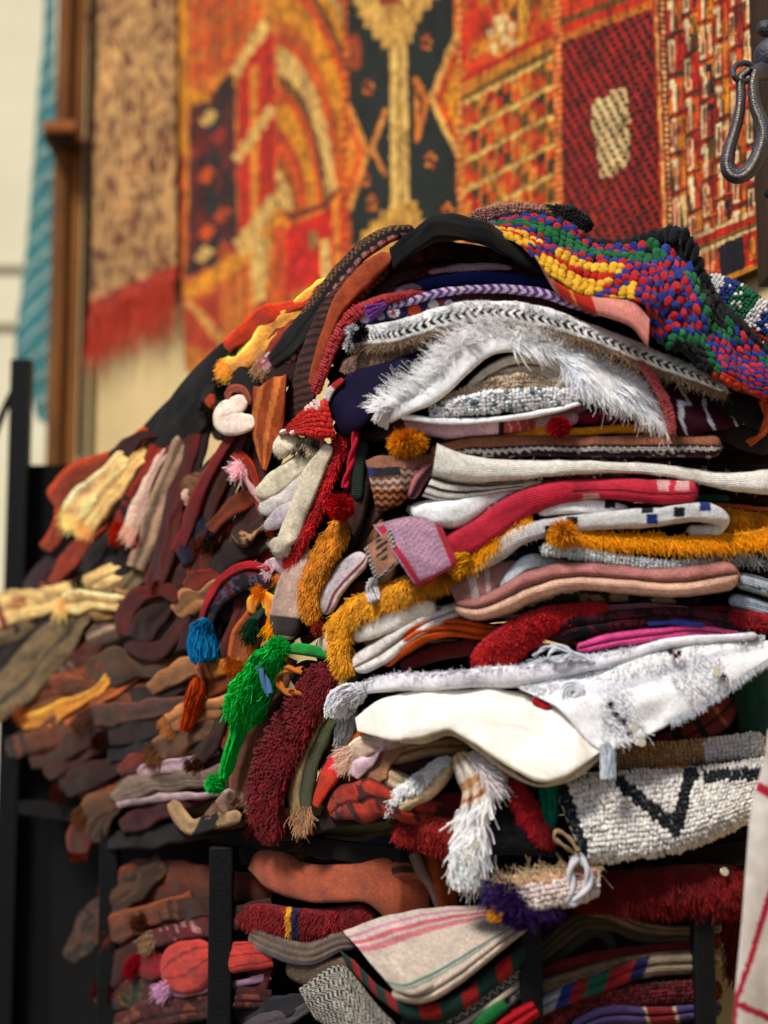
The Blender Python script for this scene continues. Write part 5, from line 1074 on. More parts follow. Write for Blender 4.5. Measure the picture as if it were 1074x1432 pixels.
br = cloth('bobble_rug', 'multicoloured bobble rug in yellow, green, red and blue draped over the top right', BU, BL, (24, 34, 34), mat='shag', cat='rug', bulge=.9, wr=7, back=.22, dens=3,
      knots=dict(nu=43, nv=15, col=bob, s=1.25, h=.8, rough=.07, ico=ICO3))
cloth('rug_lining', 'salmon felt underside of the bobble rug turned out along its lower edge', [(748, 356, -5), (772, 386, -7), (810, 408, -8), (850, 416, -9), (886, 424, -10), (908, 446, -10.5)], [(762, 384, -5), (784, 414, -6.5), (816, 434, -8), (856, 446, -9.5), (884, 458, -10.5), (906, 486, -10.5)],
      bars((206, 130, 118), (.16, .2, (170, 110, 90)), (.2, .34, (180, 40, 26)), (.34, .37, (214, 130, 60)), (.37, .52, (176, 36, 24))), mat='felt', cat='rug', bulge=.8)
def bob2(px, py, u, v):
    i = np.floor(u * 8).astype(int) % 4; cols = A3([(20, 90, 56), (206, 204, 206), (28, 46, 120), (20, 90, 56)]); C = cols[i]
    m = (RS(8).uniform(0, 1, len(px)) < .18); C[m] = (206, 204, 206); C[segd(px, py, [(1000, 425), (1040, 455), (1080, 485)]) < 3] = (160, 24, 34); return C
band('bobble_rug', 'second bobble rug in green, blue and white at the right edge behind the first', [(984, 392, 12, 2), (1020, 416, 26, 2), (1056, 444, 30, 2), (1090, 470, 30, 2)], (20, 50, 50), mat='shag', cat='rug', bulge=1, knots=dict(nu=26, nv=11, col=bob2, s=1.2, h=1.1), cap=(1, 0))
band('folded_blanket', 'dark green and orange border cloth under the second bobble rug', [(1020, 470, 12), (1060, 500, 16), (1090, 520, 18)], bars((14, 50, 40), (.5, 1.1, (150, 44, 26)), key='v'), off=1, cat='blanket')
band('folded_blanket', 'black woollen blanket sagging below the red and blue corner of the bobble rug', [(930, 500, 12), (975, 530, 16), (1020, 560, 20), (1086, 590, 24)], (18, 14, 18), off=-1.2, cat='blanket', fuzz=300)
band('folded_blanket', 'brown blanket layer at the right edge below the black woollen one', [(990, 590, 14), (1030, 606, 18), (1086, 620, 20)], (40, 28, 28), off=.5, cat='blanket')
cord('twisted_cord', [(1046, 620, -3), (1066, 606, -4), (1072, 580, -4), (1066, 560, -4)], (170, 70, 30), rad=.003, label='thick orange brown cord loop at the right edge of the pile')

# ---------- left flank of the front stack (rolls running down)
band('folded_blanket', 'rounded white blanket roll low on the left below the yellow shag', [(486, 886, 15, -5), (520, 874, 18, -5), (560, 862, 16, -4), (610, 850, 13, -3)], (236, 226, 216), cat='blanket', mat='felt', wr=1.8, fuzz=300)
band('folded_blanket', 'taupe brown fold between the two white rolls', [(510, 902, 7), (560, 876, 9), (620, 854, 9)], (140, 96, 74), off=-3, cat='blanket')
band('folded_blanket', 'long grey white blanket roll reaching left above the orange velvet', [(494, 936, 12, -5), (524, 916, 17, -5), (560, 894, 16, -4), (606, 868, 14, -3), (650, 848, 10, -2)], (222, 214, 210), cat='blanket', mat='felt', wr=1.8, layers=2)
band('folded_blanket', 'cream blanket edge poking out left of the yellow shag', [(446, 908, 10, -4), (466, 892, 16, -4), (486, 862, 16, -4), (520, 838, 12, -3)], (214, 204, 190), cat='blanket', mat='felt')
band('shaggy_rug', 'mustard yellow shaggy rug edge winding round the white roll', [(482, 936, 8, -6), (476, 906, 13, -6), (478, 872, 15, -6), (502, 848, 15, -6), (540, 832, 16, -5), (590, 812, 16, -4), (640, 800, 12, -3)], (190, 126, 20), mat='shag', cat='rug', wr=2,
     pile=dict(n=4200, len=.014, dir=(-.2, .6), rad=.0007, col=(218, 148, 28), curl=.6, jit=.45))
tri = cloth('embroidered_pouch', 'small tan triangular pouch with black stitched rim below the pink checked corner', [(508, 766, -7), (526, 754, -7), (546, 742, -7)], [(524, 812, -8), (532, 808, -8), (562, 786, -7)],
      lambda c: np.where(((c.u < .12) | (c.u > .86) | (c.v > .88))[..., None], np.where((((c.px + c.py) % 7) < 3.5)[..., None], A3((22, 20, 26)), A3((206, 196, 190))), np.where(((np.abs(c.px - 534) < 8) & (np.abs(c.py - 768) < 14) & (((c.px * .7 + c.py) % 9) < 5))[..., None], A3((40, 30, 30)), A3((184, 128, 104)))), cat='pouch', mat='weave', bulge=.5, dens=1.6, back=.05)
tassel('tassel', [(524, 810, 4, -9), (520, 822, 8, -9), (526, 842, 10, -9)], (196, 192, 196), n=60, rad=.0012, parent=tri, cj=60)
band('folded_blanket', 'mauve white soft roll leaning left of the small pouch', [(452, 858, 14, -4), (462, 826, 18, -4), (484, 798, 17, -4), (512, 776, 12, -3)], bars((196, 182, 186), (.62, .74, (120, 40, 44)), key='v'), cat='blanket', mat='felt', wr=2)
band('shaggy_rug', 'ochre shaggy strip hanging down under the red pompom', [(436, 862, 10, -5), (432, 828, 15, -5), (446, 790, 15, -5), (466, 754, 15, -5), (482, 726, 11, -4)], (176, 104, 20), mat='shag', cat='rug', pile=dict(n=2800, len=.012, dir=(-.2, .7), rad=.0007, col=(200, 122, 26), curl=.5))
rs = band('shaggy_rug', 'scarlet shaggy strip falling left of the red pompom', [(402, 792, 8, -5), (414, 762, 13, -5), (430, 728, 15, -5), (446, 690, 15, -5), (462, 650, 13, -5), (482, 606, 9, -4)], (150, 16, 22), mat='shag', cat='rug', knots=dict(nu=60, nv=8, col=(172, 20, 26), s=1.2, h=1.1, rough=.3), pile=dict(n=1500, len=.009, dir=(-.2, .6), rad=.0008, col=(186, 22, 28), curl=.6))
cord('cord', [(500, 580, -6), (494, 630, -7), (482, 682, -8)], (176, 16, 44), rad=.003, label='crimson cord from which the scarlet pompom hangs')
pompom('pompom', 477, 709, 24, (190, 18, 24), off=-8, n=1900, label='round scarlet pompom hanging beside the scarlet shag', ln=.007)
band('folded_blanket', 'dark brown folds behind the ochre strip', [(470, 800, 14), (486, 750, 16), (500, 700, 16), (508, 640, 14)], (60, 38, 28), off=0, cat='blanket', layers=3)
band('folded_blanket', 'dark green felt sliver beside the scarlet pompom', [(500, 700, 8), (502, 660, 10), (510, 616, 9)], (16, 40, 34), off=-1.5, cat='blanket')
band('folded_blanket', 'beige blanket roll with a charcoal stripe above the green tassel', [(398, 896, 20, -6), (400, 862, 22, -6), (404, 826, 18, -6), (416, 790, 14, -5), (428, 760, 10, -4)], bars((176, 146, 132), (.1, .28, (44, 30, 32))), cat='blanket', mat='felt', off=.5, wr=1.4)
pompom('pompom', 446, 880, 12, (150, 46, 30), off=-6, n=300, label='small brick red wool knot left of the yellow shag')
# cream woollen folds
for lab, pts, k in (('topmost short cream wool knob beside the red knitted corner', [(392, 640, 14, -6), (398, 622, 16, -6), (420, 612, 12, -5)], (214, 202, 176)),
                    ('long cream wool strip on the right of the cream folds', [(388, 772, 8, -7), (404, 748, 14, -7), (420, 706, 15, -7), (438, 664, 14, -7), (462, 622, 9, -6)], (208, 196, 172)),
                    ('upper pointed cream wool fold left of the long strip', [(358, 692, 7, -5), (382, 676, 13, -5), (412, 654, 14, -5), (446, 626, 10, -4)], (216, 204, 178)),
                    ('middle grey cream wool fold left of the long strip', [(362, 714, 8, -5), (386, 702, 15, -5), (414, 684, 14, -5), (440, 652, 10, -4)], (196, 188, 184)),
                    ('lower lilac cream wool fold left of the long strip', [(370, 738, 6, -5), (390, 726, 13, -5), (410, 710, 12, -5), (430, 690, 8, -4)], (190, 178, 186)),
                    ('bottom cream wool flap above the blue grey bump', [(376, 760, 6, -5), (390, 764, 14, -6), (402, 780, 13, -6)], (200, 188, 170))):
    band('wool_blanket', lab, pts, k, cat='blanket', mat='felt', wr=2.6, fuzz=250, bulge=1.3)
band('wool_blanket', 'black and tan speckled tuft cloth under the red knitted corner', [(410, 626, 8), (430, 622, 12), (456, 622, 9)], speckle([(30, 24, 24), (130, 110, 90), (180, 160, 130), (70, 50, 40)], 120), off=-6.5, cat='blanket', mat='shag', pile=dict(n=400, len=.01, dir=(0, .7), rad=.0008))

# ---------- lower shelf
cloth('folded_blanket', 'terracotta blanket folded thick on the lower shelf', [(346, 1214, 3), (360, 1190, 3), (392, 1184, 3), (430, 1206, 3), (480, 1206, 2), (540, 1198, 3), (600, 1210, 6)], [(350, 1218, 2), (378, 1246, 0), (430, 1262, -1), (470, 1262, -1), (510, 1262, 0), (545, 1286, 3), (600, 1300, 6)], (150, 72, 48), cat='blanket', mat='felt', wr=2.4, off=4, back=.3, bulge=.8)
band('folded_blanket', 'terracotta fold end with its shaded opening painted dark, right of the thick blanket', [(530, 1226, 14), (560, 1216, 16), (600, 1218, 14)], mixf((40, 20, 18), (126, 58, 40), lambda c: np.abs(c.v - .5) < .18), off=6, cat='blanket', mat='felt')  # dark middle band paints the shade inside the fold
band('shaggy_rug', 'dark red shaggy rug on the lower shelf with a yellow and navy mark', [(336, 1280, 16, 0), (380, 1284, 20, 0), (440, 1290, 20, 0), (520, 1282, 20, 2)], bars((110, 12, 18), (.36, .4, (190, 130, 20)), (.4, .46, (24, 20, 50))), mat='shag', cat='rug', off=5, pile=dict(n=1500, len=.01, dir=(0, .5), rad=.0009, curl=.6))
band('folded_blanket', 'grey taupe blanket with white rim sagging on the lower shelf', [(348, 1306, 12, 0), (384, 1324, 16, 0), (430, 1334, 16, 0), (470, 1318, 14, 0), (500, 1318, 12)], lambda c: np.where((c.v > .86)[..., None], A3((150, 150, 180)), A3((100, 84, 74))), layers=3, off=4, cat='blanket', mat='felt')
band('folded_blanket', 'dull tan blanket under the grey one on the lower shelf', [(400, 1350, 14), (440, 1362, 18), (500, 1350, 18)], (86, 68, 52), off=6, cat='blanket', mat='shag')
band('folded_blanket', 'dark red cloth hanging low behind the middle post', [(356, 1400, 16), (362, 1370, 18), (372, 1336, 16)], (90, 12, 16), off=8, cat='blanket')
cloth('folded_tablecloth', 'white cloth with pink and green stripes folded on the lower shelf', [(480, 1303, -6), (530, 1284, -3), (610, 1268, 0), (700, 1264, 4), (750, 1262, 6)], [(552, 1384, -9), (580, 1393, -9), (612, 1376, -8), (664, 1342, -6), (748, 1280, 0)],
      lambda c: np.select([((c.v > .09) & (c.v < .13))[..., None], ((c.v > .17) & (c.v < .24))[..., None], ((c.v > .28) & (c.v < .34))[..., None], (((c.v > .84) & (c.v < .87)) | ((c.v > .9) & (c.v < .92)))[..., None]], [A3((180, 120, 150)) * np.ones(c.px.shape + (3,)), A3((190, 90, 110)) * np.ones(c.px.shape + (3,)), A3((190, 110, 120)) * np.ones(c.px.shape + (3,)), A3((60, 110, 100)) * np.ones(c.px.shape + (3,))], A3((188, 172, 158)) * np.ones(c.px.shape + (3,))), mat='felt', cat='tablecloth', bulge=.25, wr=2, off=0, var=.04)
band('folded_tablecloth', 'rolled cream double hem below the pink striped white cloth', [(548, 1388, 10, -8), (590, 1392, 12, -8), (630, 1372, 12, -7), (690, 1326, 10, -5), (748, 1284, 8, -1)], (186, 168, 152), mat='felt', cat='tablecloth', layers=2)
gr_cols = [(16, 50, 42), (150, 24, 22)]
cloth('striped_blanket', 'dark green and red barred blanket corner under the white striped cloth', [(474, 1326, -4), (500, 1348, -5), (540, 1386, -7), (580, 1404, -7), (640, 1390, -6), (740, 1310, -1)], [(484, 1348, -4), (520, 1388, -5), (560, 1420, -7), (590, 1426, -7), (650, 1412, -6), (745, 1340, -1)], repeat_bars(gr_cols, [.03, .024], 'um'), mat='rib', cat='blanket')
band('folded_blanket', 'dark green fold under the red barred blanket', [(560, 1432, 12, -5), (620, 1416, 14, -5), (680, 1372, 13, -3), (745, 1316, 12)], (14, 34, 34), off=0, cat='blanket')
def bw(c): 
    t = ((c.um + .003 * np.sign(np.sin(c.vm * 700))) % .011) < .0055; return np.where((t ^ (np.sin(c.vm * 900) > .4))[..., None], A3((190, 182, 170)), A3((24, 26, 32)))
cloth('knit_blanket', 'black and cream flecked knitted blanket at the bottom centre of the lower shelf', [(418, 1384, -4), (450, 1360, -3), (480, 1350, -3), (520, 1396, -5), (560, 1440, -5)], [(440, 1425, -6), (470, 1446, -6), (500, 1462, -6), (540, 1476, -6), (580, 1490, -6)], bw, mat='weave', cat='blanket', bulge=.5, dens=2, wr=2, fuzz=200)
band('knit_blanket', 'black and white zigzag blanket edge slanting up under the dark green fold', [(590, 1440, 9, -4), (640, 1418, 11, -4), (690, 1384, 12, -3), (745, 1340, 11)], zigzag((176, 170, 160), (20, 22, 28), .011, .5, 2), mat='weave', cat='blanket', dens=2)
band('folded_sheet', 'cream piping line slanting below the zigzag edge', [(610, 1452, 5, -5), (660, 1424, 5, -5), (700, 1396, 5, -4), (745, 1358, 5)], (176, 162, 138), cat='sheet', mat='felt')
band('knit_blanket', 'grey dotted knitted edge low beside the near post', [(640, 1446, 9, -4), (690, 1414, 10, -4), (745, 1376, 9)], speckle([(60, 62, 60), (130, 128, 120), (24, 30, 34)], 150), cat='blanket')
band('folded_shawl', 'bright green shawl corner at the bottom beside the near post', [(652, 1450, 9), (680, 1424, 11), (708, 1404, 8)], (24, 120, 56), off=-5, cap=(0, 0))
band('folded_shawl', 'red cloth fold at the bottom against the near post', [(690, 1450, 14), (720, 1428, 16), (750, 1410, 12)], (150, 16, 24), off=-4.5, mat='satin', cap=(0, 0), layers=2)
# right of the near post
band('folded_blanket', 'olive brown blanket arching up between the two near posts', [(735, 1352, 12), (775, 1316, 14), (815, 1288, 15), (860, 1290, 14), (910, 1308, 12), (1010, 1304, 12)], (70, 58, 42), off=3, cat='blanket', layers=3, mat='felt')
band('folded_blanket', 'beige blanket edge sweeping from the top of the arch to the right post', [(820, 1276, 8), (856, 1278, 10), (890, 1294, 9), (940, 1302, 7), (1010, 1298, 6)], (124, 100, 76), off=1.5, cat='blanket', layers=2, mat='felt')
band('folded_blanket', 'inner khaki fold under the arch at the near post', [(745, 1374, 10), (790, 1330, 9), (830, 1302, 9), (850, 1312, 8), (860, 1330, 7)], (62, 54, 42), off=4, cat='blanket')
band('folded_blanket', 'dark red line of cloth crossing between the two near posts', [(748, 1362, 8), (830, 1340, 9), (920, 1328, 8), (1010, 1318, 8)], (96, 22, 18), off=2, cat='blanket', mat='shag')
band('folded_blanket', 'tan woolly blanket above the coloured barred one', [(745, 1386, 12), (820, 1362, 12), (900, 1344, 12), (1010, 1336, 11)], (112, 92, 66), off=1, cat='blanket', layers=2, mat='shag')
def mc(c):
    X = c.px + .35 * (c.py - 1370); edges = [700, 790, 806, 824, 850, 880, 898, 2000]; cols = A3([(150, 150, 160), (28, 44, 110), (140, 26, 30), (24, 90, 70), (150, 28, 32), (18, 24, 70), (146, 128, 106)])
    return cols[(np.searchsorted(edges, X) - 1).clip(0, 6)]
band('barred_blanket', 'blanket with blue, red and green bars turning beige between the near posts', [(742, 1414, 13), (790, 1394, 15), (850, 1370, 15), (910, 1352, 15), (1010, 1346, 14)], mc, off=0, cat='blanket', layers=2, mat='rib', dens=2.1)
band('knit_blanket', 'dark red lacy knitted blanket under the barred one', [(742, 1440, 12), (800, 1412, 15), (870, 1394, 16), (1010, 1384, 17)], speckle([(90, 14, 20), (50, 10, 16), (110, 18, 26), (60, 14, 20)], 130), off=.5, cat='blanket', mat='shag', knots=dict(nu=60, nv=6, col=None, s=1, h=.8))
band('barred_blanket', 'dull purple ribbed blanket with red bars at the bottom between the near posts', [(800, 1440, 12), (850, 1420, 15), (920, 1420, 14), (1010, 1410, 12)], bars((66, 52, 100), (.5, .52, (170, 140, 110)), (.52, .68, (110, 18, 26)), (.68, .7, (170, 140, 110))), off=-.5, cat='blanket', layers=2, mat='rib')
band('shaggy_rug', 'dark red fringe cloth hanging behind the right near post', [(1018, 1256, 12), (1026, 1300, 16), (1030, 1360, 10)], (90, 12, 16), off=4, cat='rug', mat='shag', pile=dict(n=500, len=.02, dir=(0, .9), rad=.0007))
# hanging white cloth at the right
def hang(c):
    C = np.ones(c.px.shape + (3,)) * A3((228, 222, 218)); x, y = c.px, c.py
    for pts, w in (([(1080, 1236), (1062, 1300), (1046, 1350), (1026, 1400), (1022, 1440)], 4.5), ([(1026, 1402), (1050, 1412), (1090, 1432)], 5), ([(1056, 1098), (1090, 1120)], 7), ([(1140, 1200), (1130, 1400)], 5)):
        d = segd(x, y, pts) + 1.6 * vn(c.st * 300, 4); C[d < w] = (186, 30, 66)
    return C
free_sheet('hanging_blanket', 'off white cloth with crimson stitched lines hanging at the lower right corner', 'cloth', [(1072, 1020), (1066, 1060), (1050, 1130), (1044, 1200), (1038, 1280), (1028, 1380), (1018, 1500)], [(1200, 1020), (1200, 1060), (1200, 1130), (1200, 1200), (1200, 1280), (1200, 1380), (1200, 1500)], 1.78, 1.84, hang, mat='felt', n=240, m=120, wav=.012)

# thin layers squeezed between the big folds
rt = RS(21); TC = [(150, 24, 30), (214, 140, 30), (30, 60, 110), (206, 196, 186), (120, 60, 40), (60, 20, 40), (24, 80, 64), (190, 90, 60), (226, 220, 214), (90, 24, 30), (180, 120, 140), (40, 34, 40)]
for i in range(64):
    y = rt.uniform(600, 905) if i < 46 else rt.uniform(1052, 1070); x = rt.uniform(600, 900); L_ = rt.uniform(90, 190); a = rt.normal(0, .06) - (.12 if x < 700 else 0); k = TC[rt.randint(len(TC))]; h = rt.uniform(2.6, 6)
    band('folded_cloth', 'thin coloured cloth layer squeezed between the bigger folds at the street end of the pile', [(x - L_ * .5, y + a * -L_ * .5, h * .8), (x, y + rt.normal(0, 4), h), (x + L_ * .5, y + a * L_ * .5, h), (x + L_, y + a * L_ + rt.normal(0, 4), h * .8)], bars(k, (.3, .34, TC[rt.randint(len(TC))]), (.6, .7, TC[rt.randint(len(TC))])) if i % 3 == 0 else k,
         off=rt.uniform(.2, 3.5), group='thin cloth layers between the big folds', cat='cloth', mat=['weave', 'rib', 'felt'][i % 3], dens=3.5, back=.25, layers=1 + i % 2)
# ================================================================== the long side of the pile, running away to the left
def bl(label, pts, col, cat='blanket', name='folded_blanket', ext=True, **kw):
    kw.setdefault('mat', 'felt'); kw.setdefault('dens', 3.); kw.setdefault('wr', 2.6); kw.setdefault('ridge', 1.2); kw.setdefault('fine', .3); kw.setdefault('edge', 2.2); kw.setdefault('bulge', .5)
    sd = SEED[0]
    k0 = col; dim = .7 if pts[0][0] < 330 else .86  # colours lowered towards the far left: dimness painted into the cloth
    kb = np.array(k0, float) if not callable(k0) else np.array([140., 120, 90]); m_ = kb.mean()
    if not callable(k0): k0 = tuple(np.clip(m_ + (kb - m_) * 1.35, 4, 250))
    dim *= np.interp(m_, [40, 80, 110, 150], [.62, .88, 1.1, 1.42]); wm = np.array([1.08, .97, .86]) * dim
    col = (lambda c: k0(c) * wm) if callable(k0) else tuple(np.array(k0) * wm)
    if ext:        # the inner end runs on between its neighbours, thinner and deeper
        (x0, y0), (x1, y1) = pts[-2][:2], pts[-1][:2]; l = math.hypot(x1 - x0, y1 - y0); h = pts[-1][2]
        dx, dy = (x1 - x0) / l, (y1 - y0) / l; o0 = pts[-1][3] if len(pts[-1]) > 3 else 0
        hm = max(p[2] for p in pts)
        rq = RS(sd * 3 + 1); pts = [tuple(p[:2]) + (p[2] * rq.uniform(1.05, 1.5),) + tuple(p[3:]) for p in pts]
        pts = pts[:-1] + [(x1, y1, max(h * 1.1, hm * .85), o0 + .4), (x1 + dx * 30, y1 + dy * 30 + rq.normal(0, 5), hm * .9, o0 + 1.2), (x1 + dx * 80, y1 + dy * 80 + rq.normal(0, 8), hm * .7, o0 + 4.5)]
        kw.setdefault('cap', (.22, 0))
        if not callable(k0) and rq.uniform() < .16 and hm > 9:       # woven stripes near the hem
            c2 = np.clip(np.array([(30, 18, 16), (200, 170, 130), (140, 30, 26), (60, 40, 30), (190, 100, 40)][rq.randint(5)]) * dim, 0, 255); a_ = rq.uniform(.05, .3); kk = tuple(np.array(k0) * wm); col = bars(kk, (a_, a_ + .05, c2), (a_ + .09, a_ + .12, c2))
        if rq.uniform() < .45: kw.setdefault('fringes', (dict(edge='S', n=130, len=rq.uniform(.008, .02), dir=((pts[0][0] - pts[1][0]) / 30, (pts[0][1] - pts[1][1]) / 30 + .6), rad=.0011, col=np.array(k0(Ctx()) if False else (150, 130, 110) if callable(k0) else k0) * wm * 1.1, curl=.6, band=.12, jit=.35, clump=9),))
        if not callable(k0) and 'c2' not in dir():
            kk = np.array(k0) * wm; col = (lambda kk: lambda c: np.where((c.v < .09)[..., None], np.minimum(kk * 1.35, 240), kk * (1 + .12 * np.sin(c.v * 7 + c.sd))[..., None]))(kk)
        kw.setdefault('layers', [1, 2, 1, 1, 2, 1, 3][sd % 7])
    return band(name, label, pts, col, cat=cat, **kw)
# shoulder of the pile
cloth('black_cloth', 'large black cloth sloping down the left shoulder of the pile', [(380, 428, 4), (352, 440, 2), (326, 464, 1), (296, 492, 0), (264, 522, 0), (232, 562, 0), (204, 592, 0), (166, 644, 0)], [(372, 470, -1), (345, 500, -1), (322, 520, -1), (306, 560, -1), (292, 596, -1), (262, 616, -1), (226, 630, -1), (176, 654, 0)], (4, 4, 4), cat='cloth', mat='felt', bulge=.6, wr=3, var=.05, dens=3.2, off=2)
bl('vivid orange cloth edge running beside the black cloth on the shoulder', [(314, 486, 7), (340, 466, 8), (372, 446, 8), (410, 428, 7), (446, 412, 5)], (206, 76, 18), off=-1)
bl('black and green patterned cloth strip under the orange edge', [(318, 500, 10), (346, 482, 11), (380, 462, 11), (410, 448, 8)], speckle([BLK, (20, 16, 14), (34, 52, 20), (150, 50, 20), (16, 12, 12)], 40), off=.4)
bl('warm cream shawl flowing down from the shoulder to the white loop', [(312, 520, 12), (340, 506, 14), (362, 484, 14), (382, 456, 14), (410, 436, 9)], (214, 168, 98), name='folded_shawl', cat='shawl', off=-1)
bl('rust cloth with dark comb pattern right of the cream shawl', [(372, 500, 14), (388, 478, 18), (408, 452, 18), (436, 430, 10)], mixf(mixf((40, 22, 18), (140, 60, 34), lambda c: (((c.px * .8 - c.py * .5) % 8) < 3.5)), (136, 52, 30), lambda c: (c.u > .62) & (c.v < .7)), off=-.4)
bl('pink white knotted cloth tip below the rust cloth', [(362, 514, 7), (374, 504, 9), (388, 494, 6)], speckle([(190, 170, 196), (160, 50, 80), (200, 190, 200)], 70), off=-3)
bl('black folded edge draped from the runner to the pink tip', [(378, 508, 7), (398, 488, 11), (420, 462, 12), (446, 428, 8)], BLK, off=-3)
bl('maroon brown cloth under the black folded edge', [(368, 540, 10), (390, 526, 15), (410, 510, 15), (426, 486, 10)], (60, 26, 22), off=-1)
bl('deep olive black cloth above the white loop', [(314, 540, 11), (334, 528, 14), (352, 534, 14), (362, 552, 10)], (28, 24, 18), off=-1.5)
bl('olive grey fold left of the white loop', [(296, 570, 12), (304, 550, 14), (320, 536, 10)], (44, 38, 24), off=0)
bl('bright white looped cloth fold hanging on the shoulder', [(346, 556, 8, -4), (330, 564, 13, -4), (314, 576, 15, -4), (316, 592, 15, -4), (332, 594, 15, -4), (356, 586, 14, -4)], (206, 198, 204), off=-1, wr=1.5, ext=False)
bl('salmon rim above the white looped fold', [(316, 560, 4), (324, 544, 4), (340, 548, 4), (350, 566, 3)], (170, 100, 76), off=-5, ext=False)
bl('orange tip peeping left of the white looped fold', [(290, 572, 8), (298, 562, 8), (306, 560, 6)], (180, 76, 26), off=-1)
cloth('satin_shawl', 'rust orange satin shawl hanging in a point on the shoulder', [(354, 546, -3), (352, 570, -3), (352, 600, -3), (358, 630, -4), (366, 654, -5)], [(402, 524, -4), (400, 560, -5), (396, 590, -5), (386, 620, -5), (372, 658, -5)], lambda c: np.where((np.abs(np.sin(c.v * 6 + c.u * 2 + vn(c.st * 20, 3))) > .8)[..., None], A3((196, 110, 54)), A3((150, 66, 32))), cat='shawl', mat='satin', bulge=.7, wr=4, dens=3, off=-1)
bl('dark brown fold behind the hanging satin shawl', [(398, 600, 10), (410, 560, 12), (424, 520, 10)], (40, 22, 18), off=0)
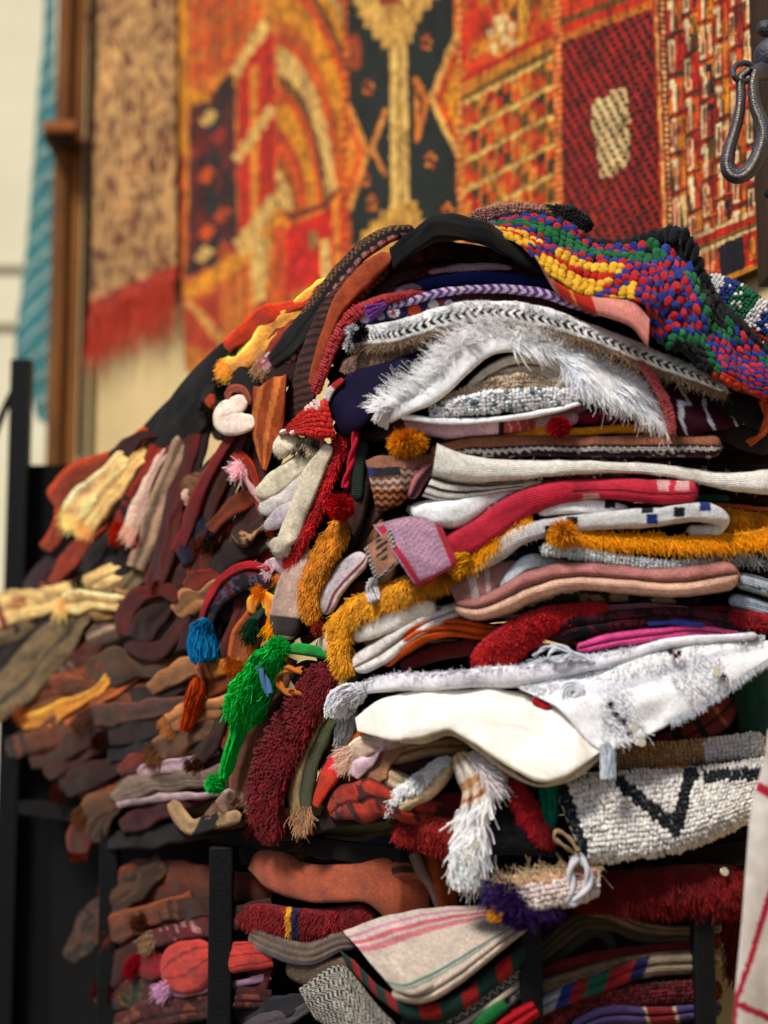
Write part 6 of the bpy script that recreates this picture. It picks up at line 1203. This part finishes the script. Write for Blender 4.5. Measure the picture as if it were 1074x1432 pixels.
# steep rolls
S_ = [('thick orange cloth edge at the outer left below the black cloth', [(62, 768, 9), (80, 742, 9), (86, 712, 9), (82, 690, 11), (104, 668, 13), (140, 650, 12), (172, 632, 8)], (170, 76, 30), -1),
 ('red brown edge beside the outer orange cloth', [(150, 648, 7), (176, 630, 8), (200, 612, 7)], (90, 26, 20), -1),
 ('fat cream roll nearest the outer orange edge', [(98, 724, 13), (112, 706, 16), (130, 686, 14), (150, 668, 9)], (236, 214, 170), -2),
 ('longer cream beige roll right of the fat cream roll', [(114, 742, 10), (130, 720, 14), (150, 694, 14), (176, 664, 10)], (206, 184, 140), -1.5),
 ('pale taupe roll behind the two cream rolls', [(140, 730, 8), (160, 700, 11), (184, 664, 10)], (110, 90, 66), -.5),
 ('bright rust orange roll between beige and white rolls', [(164, 740, 7), (178, 712, 10), (192, 680, 10), (206, 650, 7)], (176, 52, 22), -1),
 ('slim white roll beside the rust orange one', [(182, 748, 7), (190, 724, 9), (200, 694, 8), (214, 662, 6)], (196, 180, 180), -1.5),
 ('slim mauve red roll touching the white roll', [(194, 756, 5), (204, 724, 7), (214, 690, 7), (228, 656, 6)], (130, 44, 44), -1),
 ('long grey beige roll in the middle of the steep rolls', [(190, 798, 12), (200, 768, 14), (212, 728, 13), (224, 690, 12), (240, 654, 9)], lambda c: A3((158, 138, 122)) * (1 + .2 * np.sign(np.sin(c.v * 12)))[..., None], -1.5),
 ('wide brick red roll right of the grey beige roll', [(214, 822, 12), (224, 790, 14), (236, 744, 14), (244, 700, 13), (258, 652, 10)], (112, 32, 24), -1.2),
 ('dark maroon roll right of the wide brick red roll', [(242, 790, 8), (250, 740, 11), (262, 690, 11), (276, 640, 8)], (54, 14, 16), 0),
 ('thin scarlet ribbed edge slanting across the steep rolls', [(248, 776, 6, -2), (258, 744, 7, -2), (276, 700, 7, -2), (296, 656, 7, -2), (318, 618, 6, -2)], (140, 20, 24), -1),
 ('dusty brown roll right of the thin scarlet edge', [(268, 768, 10), (278, 736, 12), (296, 692, 12), (316, 646, 10), (332, 620, 7)], (104, 54, 40), -1),
 ('dark chocolate roll right of the dusty brown roll', [(292, 768, 8), (304, 720, 11), (322, 672, 11), (340, 628, 8)], (52, 28, 20), 0),
 ('dark rust roll hanging below the satin shawl', [(330, 770, 12), (344, 730, 15), (356, 690, 14), (364, 650, 10)], (84, 32, 20), .5),
 ('copper orange roll curving behind the dark chocolate roll', [(292, 744, 7), (310, 722, 9), (334, 702, 9), (358, 690, 7)], (144, 68, 24), -1.2),
 ('orange and pink tangled cloth below the satin shawl', [(328, 630, 7), (340, 648, 8), (352, 668, 7), (360, 690, 6)], (170, 60, 24), -1.5),
 ('tiny lilac white tip inside the tangled cloth', [(333, 652, 4), (340, 662, 5), (346, 672, 3)], (190, 160, 180), -3.5),
 ('brown and tan knotted fold among the steep rolls', [(256, 690, 8), (268, 676, 12), (284, 664, 9)], speckle([(50, 30, 22), (130, 90, 60), (90, 60, 44)], 50), -2),
 ('small white fold under the knotted tan one', [(256, 706, 8), (264, 696, 11), (274, 688, 8)], (180, 164, 164), -2.2),
 ('navy blue scrap hanging under the thin scarlet edge', [(252, 786, 7), (262, 776, 10), (270, 764, 6)], (20, 34, 90), -2.5),
 ('orange brown fold right of the navy scrap', [(272, 810, 8), (280, 784, 12), (290, 760, 8)], (120, 54, 26), -1),
 ('pale tan flower patterned scrap beneath the copper roll', [(330, 760, 8), (342, 750, 11), (354, 742, 8)], speckle([(50, 30, 24), (150, 124, 96), (60, 36, 26)], 60), -2),
 ('brown black fold in the hollow left of the cream wool folds', [(300, 800, 12), (320, 776, 16), (350, 764, 14)], (44, 22, 18), 0),
 ('rust tongue pointing down left below the cream rolls', [(20, 844, 5), (46, 832, 7), (76, 812, 9), (96, 786, 11), (110, 764, 9), (126, 750, 6)], (170, 72, 34), -1),
 ('dark brown fold inside the rust tongue', [(110, 806, 8), (126, 780, 12), (146, 754, 11)], (40, 24, 20), 0),
 ('near black fold below the slim white roll', [(120, 820, 12), (160, 800, 18), (190, 790, 14)], (26, 18, 16), .5),
 ('maroon crease below the wide brick red roll', [(226, 818, 8), (256, 802, 11), (290, 800, 9)], (96, 30, 24), -.5),
 ('orange red lump left of the red arched hem', [(262, 826, 8), (276, 814, 12), (290, 806, 8)], (140, 48, 24), -1.4),
 # middle clumps
 ('topmost cream layer leaving the picture at the left', [(-30, 866, 18), (20, 850, 17), (70, 840, 14), (110, 826, 11), (134, 812, 7)], (216, 200, 156), -2),
 ('grey cream layer right under the topmost cream one', [(-30, 900, 12), (20, 884, 12), (60, 864, 10)], (120, 108, 84), -1),
 ('dark plum layer in the left stack under the grey cream one', [(-30, 940, 18), (10, 912, 18), (50, 880, 14), (84, 856, 9)], (44, 26, 34), -.5),
 ('wide grey cream roll slanting up from the left edge', [(-20, 990, 18), (20, 964, 22), (56, 920, 21), (90, 880, 18), (118, 846, 15), (136, 834, 9)], lambda c: A3((136, 122, 92)) * (1 - .35 * (np.abs(c.v - .55) < .06))[..., None], -2),
 ('cream round knob at the top of the wide grey cream roll', [(88, 846, 9), (106, 842, 13), (128, 840, 11)], (216, 200, 160), -4),
 ('tan and white boxy fold right of the cream knob', [(124, 862, 10), (146, 848, 16), (180, 842, 13)], (150, 126, 88), -1.5),
 ('pale taupe boxy fold under the tan and white one', [(122, 896, 8), (150, 884, 13), (186, 874, 11)], lambda c: np.where((np.abs(c.v - .4) < .15)[..., None], A3((176, 164, 150)), A3((96, 74, 60))), -1),
 ('reddish tan fold below the wide grey cream roll', [(60, 960, 10), (90, 930, 13), (124, 906, 12)], (120, 66, 42), -1),
 ('brick red cloth ring, upper arc of the coiled roll', [(172, 892, 11), (176, 860, 13), (198, 832, 13), (230, 826, 13), (250, 842, 11)], (118, 34, 20), -2.6),
 ('brown core cloth of the coiled roll', [(194, 896, 14), (206, 868, 17), (228, 848, 13)], (74, 38, 24), -1.6),
 ('brick red cloth ring, lower arc of the coiled roll', [(176, 900, 9), (200, 912, 12), (228, 906, 13), (250, 880, 11), (262, 858, 8)], (96, 26, 18), -2.2),
 ('sand coloured woolly lump right of the coiled roll', [(246, 858, 12), (262, 842, 17), (282, 836, 12)], (150, 120, 88), -2.4),
 ('dark blood red fold right of the coiled roll', [(236, 908, 10), (262, 890, 16), (290, 870, 12)], (74, 16, 18), -.5),
 ('grey brown lump under the coiled roll', [(124, 944, 12), (156, 934, 20), (192, 930, 16)], (98, 78, 62), -1),
 ('russet crinkled fold left of the grey brown lump', [(66, 972, 9), (96, 952, 13), (130, 936, 12)], (128, 76, 50), -1.5),
 ('beige tapered fold pointing down left under the blue tassel', [(208, 966, 7), (232, 950, 12), (262, 934, 11), (280, 924, 7)], (142, 112, 84), -1.5),
 ('chestnut round fold at the left above the yellow strip', [(32, 992, 10), (56, 972, 16), (92, 964, 14), (120, 962, 10)], (140, 88, 58), -1.2),
 ('mustard yellow flattened strip at the left of the pile', [(30, 1014, 7), (60, 1006, 9), (90, 990, 8), (132, 968, 6)], (190, 146, 70), -3),
 ('apricot crinkled strip right under the mustard one', [(60, 1024, 6), (90, 1010, 8), (120, 994, 7), (140, 980, 5)], (168, 104, 58), -2.4),
 ('tan pointed roll at the lower left end of the pile', [(8, 1046, 9), (34, 1040, 15), (70, 1026, 17), (104, 1006, 14), (140, 992, 9)], (128, 80, 54), -1.6),
 ('dark tan roll under the pointed one', [(40, 1064, 8), (76, 1054, 13), (110, 1034, 14), (150, 1010, 11)], (92, 54, 38), -.8),
 ('maroon brown roll lowest at the left end of the pile', [(62, 1084, 8), (96, 1066, 12), (130, 1040, 13), (180, 1024, 11)], (100, 38, 28), -.4),
 ('grey lilac smooth fold in the left middle', [(112, 1006, 7), (150, 1000, 11), (196, 994, 13), (236, 990, 10)], (104, 78, 72), -1.8),
 ('dark wine layer above the grey lilac fold', [(130, 984, 7), (180, 976, 10), (230, 970, 9)], (64, 24, 24), -.8),
 ('dark brown layer under the grey lilac fold', [(140, 1030, 9), (190, 1022, 12), (236, 1014, 11)], (60, 26, 22), -.6),
 ('slate blue dark fold in the lower left middle', [(150, 1058, 9), (196, 1048, 12), (226, 1040, 9)], (34, 32, 42), -.6),
 ('orange sliver above the white grey crumpled folds', [(166, 1080, 6), (190, 1070, 9), (216, 1066, 6)], (130, 54, 26), -1),
 ('rust dark fold at the lower left edge', [(82, 1108, 10), (110, 1090, 15), (150, 1074, 13)], (74, 36, 24), -.2),
 ('cream tan lump under the orange tassel', [(236, 1014, 12), (258, 1000, 18), (286, 992, 14)], (160, 124, 90), -2),
 ('taupe lump under the cream tan lump', [(218, 1052, 12), (240, 1038, 18), (268, 1026, 15)], (118, 92, 74), -1.8),
 ('brown fold between taupe lump and green tassel tail', [(270, 1064, 10), (290, 1040, 14), (306, 1010, 12)], (80, 48, 34), -1),
 ('pale lilac knob on the white grey crumpled folds', [(196, 1086, 8), (210, 1076, 11), (228, 1072, 9)], (150, 140, 158), -3),
 ('white grey crumpled fold in the lower left', [(156, 1116, 9), (184, 1104, 13), (216, 1094, 14), (256, 1090, 11)], lambda c: A3((136, 124, 122)) * (1 - .4 * (np.abs(np.sin(c.v * 9)) < .3))[..., None], -2),
 ('thin lilac white rim under the crumpled fold', [(162, 1128, 4), (196, 1120, 6), (256, 1112, 5)], (146, 138, 156), -2.4),
 ('sandy fold left of the crumpled ones', [(112, 1140, 9), (136, 1126, 13), (166, 1118, 11)], (110, 82, 60), -1),
 ('dark crimson fold lowest in the left middle', [(168, 1158, 7), (196, 1146, 11), (234, 1132, 11)], (96, 18, 24), -1.4),
 ('terracotta strip hanging at the bottom left corner of the pile', [(110, 1196, 9), (112, 1170, 13), (122, 1144, 11)], (112, 48, 28), -1.2),
 ('grey beige hanging fold beside the terracotta strip', [(128, 1176, 9), (138, 1156, 13), (150, 1140, 10)], (94, 76, 58), -1),
 ('brown black underside fold above the shelf at the left', [(140, 1180, 9), (200, 1172, 12), (260, 1164, 12)], (28, 16, 14), 1),
 # between tassels and front stack
 ('gold brown fold behind the red arched hem', [(300, 870, 12), (318, 842, 17), (346, 824, 15), (376, 826, 10)], (60, 34, 26), .2),
 ('yellow leaf shaped cloth tip with green outline, left one', [(352, 858, 4), (354, 844, 7), (362, 832, 6)], (196, 136, 22), -3.5),
 ('yellow leaf shaped cloth tip with green outline, right one', [(384, 868, 5), (380, 848, 8), (368, 834, 7)], (206, 142, 20), -3.6),
 ('dark green leaf shaped cloth between the yellow tips', [(352, 876, 5), (362, 858, 9), (370, 842, 6)], (24, 70, 56), -3),
 ('ochre brown quilted fold under the yellow tips', [(334, 924, 12), (344, 892, 16), (358, 864, 14)], (140, 80, 22), -2),
 ('ochre fold lump beside the beige roll with charcoal stripe', [(366, 818, 7), (378, 812, 10), (394, 808, 7)], (170, 106, 30), -2.6),
 ('blue grey small bump under the bottom cream wool flap', [(376, 792, 7), (388, 788, 10), (402, 798, 7)], (150, 144, 164), -3.4),
 ('rust red fold right of the blue tassel', [(310, 936, 9), (322, 904, 13), (332, 872, 10)], (116, 36, 20), -1),
 ('golden ochre fold under the blue tassel', [(276, 944, 10), (296, 934, 12), (322, 930, 9)], (170, 120, 46), -2),
 ('orange ochre fold left of the green tassel body', [(286, 968, 7), (312, 952, 11), (342, 932, 10)], (150, 82, 24), -1.6),
 ('deep orange narrow fold behind the green tassel tail', [(318, 1050, 6), (318, 1020, 9), (326, 990, 8)], (150, 70, 22), -.6),
 ('brown suede fold right of the green tassel tail', [(332, 1130, 9), (340, 1080, 14), (356, 1030, 15), (374, 990, 11)], (104, 68, 52), -1.4),
 ('black rust speckled cloth between suede fold and dark red shag', [(350, 1120, 9), (360, 1080, 13), (372, 1040, 10)], speckle([(24, 16, 16), (120, 50, 30), (60, 28, 24)], 40), -.4),
 ('dark violet folded cloth right of the green tassel head', [(408, 956, 10), (430, 944, 15), (456, 934, 12)], (44, 24, 30), -1),
 ('grey green long roll left of the embroidered red cloth', [(424, 1146, 9, -2), (420, 1110, 14, -2), (430, 1064, 15, -2), (446, 1026, 14, -2), (462, 1000, 9, -2)], lambda c: np.where((c.v < .5)[..., None], A3((150, 134, 104)), A3((64, 74, 56))), -1),
 ('dark green fold right of the grey green roll', [(452, 1060, 9), (474, 1034, 14), (504, 1012, 12)], (18, 50, 40), -1),
 ('crimson orange green striped narrow cloth above the embroidered red one', [(436, 1128, 8), (456, 1096, 12), (474, 1066, 12), (496, 1040, 8)], lambda c: np.select([(c.u < .3)[..., None], (c.u < .55)[..., None], (c.u < .75)[..., None]], [A3((186, 50, 22)) * np.ones(c.px.shape + (3,)), A3((186, 26, 40)) * np.ones(c.px.shape + (3,)), A3((196, 100, 26)) * np.ones(c.px.shape + (3,))], A3((30, 70, 60)) * np.ones(c.px.shape + (3,))), -2.5),
 ('brick red embroidered cloth above the shelf edge', [(462, 1140, 9, -2), (486, 1124, 20, -3), (520, 1118, 22, -3), (550, 1124, 14, -2)], speckle([(130, 36, 24), (150, 46, 28), (60, 20, 20), (160, 60, 30)], 60), -2),
 ('grey white round fold between green and cream cloths', [(486, 1056, 9), (508, 1046, 13), (536, 1040, 10)], (150, 144, 144), -3),
 ('lilac white tufted fold above the embroidered red cloth', [(494, 1086, 8), (502, 1074, 12), (514, 1062, 9)], (170, 160, 184), -4),
 ('taupe fold right of the lilac tufted one', [(512, 1096, 10), (524, 1078, 14), (536, 1064, 10)], (136, 112, 96), -2.4),
 ('brown maroon fold at the shelf edge under the dark red shag', [(350, 1160, 9), (400, 1158, 12), (460, 1150, 10)], (50, 18, 18), 0),
]
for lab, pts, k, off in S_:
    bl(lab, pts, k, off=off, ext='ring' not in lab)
# loop of white and black cloth
bl('white cloth loop with a black middle hanging over the shelf edge', [(240, 1118, 8, -3), (250, 1140, 11, -3), (268, 1156, 11, -3), (292, 1150, 12, -3), (316, 1146, 11, -3), (338, 1142, 8, -3)], bars((186, 166, 134), (.46, .7, (18, 22, 22))), off=-1, ext=False)
bl('grey white fold just above the looped cloth', [(300, 1134, 7), (320, 1122, 10), (344, 1112, 9)], (140, 124, 120), off=-1.5)
# dark red shag
band('shaggy_rug', 'dark crimson shaggy rug falling in the middle of the pile beside the green tassel', [(384, 1168, 16, -2), (372, 1120, 24, -3), (384, 1066, 27, -3), (410, 1016, 26, -3), (438, 966, 22, -3), (458, 930, 14, -2)], (74, 8, 16), cat='rug', mat='shag', off=-1, wr=2,
     knots=dict(nu=44, nv=11, col=(96, 10, 20), s=1.2, h=1.1, rough=.3), pile=dict(n=2200, len=.014, dir=(-.2, .7), rad=.001, col=(104, 12, 22), curl=.6))
# red arched hem and blue tassel
cloth('beaded_hem_cloth', 'navy beaded cloth arched under a scarlet hem above the blue tassel', [(282, 876, -4), (292, 842, -5), (314, 812, -5), (346, 797, -5), (376, 800, -4)], [(296, 880, -4), (308, 852, -4), (326, 834, -4), (350, 824, -4), (378, 826, -3)], speckle([(36, 28, 44), (90, 90, 120), (110, 24, 30), (30, 20, 34)], 90), cat='cloth', mat='weave', bulge=.7)
band('scarlet_hem', 'scarlet rolled hem curving over the navy beaded cloth', [(280, 874, 4, -5), (290, 840, 5, -6), (312, 808, 6, -6), (345, 791, 6, -6), (377, 795, 5, -5)], (170, 16, 26), cat='hem', mat='rib')
tassel('tassel', [(292, 868, 6, -6), (284, 884, 17, -6), (284, 904, 23, -6), (286, 926, 19, -6)], (16, 120, 176), n=420, rad=.0013, label='turquoise blue wool tassel hanging from the scarlet hem', cat='tassel')
tassel('tassel', [(278, 948, 6, -5), (276, 970, 14, -5), (268, 996, 12, -5), (258, 1024, 7, -5)], (196, 70, 20), n=200, rad=.0013, label='orange wool tassel under the golden ochre fold', cat='tassel')
# green tassel: head, body, tail, pompom
gt = empty('green_tassel_cord', tuple(W(360, 960, float(D(360)) - .08))); tag(gt, 'long vivid green wool tassel cord with fluffy body and round end', 'tassel')
GN = (20, 196, 70)
def kp(o): o.parent = gt; o.location = tuple(-np.array(gt.location)); return o
kp(pompom('head', 388, 906, 19, GN, off=-9, n=1100, label=None, ln=.008, parent=None))
b_ = kp(tassel('body', [(384, 914, 14, -9), (366, 946, 21, -9), (346, 982, 27, -9), (334, 1012, 15, -9)], GN, n=1700, rad=.001, curl=.26, cj=22))
kp(tassel('tail', [(346, 984, 12, -8), (334, 1020, 11, -8), (322, 1056, 9, -8), (312, 1090, 7, -8)], GN, n=420, rad=.0013))
kp(pompom('end_pompom', 301, 1096, 19, GN, off=-9, n=900, ln=.006, squash=1.))
kp(tassel('side_lock', [(344, 970, 12, -10), (330, 982, 8, -10), (314, 990, 3, -10)], (30, 190, 76), n=110, rad=.0012))
kp(cord('core_cord', [(362, 928, -12), (370, 950, -12.5), (378, 972, -12)], (60, 96, 130), rad=.004, twist=2))
for o in list(gt.children):
    for k in ('label', 'category'):
        if k in o: del o[k]
band('green_ribbon', 'bright green felt ribbon running right from the green tassel head', [(400, 908, 6, -5), (424, 909, 8, -5), (450, 914, 8, -4), (474, 922, 5, -3)], (16, 140, 52), cat='ribbon', mat='felt')
cord('ring_cord', [(428, 968, -6), (404, 968, -7), (391, 956, -7), (391, 944, -7), (402, 936, -7), (424, 938, -6)], (176, 96, 26), rad=.0035, label='orange cord ring right of the green tassel')
# ---------- lower shelf, left bays
L2 = [('brown pink blanket folded over at the top of the lower left bay', [(148, 1262, 16, 2), (186, 1240, 24, 2), (230, 1232, 26, 3), (300, 1236, 24, 4)], (112, 62, 44), 4),
 ('dark striped blanket corner drooping to the left in the lower bay', [(96, 1344, 9), (118, 1312, 20), (144, 1280, 22), (170, 1256, 14)], speckle([(60, 42, 30), (90, 60, 40), (40, 28, 22)], 40), 2),
 ('tan pointed fold below the drooping corner', [(146, 1302, 10), (166, 1296, 16), (196, 1284, 10)], (126, 78, 52), 1),
 ('brown double fold right of the tan pointed fold', [(196, 1284, 8), (240, 1274, 12), (300, 1270, 12)], (84, 48, 38), 2.4),
 ('maroon fold with white dots in the lower bay', [(206, 1316, 9), (240, 1304, 13), (300, 1296, 13)], speckle([(96, 22, 34), (110, 26, 40), (80, 16, 28), (170, 130, 140)], 70), 2.2),
 ('scarlet knotted fold left of the coral one', [(190, 1346, 10), (212, 1350, 17), (236, 1352, 14)], (150, 22, 44), 2.5),
 ('bright coral pink rounded fold against the left post', [(226, 1364, 12, 0), (250, 1356, 24, 0), (284, 1346, 25, 0), (300, 1344, 20)], lambda c: np.where((np.abs(np.sin(c.v * 9 + c.u * 3)) < .3)[..., None], A3((150, 40, 46)), A3((206, 70, 64))), 1),
 ('lilac white rim under the coral fold', [(230, 1380, 5), (262, 1386, 7), (300, 1376, 6)], (170, 150, 190), 2),
 ('dull red blanket left of the scarlet knot', [(146, 1380, 12), (166, 1350, 17), (186, 1330, 12)], (84, 30, 24), 3),
 ('dark green and gold blanket at the bottom left of the bay', [(136, 1412, 11), (166, 1394, 17), (210, 1386, 17), (240, 1390, 12)], speckle([(24, 26, 20), (40, 46, 20), (100, 76, 24), (30, 22, 20), (80, 20, 22)], 40), 3),
 ('dark maroon tufted blanket at the bottom of the left bay', [(150, 1440, 12), (200, 1420, 18), (250, 1412, 19), (300, 1404, 17)], speckle([(60, 18, 20), (90, 26, 28), (40, 16, 16), (120, 60, 44)], 50), 2.6),
 ('dark blue grey cloth at the bottom behind the middle post', [(330, 1420, 12), (380, 1412, 15), (430, 1400, 14)], (40, 42, 56), 7),
 ('pale grey cloth end at the bottom behind the middle post', [(336, 1440, 6), (376, 1430, 9), (420, 1414, 8)], (84, 84, 96), 6),
 ('dark brown blanket hidden low behind the terracotta one', [(334, 1200, 10), (400, 1190, 12), (470, 1190, 14)], (34, 22, 20), 10),
 ('tan tufted cloth end hanging from the shelf above the terracotta blanket', [(430, 1180, 10), (450, 1186, 14), (474, 1184, 12)], (96, 78, 56), 7),
 ('navy cloth fold in the shadow under the shelf', [(500, 1200, 10), (530, 1190, 14), (560, 1184, 12)], (18, 26, 60), 8),
 ('ochre orange shaggy cloth hanging in shadow left of the white tassel', [(604, 1180, 12), (614, 1220, 17), (626, 1264, 12)], (130, 72, 16), 4),
 ('white grey narrow loop of cloth left of the ochre one', [(578, 1192, 5), (586, 1214, 7), (600, 1236, 5)], (110, 98, 100), 3)]
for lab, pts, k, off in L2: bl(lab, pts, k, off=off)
# ---------- layers deep inside the pile
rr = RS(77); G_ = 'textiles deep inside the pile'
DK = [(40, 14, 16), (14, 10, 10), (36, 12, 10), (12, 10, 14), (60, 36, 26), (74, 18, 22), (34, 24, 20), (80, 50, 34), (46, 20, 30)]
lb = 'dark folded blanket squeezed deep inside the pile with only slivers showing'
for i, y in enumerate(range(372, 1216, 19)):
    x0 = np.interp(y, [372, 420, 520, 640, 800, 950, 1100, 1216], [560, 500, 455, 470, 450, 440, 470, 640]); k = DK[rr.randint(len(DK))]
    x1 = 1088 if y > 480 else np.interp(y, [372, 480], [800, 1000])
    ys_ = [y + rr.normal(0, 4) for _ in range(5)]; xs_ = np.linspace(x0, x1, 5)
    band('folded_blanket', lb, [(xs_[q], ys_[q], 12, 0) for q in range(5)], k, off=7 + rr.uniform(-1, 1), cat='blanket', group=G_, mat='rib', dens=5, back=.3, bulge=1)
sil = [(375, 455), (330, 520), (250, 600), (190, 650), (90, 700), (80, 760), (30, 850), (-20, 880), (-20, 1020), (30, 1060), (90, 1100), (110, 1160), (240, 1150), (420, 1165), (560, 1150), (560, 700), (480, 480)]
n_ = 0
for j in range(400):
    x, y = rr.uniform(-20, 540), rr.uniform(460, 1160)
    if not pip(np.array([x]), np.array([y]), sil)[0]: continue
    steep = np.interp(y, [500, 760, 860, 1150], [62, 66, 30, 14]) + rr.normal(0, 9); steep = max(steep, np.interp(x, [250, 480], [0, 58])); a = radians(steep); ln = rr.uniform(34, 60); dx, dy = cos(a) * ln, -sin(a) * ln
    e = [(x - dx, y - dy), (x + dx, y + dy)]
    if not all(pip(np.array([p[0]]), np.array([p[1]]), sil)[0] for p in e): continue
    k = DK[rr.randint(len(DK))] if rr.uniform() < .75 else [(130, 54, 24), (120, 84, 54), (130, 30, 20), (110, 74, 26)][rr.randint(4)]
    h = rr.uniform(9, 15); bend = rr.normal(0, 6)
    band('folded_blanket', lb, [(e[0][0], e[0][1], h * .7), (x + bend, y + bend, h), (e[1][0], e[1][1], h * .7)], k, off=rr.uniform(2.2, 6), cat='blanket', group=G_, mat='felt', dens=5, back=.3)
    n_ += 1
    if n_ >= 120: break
# ================================================================== light
w = bpy.data.worlds.new('World'); S.world = w; w.use_nodes = True; nt = w.node_tree
bg = nt.nodes['Background']; sky = nt.nodes.new('ShaderNodeTexSky'); sky.sky_type = 'NISHITA'; sky.sun_disc = False
EL, AZ = radians(52), radians(-38)     # sun high, behind the photographer's left shoulder
sky.sun_elevation = EL; sky.sun_rotation = pi + AZ if False else math.atan2(-sin(radians(38)), -cos(radians(38)))
sky.air_density = 1.0; sky.dust_density = 2.0; sky.altitude = 400
nt.links.new(sky.outputs[0], bg.inputs[0]); bg.inputs[1].default_value = .095
sd_ = bpy.data.lights.new('sun', 'SUN'); sd_.energy = 4.5; sd_.angle = radians(14); sd_.color = (1, .94, .84)
so = bpy.data.objects.new('sun', sd_); S.collection.objects.link(so)
from mathutils import Vector
sdir = Vector((-sin(radians(38)) * cos(EL), -cos(radians(38)) * cos(EL), sin(EL)))   # towards the sun
so.rotation_euler = sdir.to_track_quat('Z', 'Y').to_euler()
S.view_settings.view_transform = 'Standard'; S.view_settings.look = 'None'; S.view_settings.exposure = 0
S.cycles.use_denoising = True; S.cycles.max_bounces = 8; S.cycles.diffuse_bounces = 5
